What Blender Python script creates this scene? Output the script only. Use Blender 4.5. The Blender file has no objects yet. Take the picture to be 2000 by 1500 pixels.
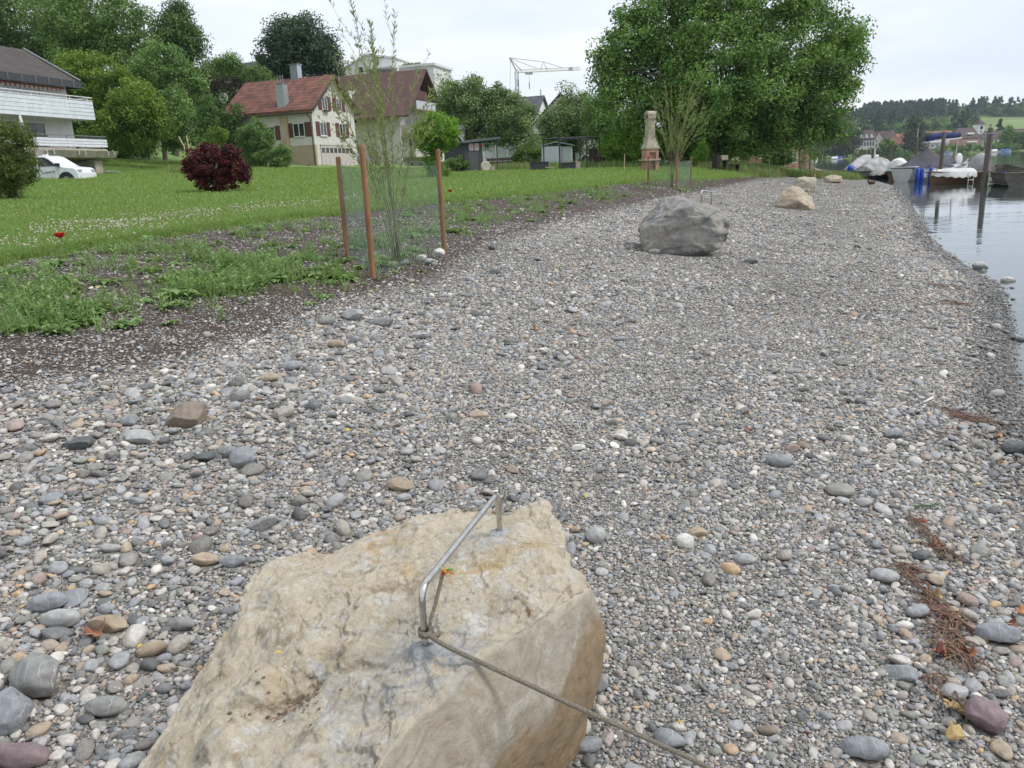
import bpy, math, random
import numpy as np
from mathutils import Vector, Matrix
R_ = math.radians
C = bpy.context.scene.collection
SC = bpy.context.scene
# ---------------- camera ----------------
F_ = 1550.; PIT = R_(15.04); ROL = R_(-2.58); H = 1.6
def _rx(a): c, s = math.cos(a), math.sin(a); return np.array([[1,0,0],[0,c,-s],[0,s,c]])
def _rz(a): c, s = math.cos(a), math.sin(a); return np.array([[c,-s,0],[s,c,0],[0,0,1]])
RM = _rx(math.pi/2-PIT) @ _rz(ROL)
cam = bpy.data.cameras.new('camera'); camo = bpy.data.objects.new('camera', cam); C.objects.link(camo)
cam.sensor_fit = 'HORIZONTAL'; cam.sensor_width = 36; cam.lens = 36*F_/2000
cam.clip_start = .05; cam.clip_end = 5000
camo.matrix_world = Matrix.Translation((0,0,H)) @ Matrix([list(r) for r in RM]).to_4x4()
SC.camera = camo
# ---------------- world, sun, exposure ----------------
SUN_EL = R_(52); SUN_AZ = R_(105)     # azimuth clockwise from +Y
w = bpy.data.worlds.new("World"); SC.world = w; w.use_nodes = True
nt = w.node_tree; nt.nodes.clear()
def N(nt, t, **k):
    n = nt.nodes.new(t)
    for a, b in k.items():
        if a.startswith('i_'):
            key = a[2:]; key = int(key) if key.isdigit() else key.replace('_', ' ')
            n.inputs[key].default_value = b
        else: setattr(n, a, b)
    return n
def L(nt, a, b): nt.links.new(a, b)
sky = N(nt, 'ShaderNodeTexSky', sky_type='NISHITA', sun_disc=False, sun_elevation=SUN_EL, sun_rotation=SUN_AZ)
b1 = N(nt, 'ShaderNodeBackground', i_Strength=.1); L(nt, sky.outputs[0], b1.inputs[0])
tc = N(nt, 'ShaderNodeTexCoord')
mp = N(nt, 'ShaderNodeMapping'); mp.inputs['Scale'].default_value = (1.2, 1.2, 5.5); L(nt, tc.outputs['Generated'], mp.inputs[0])
n1 = N(nt, 'ShaderNodeTexNoise', i_Scale=2.2, i_Detail=6., i_Roughness=.55); L(nt, mp.outputs[0], n1.inputs[0])
cr = N(nt, 'ShaderNodeValToRGB'); cr.color_ramp.elements[0].position = .36; cr.color_ramp.elements[0].color = (.68,.75,.875,1)
cr.color_ramp.elements[1].position = .62; cr.color_ramp.elements[1].color = (.87,.895,.94,1); L(nt, n1.outputs[0], cr.inputs[0])
b2 = N(nt, 'ShaderNodeBackground', i_Strength=.80); L(nt, cr.outputs[0], b2.inputs[0])
mx = N(nt, 'ShaderNodeMixShader', i_0=.93); L(nt, b1.outputs[0], mx.inputs[1]); L(nt, b2.outputs[0], mx.inputs[2])
wo = N(nt, 'ShaderNodeOutputWorld'); L(nt, mx.outputs[0], wo.inputs[0])
sd = bpy.data.lights.new('sun', 'SUN'); sd.energy = 1.5; sd.angle = R_(15); sd.color = (1,.97,.92)
so = bpy.data.objects.new('sun', sd); C.objects.link(so)
sdir = Vector((math.sin(SUN_AZ)*math.cos(SUN_EL), math.cos(SUN_AZ)*math.cos(SUN_EL), math.sin(SUN_EL)))
so.rotation_euler = sdir.to_track_quat('Z', 'Y').to_euler()
SC.view_settings.view_transform = 'Standard'; SC.view_settings.look = 'None'
SC.view_settings.exposure = .66; SC.view_settings.gamma = 1
SC.cycles.max_bounces = 6; SC.cycles.diffuse_bounces = 3; SC.cycles.transparent_max_bounces = 6
SC.cycles.volume_bounces = 0
# ---------------- pixel helpers (photo pixels -> real places) ----------------
def ray(x, y): return RM @ np.array([(x-1000)/F_, -(y-750)/F_, -1.])
def at(x, y, z=0.):
    d = ray(x, y); t = (z-H)/d[2]; return d*t+np.array([0,0,H])
def proj(p):
    q = (np.asarray(p, float)-np.array([0,0,H])) @ RM
    return 1000+F_*q[...,0]/-q[...,2], 750-F_*q[...,1]/-q[...,2]
# ---------------- numpy noise ----------------
_rs = np.random.RandomState(7); _perm = _rs.permutation(256); _perm = np.concatenate([_perm,_perm,_perm])
_g = _rs.normal(size=(256,3)); _g /= np.linalg.norm(_g, axis=1)[:,None]
def perlin(p):
    i = np.floor(p).astype(int); f = p-i; i &= 255; u = f*f*f*(f*(f*6-15)+10); r = 0
    for a in (0,1):
        for b in (0,1):
            for c in (0,1):
                h = _perm[_perm[_perm[(i[:,0]+a)&255]+((i[:,1]+b)&255)]+((i[:,2]+c)&255)]
                g = _g[h]; dd = (g*(f-np.array([a,b,c]))).sum(1)
                wt = (u[:,0] if a else 1-u[:,0])*(u[:,1] if b else 1-u[:,1])*(u[:,2] if c else 1-u[:,2])
                r = r+wt*dd
    return r*1.5
def fbm(p, o=4, g=.5):
    r = 0; a = 1
    for k in range(o): r = r+a*perlin(p*2**k+k*17.3); a *= g
    return r
def voro(p):
    """cell value + distance to nearest feature, f2-f1"""
    i = np.floor(p).astype(int); best = np.full(len(p), 9.); b2 = np.full(len(p), 9.); val = np.zeros(len(p))
    for a in (-1,0,1):
        for b in (-1,0,1):
            for c in (-1,0,1):
                j = i+np.array([a,b,c]); h = _perm[_perm[_perm[j[:,0]&255]+(j[:,1]&255)]+(j[:,2]&255)]
                q = j+.5+.45*_g[h]; d = np.linalg.norm(p-q, axis=1)
                m = d < best; b2 = np.where(m, best, np.minimum(b2, d)); best = np.where(m, d, best); val = np.where(m, h/255., val)
    return val, best, b2-best
def ss(x, a, b): t = np.clip((x-a)/(b-a), 0, 1); return t*t*(3-2*t)
# ---------------- terrain ----------------
WZ = -.35
SHORE = np.array([(2.2,-30),(2.4,-3),(2.75,2),(3.2,4.2),(4.04,6.07),(4.80,7.36),(5.33,8.21),(6.30,9.9),(7.15,11.47),(7.82,13.43),(9.18,17.08),(13.27,25.96),(19.33,39.45),(24.64,51.4),(29.93,66.4),(52.2,135),(60,170),(55,230),(0,320),(-300,520)])
def sdist(x, y, poly):
    x = np.atleast_1d(np.asarray(x, float)); y = np.atleast_1d(np.asarray(y, float))
    best = np.full(x.shape, 1e9); sg = np.ones(x.shape)
    for (ax, ay), (bx, by) in zip(poly[:-1], poly[1:]):
        dx, dy = bx-ax, by-ay; t = np.clip(((x-ax)*dx+(y-ay)*dy)/(dx*dx+dy*dy), 0, 1)
        qx, qy = x-(ax+t*dx), y-(ay+t*dy); d = np.hypot(qx, qy); m = d < best-1e-9
        sg = np.where(m, np.sign(dx*qy-dy*qx), sg); best = np.where(m, d, best)
    return best*sg
PD = [-60,-15,-4,0,1.2,3,5,7,9,13,18,25,38,50,62,80,100,130,200,500]
PZ = [-6,-3,-.95,-.35,-.2,-.0,.2,.42,.57,.8,.93,1.08,1.5,2.1,3.4,8,14,19,24,30]
def gz(x, y):
    x = np.asarray(x, float); y = np.asarray(y, float); sh = np.broadcast(x, y).shape
    xx, yy = np.broadcast_arrays(x, y); xx = xx.ravel(); yy = yy.ravel()
    d = sdist(xx, yy, SHORE)
    z = np.interp(d, PD, PZ)+.012*np.clip(yy-10, 0, 50)*ss(d, 5, 12)
    p = np.stack([xx, yy, 0*xx], 1)
    z = z+.05*perlin(p*.35)*ss(d, .3, 3)*(1+ss(d, 20, 60)*3)+.012*perlin(p*2.1)*ss(d, .1, 1)
    return z.reshape(sh)
def hit(px, py, ymax=200.):
    """where the sight line through a photo pixel meets the ground"""
    d = ray(px, py); t = np.concatenate([np.linspace(1, 12, 800), np.linspace(12, ymax, 2000)])
    p = d[None]*t[:,None]+np.array([0,0,H]); g = gz(p[:,0], p[:,1]); k = np.where(p[:,2] < g)[0]
    q = p[k[0]] if len(k) else p[-1]
    return np.array([q[0], q[1], float(gz(q[0], q[1]))])
def P(px, Y, dz=0.):
    """ground point at forward distance Y seen in column px (of about horizon height)"""
    x = 0.
    z = 1.
    for _ in range(4):
        z = float(gz(x, Y)); # solve x so that proj x == px
        for _ in range(3):
            u, v = proj((x, Y, z+1)); x += (px-u)*Y/F_
    return np.array([x, Y, float(gz(x, Y))+dz])
def hgt(p, ytop):
    """height above p that reaches photo row ytop"""
    lo, hi = 0., 60.
    for _ in range(40):
        m = (lo+hi)/2; q = np.array((p[0], p[1], p[2]+m)); v = proj(q)[1]
        if -((q-np.array([0,0,H])) @ RM)[2] < .05: v = -1e9
        if v > ytop: lo = m
        else: hi = m
    return lo
# ---------------- object helpers ----------------
def tag(o, label=None, cat=None, group=None, kind=None):
    if label: o['label'] = label
    if cat: o['category'] = cat
    if group: o['group'] = group
    if kind: o['kind'] = kind
    return o
def thing(name, label, cat, loc=(0,0,0), rz=0, group=None):
    o = bpy.data.objects.new(name, None); C.objects.link(o); o.location = [float(v) for v in loc]; o.rotation_euler = (0,0,rz)
    o.empty_display_size = .2
    return tag(o, label, cat, group)
class MB:
    def __init__(s): s.v = []; s.f = []; s.m = []; s.cm = 0
    def add(s, vs, fs):
        n = len(s.v); s.v += [tuple(map(float, v)) for v in vs]; s.f += [tuple(i+n for i in f) for f in fs]; s.m += [s.cm]*len(fs); return s
    def box(s, x0, x1, y0, y1, z0, z1):
        return s.add([(x0,y0,z0),(x1,y0,z0),(x1,y1,z0),(x0,y1,z0),(x0,y0,z1),(x1,y0,z1),(x1,y1,z1),(x0,y1,z1)],
              [(0,3,2,1),(4,5,6,7),(0,1,5,4),(1,2,6,5),(2,3,7,6),(3,0,4,7)])
    def prism(s, pts, off):
        """planar polygon pts (3d) extruded by off"""
        n = len(pts); o = np.array(off, float); vs = [tuple(p) for p in pts]+[tuple(np.array(p)+o) for p in pts]
        return s.add(vs, [tuple(range(n))[::-1], tuple(range(n, 2*n))]+[(i,(i+1)%n,(i+1)%n+n,i+n) for i in range(n)])
    def tube(s, pts, r, n=6, cap=True):
        pts = [np.array(p, float) for p in pts]; m = len(pts); rr = r if hasattr(r, '__len__') else [r]*m
        vs = []; u = None
        for i in range(m):
            t = pts[min(i+1, m-1)]-pts[max(i-1, 0)]; t = t/(np.linalg.norm(t)+1e-12)
            if u is None: a = np.array([0,0,1.]) if abs(t[2]) < .9 else np.array([1.,0,0]); u = np.cross(a, t)
            u = u-t*np.dot(u, t); u /= np.linalg.norm(u)+1e-12; w_ = np.cross(t, u)
            for k in range(n):
                a = 2*math.pi*k/n; vs.append(pts[i]+rr[i]*(u*math.cos(a)+w_*math.sin(a)))
        fs = [(i*n+k, i*n+(k+1)%n, (i+1)*n+(k+1)%n, (i+1)*n+k) for i in range(m-1) for k in range(n)]
        if cap: fs += [tuple(range(n))[::-1], tuple(range((m-1)*n, m*n))]
        return s.add(vs, fs)
    def lathe(s, prof, n=16, c=(0,0,0), sx=1, sy=1):
        vs = [(c[0]+sx*r*math.cos(2*math.pi*k/n), c[1]+sy*r*math.sin(2*math.pi*k/n), c[2]+z) for r, z in prof for k in range(n)]
        m = len(prof)
        fs = [(i*n+k, i*n+(k+1)%n, (i+1)*n+(k+1)%n, (i+1)*n+k) for i in range(m-1) for k in range(n)]
        fs += [tuple(range(n))[::-1], tuple(range((m-1)*n, m*n))]
        return s.add(vs, fs)
    def ball(s, c, r, n=12, m=8, sc=(1,1,1)):
        prof = [(max(r*math.sin(math.pi*i/m), 1e-4), -r*math.cos(math.pi*i/m)) for i in range(m+1)]
        vs = [(c[0]+sc[0]*a*math.cos(2*math.pi*k/n), c[1]+sc[1]*a*math.sin(2*math.pi*k/n), c[2]+sc[2]*z) for a, z in prof for k in range(n)]
        return s.add(vs, [(i*n+k, i*n+(k+1)%n, (i+1)*n+(k+1)%n, (i+1)*n+k) for i in range(m) for k in range(n)])
    def build(s, name, mat, parent=None, smooth=False, bevel=0):
        me = bpy.data.meshes.new(name); me.from_pydata(s.v, [], s.f); me.validate()
        for m_ in (mat if isinstance(mat, (list, tuple)) else [mat]): me.materials.append(m_)
        if len(s.m) == len(me.polygons): me.polygons.foreach_set('material_index', s.m)
        if smooth: me.polygons.foreach_set('use_smooth', [True]*len(me.polygons))
        o = bpy.data.objects.new(name, me); C.objects.link(o)
        if parent is not None: o.parent = parent
        if bevel:
            b = o.modifiers.new('bevel', 'BEVEL'); b.width = bevel; b.segments = 2; b.limit_method = 'ANGLE'
        return o
def npmesh(name, v, f, mat, parent=None, smooth=False, attrs=None, link=True):
    """big mesh from arrays; f (n,3|4)"""
    me = bpy.data.meshes.new(name); k = f.shape[1]
    me.vertices.add(len(v)); me.vertices.foreach_set('co', np.ascontiguousarray(v, np.float32).ravel())
    me.loops.add(f.size); me.loops.foreach_set('vertex_index', np.ascontiguousarray(f, np.int32).ravel())
    me.polygons.add(len(f)); me.polygons.foreach_set('loop_start', np.arange(len(f), dtype=np.int32)*k)
    try: me.polygons.foreach_set('loop_total', np.full(len(f), k, np.int32))
    except Exception: pass
    if smooth: me.polygons.foreach_set('use_smooth', np.ones(len(f), bool))
    me.update(calc_edges=True)
    for nm, a in (attrs or {}).items():
        at_ = me.attributes.new(nm, 'FLOAT', 'POINT'); at_.data.foreach_set('value', np.ascontiguousarray(a, np.float32))
    if mat: me.materials.append(mat)
    o = bpy.data.objects.new(name, me)
    if link: C.objects.link(o)
    if parent is not None: o.parent = parent
    return o
# ---------------- materials ----------------
def sr(r, g, b): 
    f = lambda c: (c/255/12.92 if c/255 <= .04045 else ((c/255+.055)/1.055)**2.4)
    return (f(r), f(g), f(b))
def mat(name, col, rough=.7, col2=None, scale=5., bump=0., bscale=40., metal=0., spec=.5, detail=4., stretch=None, coords='Object', trans=0.):
    m = bpy.data.materials.new(name); m.use_nodes = True; nt = m.node_tree; p = nt.nodes['Principled BSDF']
    p.inputs['Roughness'].default_value = rough; p.inputs['Metallic'].default_value = metal; p.inputs['Specular IOR Level'].default_value = spec
    p.inputs['Transmission Weight'].default_value = trans
    tc = N(nt, 'ShaderNodeTexCoord'); src = tc.outputs[coords]
    if stretch: mp = N(nt, 'ShaderNodeMapping'); mp.inputs['Scale'].default_value = stretch; L(nt, src, mp.inputs[0]); src = mp.outputs[0]
    if col2 is None: col2 = tuple(c*.82 for c in col)
    n = N(nt, 'ShaderNodeTexNoise', i_Scale=scale, i_Detail=detail); L(nt, src, n.inputs[0])
    r = N(nt, 'ShaderNodeValToRGB'); r.color_ramp.elements[0].position = .35; r.color_ramp.elements[0].color = (*col2, 1)
    r.color_ramp.elements[1].position = .65; r.color_ramp.elements[1].color = (*col, 1)
    L(nt, n.outputs[0], r.inputs[0]); L(nt, r.outputs[0], p.inputs['Base Color'])
    if bump:
        n2 = N(nt, 'ShaderNodeTexNoise', i_Scale=bscale, i_Detail=5.); L(nt, src, n2.inputs[0])
        b = N(nt, 'ShaderNodeBump', i_Strength=bump, i_Distance=.02); L(nt, n2.outputs[0], b.inputs['Height']); L(nt, b.outputs[0], p.inputs['Normal'])
    return m
def leafmat(name, dark, light, trans=.3, rough=.55, nscale=.5):
    m = bpy.data.materials.new(name); m.use_nodes = True; nt = m.node_tree; nt.nodes.clear()
    a = N(nt, 'ShaderNodeAttribute', attribute_name='tint')
    r = N(nt, 'ShaderNodeMix', data_type='RGBA'); r.inputs[6].default_value = (*dark, 1); r.inputs[7].default_value = (*light, 1)
    tcn = N(nt, 'ShaderNodeTexCoord'); nn = N(nt, 'ShaderNodeTexNoise', i_Scale=nscale, i_Detail=3.); L(nt, tcn.outputs['Object'], nn.inputs[0])
    ad = N(nt, 'ShaderNodeMath', operation='MULTIPLY_ADD', i_1=1.6, i_2=-.8, use_clamp=False); L(nt, nn.outputs[0], ad.inputs[0])
    a2 = N(nt, 'ShaderNodeMath', operation='ADD', use_clamp=True); L(nt, a.outputs['Fac'], a2.inputs[0]); L(nt, ad.outputs[0], a2.inputs[1])
    L(nt, a2.outputs[0], r.inputs[0])
    p = N(nt, 'ShaderNodeBsdfPrincipled', i_Roughness=rough); p.inputs['Specular IOR Level'].default_value = .35; L(nt, r.outputs[2], p.inputs['Base Color'])
    t = N(nt, 'ShaderNodeBsdfTranslucent'); 
    hs = N(nt, 'ShaderNodeHueSaturation', i_Saturation=1.15, i_Value=1.3); hs.inputs['Hue'].default_value = .485; L(nt, r.outputs[2], hs.inputs['Color']); L(nt, hs.outputs[0], t.inputs[0])
    x = N(nt, 'ShaderNodeMixShader', i_0=trans); L(nt, p.outputs[0], x.inputs[1]); L(nt, t.outputs[0], x.inputs[2])
    o = N(nt, 'ShaderNodeOutputMaterial'); L(nt, x.outputs[0], o.inputs[0]); return m
# ---------------- ground ----------------
def pixline(pts): return np.array([hit(*p)[:2] for p in pts])
SOIL = pixline([(0,775),(150,742),(350,712),(560,655),(700,588),(850,545),(905,520),(960,480),(1060,450),(1150,418),(1260,396),(1400,368),(1500,347),(1590,342)])
SOIL = np.concatenate([[SOIL[0]+3*(SOIL[0]-SOIL[1]), ], SOIL, [SOIL[-1]+np.array([20., 60.])]])
LAWN = pixline([(0,515),(150,490),(300,467),(450,443),(600,427),(760,408),(1060,378),(1240,357),(1290,351),(1350,353),(1500,343),(1590,338)])
LAWN = np.concatenate([[LAWN[0]+3*(LAWN[0]-LAWN[1]), ], LAWN, [LAWN[-1]+np.array([20., 60.])]])
def grid(a):
    out = []
    for s, e, st in a: out.append(np.arange(s, e, st))
    return np.concatenate(out)
gx = grid([(-420,-60,15),(-60,-20,1.2),(-20,11,.14),(11,32,.5),(32,100,2),(100,121,20)]); gy = grid([(-30,-4,2),(-4,14,.12),(14,40,.3),(40,140,1.2),(140,720,12)])
X, Y = np.meshgrid(gx, gy); x_, y_ = X.ravel(), Y.ravel(); z_ = gz(x_, y_)
d_s = sdist(x_, y_, SOIL); d_l = sdist(x_, y_, LAWN); d_w = sdist(x_, y_, SHORE)
nx, ny = len(gx), len(gy); ii = (np.arange(ny-1)[:,None]*nx+np.arange(nx-1)[None]).ravel()
gf = np.stack([ii, ii+1, ii+nx+1, ii+nx], 1)
def wet(nt, col, p):
    """stones and ground just above the water line are wet: darker and glossier"""
    ge = N(nt, 'ShaderNodeNewGeometry'); sp = N(nt, 'ShaderNodeSeparateXYZ'); L(nt, ge.outputs['Position'], sp.inputs[0])
    mr = N(nt, 'ShaderNodeMapRange', i_1=WZ+.035, i_2=WZ+.075, i_3=1., i_4=0.); L(nt, sp.outputs[2], mr.inputs[0])
    v = N(nt, 'ShaderNodeMapRange', i_3=1., i_4=.52); L(nt, mr.outputs[0], v.inputs[0]); hs = N(nt, 'ShaderNodeHueSaturation'); L(nt, col, hs.inputs['Color']); L(nt, v.outputs[0], hs.inputs['Value'])
    r0 = p.inputs['Roughness'].default_value; r = N(nt, 'ShaderNodeMapRange', i_3=r0, i_4=.18); L(nt, mr.outputs[0], r.inputs[0]); L(nt, r.outputs[0], p.inputs['Roughness']); return hs.outputs[0]
def ground_mat():
    m = bpy.data.materials.new('ground'); m.use_nodes = True; nt = m.node_tree; p = nt.nodes['Principled BSDF']; p.inputs['Roughness'].default_value = .85
    tc = N(nt, 'ShaderNodeTexCoord'); ob = tc.outputs['Object']
    def ramp(src, stops, const=False):
        r = N(nt, 'ShaderNodeValToRGB'); e = r.color_ramp.elements
        if const: r.color_ramp.interpolation = 'CONSTANT'
        while len(e) < len(stops): e.new(.5)
        for k, (ps, c) in enumerate(stops): e[k].position = ps; e[k].color = (*c, 1)
        L(nt, src, r.inputs[0]); return r.outputs[0]
    def mixc(f, a, b):
        x = N(nt, 'ShaderNodeMix', data_type='RGBA'); L(nt, f, x.inputs[0]); L(nt, a, x.inputs[6]); L(nt, b, x.inputs[7]); return x.outputs[2]
    def noise(s, d=4., rg=.5): n = N(nt, 'ShaderNodeTexNoise', i_Scale=s, i_Detail=d, i_Roughness=rg); L(nt, ob, n.inputs[0]); return n.outputs[0]
    def edge(att, amp, wd, ns):
        a = N(nt, 'ShaderNodeAttribute', attribute_name=att)
        k = N(nt, 'ShaderNodeMath', operation='MULTIPLY_ADD', i_1=amp, i_2=-amp/2); L(nt, noise(ns, 5., .65), k.inputs[0])
        s = N(nt, 'ShaderNodeMath', operation='ADD'); L(nt, a.outputs['Fac'], s.inputs[0]); L(nt, k.outputs[0], s.inputs[1])
        r = N(nt, 'ShaderNodeMapRange', i_1=-wd, i_2=wd); L(nt, s.outputs[0], r.inputs[0]); return r.outputs[0]
    v = N(nt, 'ShaderNodeTexVoronoi', i_Scale=46.); L(nt, ob, v.inputs['Vector'])
    v2 = N(nt, 'ShaderNodeTexVoronoi', i_Scale=130.); L(nt, ob, v2.inputs['Vector'])
    sx = N(nt, 'ShaderNodeSeparateColor'); L(nt, v.outputs['Color'], sx.inputs[0]); sx2 = N(nt, 'ShaderNodeSeparateColor'); L(nt, v2.outputs['Color'], sx2.inputs[0])
    G = [(0,(.085,.08,.072)),(.25,(.165,.155,.14)),(.5,(.24,.225,.20)),(.7,(.33,.31,.28)),(.88,(.30,.24,.18)),(.94,(.46,.45,.42))]
    g1 = ramp(sx.outputs[0], G, True); g2 = ramp(sx2.outputs[0], [(a, tuple(q*.8 for q in c)) for a, c in G], True)
    gm = N(nt, 'ShaderNodeMix', data_type='RGBA'); gm.inputs[0].default_value = .5; L(nt, g1, gm.inputs[6]); L(nt, g2, gm.inputs[7])
    soil = ramp(noise(30., 6., .7), [(.3,(.026,.015,.010)),(.6,(.060,.036,.024)),(.75,(.105,.072,.05))])
    sp = N(nt, 'ShaderNodeMath', operation='GREATER_THAN', i_1=.72); L(nt, sx.outputs[1], sp.inputs[0])
    spd = N(nt, 'ShaderNodeMath', operation='LESS_THAN', i_1=.42); L(nt, v.outputs['Distance'], spd.inputs[0])
    spm = N(nt, 'ShaderNodeMath', operation='MULTIPLY'); L(nt, sp.outputs[0], spm.inputs[0]); L(nt, spd.outputs[0], spm.inputs[1])
    soil = mixc(spm.outputs[0], soil, g1)
    grass = ramp(noise(1.1, 6., .7), [(.3,(.11,.19,.04)),(.5,(.17,.265,.065)),(.7,(.25,.32,.10))])
    gfine = ramp(noise(28., 4., .8), [(.35,(.085,.145,.03)),(.65,(.24,.34,.10))])
    gg = N(nt, 'ShaderNodeMix', data_type='RGBA'); gg.inputs[0].default_value = .45; L(nt, grass, gg.inputs[6]); L(nt, gfine, gg.inputs[7])
    c = mixc(edge('ds', .8, .3, 2.2), gm.outputs[2], soil)
    c = mixc(edge('dl', .7, .12, 3.), c, gg.outputs[2])
    L(nt, wet(nt, c, p), p.inputs['Base Color'])
    b = N(nt, 'ShaderNodeBump', i_Strength=.9, i_Distance=.012); b.invert = True; L(nt, v.outputs['Distance'], b.inputs['Height'])
    b2 = N(nt, 'ShaderNodeBump', i_Strength=.5, i_Distance=.01); L(nt, noise(60., 4.), b2.inputs['Height']); L(nt, b.outputs[0], b2.inputs['Normal']); L(nt, b2.outputs[0], p.inputs['Normal'])
    return m
ground = tag(npmesh('ground', np.stack([x_,y_,z_],1), gf, ground_mat(), smooth=True, attrs={'ds':d_s,'dl':d_l}), 'shore ground: pebble beach, brown soil strip and green lawn rising to the houses', kind='structure')
# water
def water_mat():
    m = bpy.data.materials.new('water'); m.use_nodes = True; nt = m.node_tree; p = nt.nodes['Principled BSDF']
    p.inputs['Base Color'].default_value = (.028,.05,.045,1); p.inputs['Roughness'].default_value = .04; p.inputs['IOR'].default_value = 1.9
    tc = N(nt, 'ShaderNodeTexCoord'); mp = N(nt, 'ShaderNodeMapping'); mp.inputs['Scale'].default_value = (.35, 1.6, 1); mp.inputs['Rotation'].default_value = (0,0,.12); L(nt, tc.outputs['Object'], mp.inputs[0])
    n = N(nt, 'ShaderNodeTexNoise', i_Scale=.9, i_Detail=3., i_Roughness=.55); L(nt, mp.outputs[0], n.inputs[0])
    # wind patches modulate ripples
    n2 = N(nt, 'ShaderNodeTexNoise', i_Scale=.05, i_Detail=2.); L(nt, mp.outputs[0], n2.inputs[0])
    mr = N(nt, 'ShaderNodeMapRange', i_1=.42, i_2=.62, i_3=.12, i_4=1.); L(nt, n2.outputs[0], mr.inputs[0])
    b = N(nt, 'ShaderNodeBump', i_Distance=.035, i_Strength=.5); ml = N(nt, 'ShaderNodeMath', operation='MULTIPLY'); L(nt, n.outputs[0], ml.inputs[0]); L(nt, mr.outputs[0], ml.inputs[1])
    L(nt, ml.outputs[0], b.inputs['Height']); L(nt, b.outputs[0], p.inputs['Normal']); return m
tag(MB().add([(-320,-40,WZ),(2500,-40,WZ),(2500,1500,WZ),(-320,1500,WZ)],[(0,1,2,3)]).build('lake_water', water_mat()), 'calm grey green lake water mirroring the pale sky', kind='structure')
# ---------------- far shore ----------------
FX0 = 60.
def fz(x, y):
    p = np.stack([np.ravel(x)/130, np.ravel(y)/130, 0*np.ravel(x)], 1)
    z = np.interp(np.ravel(y), [488,500,503,560,700,860,1000,1150,1300,1500], [-3,-.4,.6,3,12,21,32,48,54,50])
    z = z+perlin(p)*4*ss(np.ravel(y), 560, 900)
    return z.reshape(np.shape(x))
fx = np.arange(-200, 1500, 20.); fy = np.concatenate([np.arange(488, 510, 3.), np.arange(510, 1500, 18.)])
X2, Y2 = np.meshgrid(fx, fy); ii = (np.arange(len(fy)-1)[:,None]*len(fx)+np.arange(len(fx)-1)[None]).ravel()
M_meadow = mat('meadow', (.17,.24,.07), .9, (.11,.17,.045), .03, detail=8.)
tag(npmesh('far_hills', np.stack([X2.ravel(),Y2.ravel(),fz(X2,Y2).ravel()],1), np.stack([ii,ii+1,ii+len(fx)+1,ii+len(fx)],1), M_meadow, smooth=True), 'green meadow hills across the lake', kind='structure')
# ---------------- pebbles ----------------
def icos(sub):
    import bmesh
    bm = bmesh.new(); bmesh.ops.create_icosphere(bm, subdivisions=sub, radius=1); v = np.array([list(q.co) for q in bm.verts]); bm.faces.ensure_lookup_table(); f = np.array([[q.index for q in fc.verts] for fc in bm.faces]); bm.free(); return v, f
IC = {k: icos(k) for k in (2,3,4,5,6)}
def pebble_shape(v, rs, ang=.0, sq=None, amp=None):
    """unit pebble, flattened, smooth with slight flats"""
    e = sq if sq else rs.uniform(.8, 1.15); q = np.sign(v)*np.abs(v)**e; o = rs.uniform(0, 50, 3)
    q = q*(1+(amp if amp is not None else .16)*perlin(v*.9+o)[:,None]+.05*perlin(v*2.3+o)[:,None])
    for _ in range(int(ang)):
        n = rs.normal(size=3); n /= np.linalg.norm(n); h = rs.uniform(.55, .85); dd = q@n; q = q-np.outer(np.clip(dd-h, 0, None)*.9, n)
    return q*np.array([1, rs.uniform(.60,.9), rs.uniform(.32,.56)])
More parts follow.
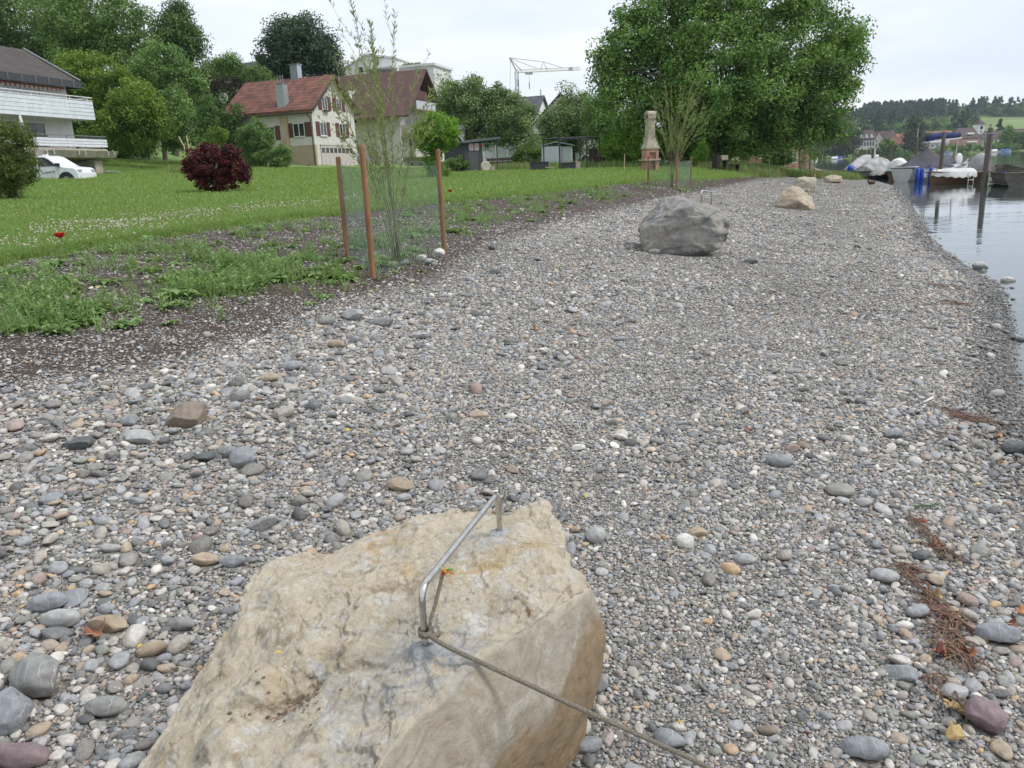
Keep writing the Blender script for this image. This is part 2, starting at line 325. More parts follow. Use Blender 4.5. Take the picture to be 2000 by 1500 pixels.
def pebble_mat(name, fixed=None, veins=False, rough=.62, scale=9., col2=None):
    m = bpy.data.materials.new(name); m.use_nodes = True; nt = m.node_tree; p = nt.nodes['Principled BSDF']; p.inputs['Roughness'].default_value = rough; p.inputs['Specular IOR Level'].default_value = .4
    oi = N(nt, 'ShaderNodeObjectInfo'); tc = N(nt, 'ShaderNodeTexCoord')
    if fixed is None:
        r = N(nt, 'ShaderNodeValToRGB'); e = r.color_ramp.elements; r.color_ramp.interpolation = 'LINEAR'
        st = [(0,(0.118,0.119,0.118)),(0.14,(0.199,0.202,0.202)),(0.16,(0.179,0.166,0.147)),(0.3,(0.298,0.285,0.259)),(0.31,(0.249,0.261,0.271)),(0.45,(0.373,0.368,0.360)),(0.46,(0.322,0.292,0.248)),(0.58,(0.434,0.399,0.349)),(0.59,(0.224,0.226,0.197)),(0.66,(0.273,0.280,0.248)),(0.67,(0.521,0.487,0.439)),(0.76,(0.526,0.494,0.450)),(0.77,(0.373,0.297,0.226)),(0.82,(0.409,0.333,0.248)),(0.83,(0.335,0.273,0.237)),(0.86,(0.298,0.214,0.186)),(0.87,(0.422,0.404,0.383)),(0.965,(0.311,0.321,0.338)),(0.97,(0.447,0.297,0.168)),(0.977,(0.521,0.380,0.226)),(0.98,(0.627,0.590,0.532)),(1,(0.700,0.668,0.606))]
        while len(e) < len(st): e.new(.5)
        for k, (a, c) in enumerate(st): e[k].position = a; e[k].color = (*c, 1)
        L(nt, oi.outputs['Random'], r.inputs[0]); base = r.outputs[0]
    else:
        r = N(nt, 'ShaderNodeRGB'); r.outputs[0].default_value = (*fixed, 1); base = r.outputs[0]
    # speckle and mottling in the stone itself
    vm = N(nt, 'ShaderNodeVectorMath', operation='MULTIPLY_ADD'); vm.inputs[1].default_value = (1,1,1)
    L(nt, tc.outputs['Object'], vm.inputs[0])
    cx = N(nt, 'ShaderNodeCombineXYZ'); mm = N(nt, 'ShaderNodeMath', operation='MULTIPLY', i_1=97.); L(nt, oi.outputs['Random'], mm.inputs[0]); L(nt, mm.outputs[0], cx.inputs[0]); L(nt, mm.outputs[0], cx.inputs[1]); L(nt, cx.outputs[0], vm.inputs[2])
    n = N(nt, 'ShaderNodeTexNoise', i_Scale=scale*.25 if fixed is None else scale, i_Detail=6., i_Roughness=.65); L(nt, vm.outputs[0], n.inputs[0])
    mr = N(nt, 'ShaderNodeMapRange', i_1=.3, i_2=.7, i_3=.72, i_4=1.25); L(nt, n.outputs[0], mr.inputs[0])
    hs = N(nt, 'ShaderNodeHueSaturation'); L(nt, base, hs.inputs['Color']); L(nt, mr.outputs[0], hs.inputs['Value']); out = hs.outputs[0]
    wv = N(nt, 'ShaderNodeTexWave', i_Scale=.5 if fixed is None else scale*.35, i_Distortion=6., i_Detail=3.); wv.inputs['Detail Scale'].default_value = 1.5; L(nt, vm.outputs[0], wv.inputs[0])
    gt = N(nt, 'ShaderNodeMath', operation='GREATER_THAN', i_1=.9985); L(nt, wv.outputs['Fac'], gt.inputs[0])
    if fixed is None:
        g2 = N(nt, 'ShaderNodeMath', operation='PINGPONG', i_1=.05); L(nt, oi.outputs['Random'], g2.inputs[0]); g3 = N(nt, 'ShaderNodeMath', operation='GREATER_THAN', i_1=.038); L(nt, g2.outputs[0], g3.inputs[0])
        g4 = N(nt, 'ShaderNodeMath', operation='MULTIPLY'); L(nt, g3.outputs[0], g4.inputs[0]); L(nt, gt.outputs[0], g4.inputs[1]); vf = g4.outputs[0]
    else: vf = gt.outputs[0]
    if veins or fixed is None:
        x = N(nt, 'ShaderNodeMix', data_type='RGBA'); L(nt, vf, x.inputs[0]); L(nt, out, x.inputs[6]); x.inputs[7].default_value = (.5,.49,.47,1); out = x.outputs[2]
    out = wet(nt, out, p)
    L(nt, out, p.inputs['Base Color'])
    n2 = N(nt, 'ShaderNodeTexNoise', i_Scale=5. if fixed is None else scale*6, i_Detail=4.); L(nt, vm.outputs[0], n2.inputs[0])
    b = N(nt, 'ShaderNodeBump', i_Strength=.25, i_Distance=.05 if fixed is None else .004); L(nt, n2.outputs[0], b.inputs['Height']); L(nt, b.outputs[0], p.inputs['Normal'])
    return m
M_peb = pebble_mat('pebble')
def gn_scatter(name, label, pts, rot, scl, idx, protos, kind='stuff'):
    """one object whose points carry instances of the prototype meshes"""
    me = bpy.data.meshes.new(name); me.vertices.add(len(pts)); me.vertices.foreach_set('co', np.ascontiguousarray(pts, np.float32).ravel())
    for nm, a, ty, fld in (('rot', rot, 'FLOAT_VECTOR', 'vector'), ('scl', scl, 'FLOAT_VECTOR', 'vector'), ('idx', idx, 'INT', 'value')):
        q = me.attributes.new(nm, ty, 'POINT'); q.data.foreach_set(fld, np.ascontiguousarray(a, np.int32 if ty == 'INT' else np.float32).ravel())
    col = bpy.data.collections.new(name+'_shapes')
    for k, o in enumerate(protos): o.name = '%s_shape_%02d' % (name, k); col.objects.link(o)
    o = bpy.data.objects.new(name, me); C.objects.link(o); tag(o, label, kind=kind)
    g = bpy.data.node_groups.new(name, 'GeometryNodeTree'); g.interface.new_socket('Geometry', in_out='INPUT', socket_type='NodeSocketGeometry'); g.interface.new_socket('Geometry', in_out='OUTPUT', socket_type='NodeSocketGeometry')
    gi = g.nodes.new('NodeGroupInput'); go = g.nodes.new('NodeGroupOutput')
    mp = g.nodes.new('GeometryNodeMeshToPoints'); ip = g.nodes.new('GeometryNodeInstanceOnPoints'); ci = g.nodes.new('GeometryNodeCollectionInfo')
    ci.inputs['Collection'].default_value = col; ci.inputs['Separate Children'].default_value = True; ci.inputs['Reset Children'].default_value = True
    def na(n, t): q = g.nodes.new('GeometryNodeInputNamedAttribute'); q.data_type = t; q.inputs[0].default_value = n; return q.outputs[0]
    er = g.nodes.new('FunctionNodeEulerToRotation'); g.links.new(na('rot','FLOAT_VECTOR'), er.inputs[0])
    g.links.new(gi.outputs[0], mp.inputs[0]); g.links.new(mp.outputs[0], ip.inputs['Points']); g.links.new(ci.outputs[0], ip.inputs['Instance'])
    ip.inputs['Pick Instance'].default_value = True; g.links.new(na('idx','INT'), ip.inputs['Instance Index']); g.links.new(er.outputs[0], ip.inputs['Rotation']); g.links.new(na('scl','FLOAT_VECTOR'), ip.inputs['Scale'])
    g.links.new(ip.outputs[0], go.inputs[0]); md = o.modifiers.new('scatter', 'NODES'); md.node_group = g
    return o
OCX, OCY, OCS = -14., .6, .01
OCC = np.zeros((3400, 2900), bool)       # [y, x] at 1 cm: ground already covered by a stone
def occ_idx(x, y): return np.clip(((y-OCY)/OCS).astype(int), 0, OCC.shape[0]-1), np.clip(((x-OCX)/OCS).astype(int), 0, OCC.shape[1]-1)
def occ_disc(x, y, r):
    k = int(math.ceil(r/OCS)); x = np.atleast_1d(x); y = np.atleast_1d(y)
    for a in range(-k, k+1):
        for b in range(-k, k+1):
            if (a*a+b*b)*OCS*OCS <= r*r+1e-9:
                i, j = occ_idx(x+a*OCS, y+b*OCS); OCC[i, j] = True
def occ_poly(poly):
    poly = np.array(poly); x0, y0 = poly.min(0); x1, y1 = poly.max(0)
    xs, ys = np.meshgrid(np.arange(x0, x1, OCS), np.arange(y0, y1, OCS)); xs = xs.ravel(); ys = ys.ravel(); ins = np.zeros(len(xs), bool)
    for (ax, ay), (bx, by) in zip(poly, np.roll(poly, -1, 0)):
        c = ((ay > ys) != (by > ys)) & (xs < (bx-ax)*(ys-ay)/(by-ay+1e-12)+ax); ins ^= c
    i, j = occ_idx(xs[ins], ys[ins]); OCC[i, j] = True
HOT = [(*hit(a, b)[:2], r, s) for a, b, r, s in [(700,645,.45,1.),(1180,585,.6,.8),(1020,690,.4,.9),(480,775,.35,1.3),(1270,545,.7,.6),(1170,445,1.2,.8),(620,700,.4,.7),(300,880,.5,.6),(120,950,.4,.7),(100,1200,.25,1.),(80,1390,.2,1.1),(200,1400,.15,.8),(1900,545,.5,1.),(1940,880,.4,.8),(1250,840,.35,.6),(1600,770,.5,.5),(1400,1000,.3,.4),(1800,1220,.3,.6),(1960,1280,.2,.8),(1350,430,1.5,.8)]]
def scatter_pebbles():
    rs = np.random.RandomState(3); big, small = [], []
    # diameter range, spacing, ymin, ymax, keep, zone
    classes = [(.085,.14,.30,1.1,45,.12),(.050,.082,.115,1.,48,.36),(.032,.052,.058,1.,34,.72),(.02,.032,.031,.9,17,.86),(.0105,.019,.0165,.8,8.5,.97),(.006,.010,.0092,.9,3.9,.95)]
    for ci, (d0, d1, sp, ya, yb, keep) in enumerate(classes):
        y = ya
        bands = np.arange(ya, yb, max(sp, .4)); ps = []
        ys = np.arange(ya, yb, sp)
        for yy in ys:
            xa, xb = -.86*yy-1.5, min(.86*yy+1.2, 26)
            xs = np.arange(xa, xb, sp); ps.append(np.stack([xs, np.full(len(xs), yy)], 1))
        p = np.concatenate(ps)+rs.uniform(-.5, .5, (sum(map(len, ps)), 2))*sp*.85
        x, y = p[:,0], p[:,1]
        dw = sdist(x, y, SHORE); m = (dw > -.5) & (dw < 22); x, y, dw = x[m], y[m], dw[m]
        dso = sdist(x, y, SOIL); dla = sdist(x, y, LAWN); nz = fbm(np.stack([x*.9, y*.55, 0*x+ci*3], 1), 3); nz2 = perlin(np.stack([x*2.6, y*2.6, 0*x+9], 1))
        k = np.full(len(x), keep)
        if ci <= 3:   # coarse stones gather beside the soil, at the water line and at the left
            a = np.exp(-((dso+1.0)/1.1)**2)*ss(-x, -1.5, 2.5)+.5*np.exp(-((dw-.5)/.5)**2)*ss(y, 4, 8)+.45*ss(-x, .2, 1.6)*ss(-y, -4.5, -2.5)+.35*ss(x, 1.2, 2.2)*ss(-y, -7, -5)
            for hx_, hy_, hr_, ha_ in HOT: a = a+ha_*np.exp(-((x-hx_)**2+((y-hy_)*.6)**2)/hr_**2)
            k = keep*np.clip(.28+1.5*a+.8*nz, .03, 2.2)*(1+.5*ss(y, 9, 20))
            if ci == 2: k = np.clip(k+.15, 0, 1)
            if ci == 3: k = np.clip(k+.35, 0, 1)
        soil = ss(dso+.6*nz, -.55, .45); k = k*(1-soil*[.99,.985,.93,.86,.84,.85][ci]*(1-.12*(nz2 > 0)))
        k = k*np.where(dla > .1, 0, 1)
        m = rs.rand(len(x)) < k; x, y, dw, dso = x[m], y[m], dw[m], dso[m]
        near = y < 34; i, j = occ_idx(x, y); m = ~(OCC[i, j] & near & (x > OCX) & (x < 15)); x, y, dw, dso = x[m], y[m], dw[m], dso[m]
        r = d0/2+(d1-d0)/2*rs.rand(len(x))**1.6
        if ci <= 1: # keep big ones apart
            order = np.argsort(-r); keepm = np.zeros(len(x), bool)
            for q in order:
                a, b = occ_idx(x[q:q+1], y[q:q+1])
                if y[q] < 34 and OCC[a, b][0]: continue
                keepm[q] = True
                if y[q] < 34: occ_disc(x[q:q+1], y[q:q+1], r[q]*1.25)
            x, y, r = x[keepm], y[keepm], r[keepm]
            if y.size: occ_disc(x[y<34], y[y<34], .001)
            # footprint slimmer than the spacing disc is fine
        elif ci <= 4:
            mm = y < 18; occ_disc(x[mm], y[mm], (r.mean()*.8))
        z = gz(x, y); rot = np.stack([rs.normal(0,.28,len(x)), rs.normal(0,.28,len(x)), rs.uniform(0,6.28,len(x))], 1)
        z = z+r*(.16 if ci < 3 else .3)+rs.rand(len(x))*r*.35
        z = np.where(sdist(x, y, SHORE) < .1, z-r*.15, z)
        s = np.stack([r*1.18, r*1.18*rs.uniform(.9,1.1,len(x)), r*1.18*rs.uniform(.85,1.35,len(x))], 1)
        (big if ci <= 2 else small).append((np.stack([x,y,z],1), rot, s))
    out = []
    for nm, lb, grp, sub, npz in (('pebbles', 'rounded grey and tan pebbles strewn over the beach', big, 3, 14), ('fine_gravel', 'fine mixed grey gravel between the pebbles', small, 2, 10)):
        pts = np.concatenate([g[0] for g in grp]); rot = np.concatenate([g[1] for g in grp]); scl = np.concatenate([g[2] for g in grp])
        protos = []
        for q in range(npz):
            v, f = IC[sub]; protos.append(npmesh('peb', pebble_shape(v, rs, ang=(q % 4)*2), f, M_peb, smooth=True, link=False))
        print(nm, len(pts)); gn_scatter(nm, lb, pts, rot, scl, rs.randint(0, npz, len(pts)), protos)
# ---------------- foreground boulder ----------------
M_steel = mat('stainless_steel', (.62,.60,.57), .24, (.50,.48,.45), 60., metal=1., bump=.04, bscale=300.)
M_mortar = mat('grey_mortar', (.42,.43,.43), .9, (.27,.28,.29), 30., bump=.6, bscale=120.)
def boulder_mat():
    m = bpy.data.materials.new('tan_limestone'); m.use_nodes = True; nt = m.node_tree; p = nt.nodes['Principled BSDF']
    p.inputs['Specular IOR Level'].default_value = .3
    tc = N(nt, 'ShaderNodeTexCoord'); ob = tc.outputs['Object']
    def noise(s, d=6., r=.6, dist=0.): n = N(nt, 'ShaderNodeTexNoise', i_Scale=s, i_Detail=d, i_Roughness=r, i_Distortion=dist); L(nt, ob, n.inputs[0]); return n.outputs[0]
    def ramp(src, stops):
        r = N(nt, 'ShaderNodeValToRGB'); e = r.color_ramp.elements
        while len(e) < len(stops): e.new(.5)
        for k, (a, c) in enumerate(stops): e[k].position = a; e[k].color = (*c, 1) if len(c) == 3 else c
        L(nt, src, r.inputs[0]); return r.outputs[0]
    def mix(f, a, b, mode='MIX'):
        x = N(nt, 'ShaderNodeMix', data_type='RGBA', blend_type=mode); 
        (L(nt, f, x.inputs[0]) if not isinstance(f, float) else setattr(x.inputs[0], 'default_value', f)); L(nt, a, x.inputs[6]); L(nt, b, x.inputs[7]); return x.outputs[2]
    top = ramp(noise(9., 9., .80, .6), [(.30,(.24,.175,.10)),(.42,(.42,.355,.255)),(.50,(.54,.48,.38)),(.57,(.46,.39,.28)),(.66,(.66,.62,.53))])
    yel = ramp(noise(3.1, 5., .7, .8), [(.55,(0,0,0)),(.66,(1,1,1))])
    yc = ramp(noise(40., 4.), [(.3,(.34,.22,.075)),(.7,(.50,.36,.16))])
    f1 = N(nt, 'ShaderNodeMath', operation='MULTIPLY', i_1=.6); L(nt, yel, f1.inputs[0]); top = mix(f1.outputs[0], top, yc)
    wh = ramp(noise(16., 8., .78, .5), [(.54,(0,0,0)),(.60,(.95,.95,.95))]); whc = ramp(noise(50., 3.), [(.3,(.42,.42,.40)),(.7,(.66,.64,.58))])
    top = mix(wh, top, whc)
    at1 = N(nt, 'ShaderNodeAttribute', attribute_name='grey')
    gk = N(nt, 'ShaderNodeMath', operation='MULTIPLY'); L(nt, at1.outputs['Fac'], gk.inputs[0]); L(nt, ramp(noise(11., 7., .75, .6), [(.44,(0,0,0)),(.6,(1,1,1))]), gk.inputs[1])
    top = mix(gk.outputs[0], top, ramp(noise(60., 4.), [(.3,(.20,.21,.23)),(.7,(.44,.45,.46))]))
    cr = ramp(noise(70., 6., .8, 1.), [(.30,(.22,.17,.11)),(.42,(1,1,1))]); top = mix(.55, top, cr, 'MULTIPLY')
    # smooth split face: grey clay film above, wet brown below
    af = N(nt, 'ShaderNodeAttribute', attribute_name='face'); ab = N(nt, 'ShaderNodeAttribute', attribute_name='stain')
    face = ramp(noise(8., 10., .78, .9), [(.32,(.25,.205,.15)),(.45,(.34,.295,.23)),(.55,(.40,.36,.295)),(.68,(.53,.50,.44))])
    br = ramp(noise(14., 9., .78, .6), [(.35,(.21,.15,.085)),(.65,(.31,.235,.15))])
    ns = N(nt, 'ShaderNodeMath', operation='MULTIPLY_ADD', i_1=.9, i_2=-.45); L(nt, noise(4., 5., .6), ns.inputs[0]); s1 = N(nt, 'ShaderNodeMath', operation='ADD'); L(nt, ab.outputs['Fac'], s1.inputs[0]); L(nt, ns.outputs[0], s1.inputs[1])
    mr = N(nt, 'ShaderNodeMapRange', i_1=.42, i_2=.56); L(nt, s1.outputs[0], mr.inputs[0]); face = mix(mr.outputs[0], face, br)
    L(nt, mix(af.outputs['Fac'], top, face), p.inputs['Base Color'])
    rr = N(nt, 'ShaderNodeMapRange', i_3=.85, i_4=.5); L(nt, af.outputs['Fac'], rr.inputs[0]); L(nt, rr.outputs[0], p.inputs['Roughness'])
    b = N(nt, 'ShaderNodeBump', i_Distance=.016); st = N(nt, 'ShaderNodeMapRange', i_3=.75, i_4=.42); L(nt, af.outputs['Fac'], st.inputs[0]); L(nt, st.outputs[0], b.inputs['Strength'])
    L(nt, noise(38., 9., .72, .7), b.inputs['Height'])
    b2 = N(nt, 'ShaderNodeBump', i_Distance=.004, i_Strength=.5); L(nt, noise(160., 5., .7), b2.inputs['Height']); L(nt, b.outputs[0], b2.inputs['Normal']); L(nt, b2.outputs[0], p.inputs['Normal'])
    return m
M_boul = boulder_mat()
def front_boulder():
    rim = [(360,1372,.26),(372,1340,.28),(420,1262,.36),(462,1200,.40),(470,1150,.42),(510,1112,.43),(560,1090,.43),(640,1072,.44),(700,1060,.45),(735,1036,.46),(770,1020,.47),(860,1000,.5),(930,988,.52),(965,993,.52),(990,1004,.51),(1025,990,.53),(1060,985,.54),(1085,1012,.53),(1098,1060,.51),(1108,1108,.49),(1140,1122,.48),(1152,1150,.46),(1110,1175,.49),(1060,1205,.51),(1000,1243,.52),(920,1300,.52),(850,1366,.5),(790,1430,.48),(740,1495,.46),(690,1580,.44),(560,1720,.40),(380,1760,.34),(230,1660,.28),(262,1520,.24),(320,1435,.25)]
    W = np.array([at(*q) for q in rim]); cen = at(800, 1270, .5)[:2]
    # closed smooth-ish outline, resampled by angle
    seg = []; n = len(W)
    for k in range(n):
        a, b, c, d = W[k-1], W[k], W[(k+1)%n], W[(k+2)%n]
        for t in np.linspace(0, 1, 12, endpoint=False): seg.append(.5*((2*b)+(-a+c)*t+(2*a-5*b+4*c-d)*t*t+(-a+3*b-3*c+d)*t**3)*.6+.4*(b+(c-b)*t))
    seg = np.array(seg)
    L_ = np.r_[0, np.cumsum(np.linalg.norm(np.diff(np.vstack([seg, seg[:1]])[:,:2], axis=0), axis=1))]
    NA = 640; tt = np.linspace(0, L_[-1], NA, endpoint=False); sg = np.vstack([seg, seg[:1]]); RIM = np.stack([np.interp(tt, L_, sg[:,i]) for i in range(3)], 1)
    # height of the top from control points (inverse distance)
    ctrl = [(830,1258,.55),(975,1035,.55),(700,1150,.50),(560,1150,.455),(600,1250,.475),(520,1320,.43),(650,1325,.475),(575,1385,.355),(540,1410,.36),(620,1370,.40),(440,1410,.40),(425,1370,.37),(460,1450,.40),(700,1400,.47),(1060,1080,.54),(620,1480,.44),(760,1150,.52),(900,1100,.545),(900,1200,.55),(1000,1150,.55),(1020,1080,.545),(1080,1140,.525),(700,1250,.505),(780,1330,.52),(480,1200,.43),(540,1500,.40),(400,1500,.33),(380,1420,.31)]
    CP = np.array([at(*q) for q in ctrl]); KP = np.vstack([CP, RIM[::16]])
    def ztop(xy):
        z = np.zeros(len(xy)); 
        for s in range(0, len(xy), 20000):
            d = np.linalg.norm(xy[s:s+20000,None]-KP[None,:,:2], axis=2)+.02; wgt = d**-3.2; z[s:s+20000] = (wgt*KP[None,:,2]).sum(1)/wgt.sum(1)
        return z
    NT = 250; T = np.linspace(0.004, 1, NT); V = []; face = []; stain = []
    isf = np.zeros(NA)       # how much each rim point belongs to the split face side (right)
    k0 = np.argmin(np.linalg.norm(RIM[:,:2]-at(1110,1108,.49)[:2], axis=1)); k1 = np.argmin(np.linalg.norm(RIM[:,:2]-at(690,1580,.44)[:2], axis=1))
    kk = np.arange(NA); isf = ss(kk, k0-4, k0+14)*(1-ss(kk, k1-4, k1+14))
    for t in T:
        xy = cen+(RIM[:,:2]-cen)*t; z = ztop(xy); z = z*(1-ss(np.full(NA, t), .93, 1)*1)+RIM[:,2]*ss(np.full(NA, t), .93, 1)
        V.append(np.column_stack([xy, z])); face.append(isf*.5*ss(t, .955, 1)); stain.append(isf*0)
    out = RIM[:,:2]-cen; out /= np.linalg.norm(out, axis=1)[:,None]
    NS = 130
    for s in np.linspace(0, 1, NS+1)[1:]:
        z = RIM[:,2]*(1-s)+(-.10)*s
        bl = .050*math.sin(math.pi*min(s*1.35,1))+.012*math.sin(math.pi*s)-.055*s**2    # right face: bulge then undercut
        lf = .10*s*(1-.3*s)+.02*math.sin(3.14*s)
        off = isf*bl+(1-isf)*lf*.35
        V.append(np.column_stack([RIM[:,:2]+out*off[:,None], z])); face.append(isf*(.5+.5*ss(s, .0, .06))); stain.append(isf*s*1.5)
    V = np.vstack(V); face = np.concatenate(face); stain = np.concatenate(stain); M = NT+NS
    # stain leans: more brown towards the far end of the face
    along = np.tile(np.clip((kk-k0)/max(k1-k0, 1), 0, 1), M); stain = stain+.45*ss(1-along, .45, .95)*face-.12*face
    nr = np.zeros_like(V); G = V.reshape(M, NA, 3)
    du = np.roll(G, -1, 1)-np.roll(G, 1, 1); dv = np.zeros_like(G); dv[1:-1] = G[2:]-G[:-2]; dv[0] = G[1]-G[0]; dv[-1] = G[-1]-G[-2]
    nr = np.cross(dv, du).reshape(-1, 3); nr /= np.linalg.norm(nr, axis=1)[:,None]+1e-9
    if nr[NA*100:NA*101,2].mean() < 0: nr = -nr
    kn_ = 0
    for a_, b_, r_, h_ in [(430,1415,.050,.032),(520,1335,.045,.022),(470,1345,.03,.014),(700,1375,.055,.020),(640,1440,.05,.022),(560,1495,.05,.02),(740,1290,.06,.012),(380,1490,.05,.016),(560,1215,.07,.010),(1020,1090,.05,.012),(1085,1035,.05,.012),(820,1060,.07,.010)]:
        c_ = at(a_, b_, .43)[:2]; kn_ = kn_+h_*np.exp(-(np.linalg.norm(V[:,:2]-c_, axis=1)/r_)**4)
    r1 = kn_+fbm(V*4.2, 3, .5)*.020; val, f1, ed = voro(V*np.array([9,9,12])+.30*fbm(V*14, 3)[:,None]); chip = (val-.5)*.017*ss(ed, 0, .05)
    val2, f12, ed2 = voro(V*30+.4*fbm(V*24, 2)[:,None]); chip2 = (val2-.5)*.0068*ss(ed2, 0, .08); val3, f13, ed3 = voro(V*70+.5*fbm(V*50, 2)[:,None]); chip2 = chip2+(val3-.5)*.0016*ss(ed3, 0, .2)
    r2 = fbm(V*38, 4, .65)*.0024; r3 = -np.abs(perlin(V*13+5))*.005-(1-ss(np.abs(perlin(V*9+31)), 0, .03))*.0022
    calm = np.exp(-(np.linalg.norm(V[:,:2]-at(830,1258,.55)[:2], axis=1)/.06)**2)+np.exp(-(np.linalg.norm(V[:,:2]-at(975,1035,.55)[:2], axis=1)/.06)**2)
    soft = 1-.80*face
    dsp = (r1*(1-.4*face)+(chip+chip2+r3)*soft*(1-.7*np.clip(calm,0,1))+r2*soft+.002)
    # hairline cracks on the face and the pit's gritty floor
    crk = np.exp(-((perlin(V*3.1+2.7))/.012)**2)*.006*ss(perlin(V*1.7+8), .02, .15)+np.exp(-((perlin(V*np.array([7,7,4])+12.7))/.010)**2)*.004*face*ss(perlin(V*2.3+3), .0, .15); dsp = dsp-crk
    V = V+nr*dsp[:,None]
    ii = (np.arange(M-1)[:,None]*NA+np.arange(NA)[None]).ravel(); jj = (np.arange(M-1)[:,None]*NA+(np.arange(NA)[None]+1)%NA).ravel()
    fc = np.stack([ii, jj, jj+NA, ii+NA], 1)
    cpt = at(760, 1180, .5)[:2]; grey = .75*np.exp(-((np.linalg.norm((V[:,:2]-at(870,1290,.5)[:2]), axis=1))/.22)**2)+.5*np.exp(-((np.linalg.norm((V[:,:2]-at(950,1080,.5)[:2]), axis=1))/.13)**2)+.5*np.exp(-((np.linalg.norm((V[:,:2]-at(760,1400,.5)[:2]), axis=1))/.2)**2)
    root = thing('boulder', 'large pale tan boulder in the foreground with a steel handle and rope on it', 'boulder', (cen[0], cen[1], 0.), 0)
    V2 = V-np.array([cen[0], cen[1], 0])
    npmesh('rock', V2, fc, M_boul, root, smooth=True, attrs={'face':face,'stain':stain,'grey':grey})
    occ_poly(RIM[::8,:2]+out[::8]*.0)
    T1, T2 = V[:NA*NT], None
    def zs(xy): return V[:NA*NT][np.argmin(np.linalg.norm(V[:NA*NT,:2]-xy, axis=1)), 2]
    return root, cen, zs
B1, BC, zs1 = front_boulder()
A1 = at(831, 1258, .555); A2 = at(976, 1035, .555); A1[2] = zs1(A1[:2]); A2[2] = zs1(A2[:2])
h1 = hgt(A1, 1150); h2 = hgt(A2, 963)
def bar_path(a, b, ha, hb, r=.035, n=8):
    ta = a+np.array([0,0,ha]); tb = b+np.array([0,0,hb]); d = (tb-ta)/np.linalg.norm(tb-ta); pts = [a-np.array([0,0,.03])]
    for c0, e1, e2 in ((ta, np.array([0,0,-1.]), d), (tb, -d, np.array([0,0,-1.]))):
        for t in np.linspace(0, 1, n): pts.append(c0+e1*r*(1-t)**2+e2*r*t**2)
    return pts+[b-np.array([0,0,.03])]
OF = np.array([BC[0], BC[1], 0])
bp = bar_path(A1, A2, h1, h2, .04)
bp = [p-OF for p in bp]
ex = []
for a, b in zip(bp[:-1], bp[1:]): ex += [a+(b-a)*t for t in np.linspace(0, 1, 4, endpoint=False)]
MB().tube(ex+[bp[-1]], .0083, 20).build('handle', M_steel, B1, smooth=True)
rsm = np.random.RandomState(5)
for A_, rr in ((A1, .034), (A2, .032)):
    vs = []; n = 40; rings = 9
    for k in range(rings):
        t = k/(rings-1)
        for q in range(n):
            a = 2*math.pi*q/n; rad = rr*t*(1+.35*perlin(np.array([[math.cos(a)*1.6+A_[0]*9, math.sin(a)*1.6, A_[1]]]))[0]); xy = A_[:2]+rad*np.array([math.cos(a)*1.2, math.sin(a)])
            vs.append((xy[0]-OF[0], xy[1]-OF[1], A_[2]+.006*(1-t**1.5)+.0045-(.03*t**7)+.0015*rsm.randn()))
    MB().add(vs, [(k*n+q, k*n+(q+1)%n, (k+1)*n+(q+1)%n, (k+1)*n+q) for k in range(rings-1) for q in range(n)]).build('mortar_collar', M_mortar, B1, smooth=True)
# ---------------- rope ----------------
M_rope = mat('braided_rope', (.42,.37,.29), .85, (.25,.215,.16), 260., bump=.9, bscale=420., stretch=(1,1,1))
M_thr = [mat('red_thread', (.62,.09,.05), .8), mat('yellow_thread', (.70,.50,.06), .8), mat('green_thread', (.12,.30,.06), .8)]
kn = A1+np.array([0,0,hgt(A1, 1236)])
rope = thing('rope', 'thin beige braided rope looped round the steel handle of the foreground boulder', 'rope', kn)
def rp(pts, r=.0052, n=10): 
    pts = [np.array(p)-kn for p in pts]; out = []
    for k in range(len(pts)-1):
        a, b, c, d = pts[max(k-1,0)], pts[k], pts[k+1], pts[min(k+2,len(pts)-1)]
        for t in np.linspace(0, 1, 10, endpoint=False): out.append(.5*(2*b+(c-a)*t+(2*a-5*b+4*c-d)*t*t+(-a+3*b-3*c+d)*t**3))
    return MB().tube(out+[pts[-1]], r, n)
# two turns round the leg
ring = []
for k in range(30):
    a = 2*math.pi*k/14+2.6; ring.append(kn+np.array([.0142*math.cos(a)+.004, .0142*math.sin(a), -.004+.013*k/29]))
rr_ = rp(ring, .0050); rr_.build('loop', M_rope, rope, smooth=True)
rt = at(862, 1118, float(kn[2]+.10)); # loose end leans on the bar
leg_end = at(865, 1120, A1[2]+h1+.012)
rp([kn+np.array([.012,-.006,-.006]), kn+np.array([.016,-.004,.03]), kn+(leg_end-kn)*.55+np.array([.004,-.004,0]), leg_end], .0045).build('loose_end', M_rope, rope, smooth=True)
mb = MB(); rs = np.random.RandomState(2)
for k in range(26):
    mb.cm = k % 3; d = np.array([rs.uniform(-.01,.034), rs.uniform(-.012,.012), rs.uniform(-.008,.014)]); q = leg_end-kn
    mb.tube([q, q+d*.5+np.array([0,0,.006]), q+d], [.0014,.0013,.0008], 5)
mb.build('frayed_threads', M_thr, rope)
e0 = kn+np.array([.016,-.012,-.008]); pts = [kn+np.array([-.004,-.016,.004]), kn+np.array([.022,-.018,.003]), kn+np.array([.034,-.004,-.002]), e0+np.array([.004,.0,-.004])]
rp(pts, .0050).build('knot', M_rope, rope, smooth=True)
q1 = at(1000, 1322, .49); q2 = at(1140, 1387, .44); q3 = at(1280, 1450, .34); q4 = at(1385, 1500, .24); q5 = at(1650, 1640, .06)
rp([kn+np.array([.010,-.010,.000]), at(880,1266,kn[2]-.012), q1, q2, q3, q4, q5], .0056, 12).build('line', M_rope, rope, smooth=True)
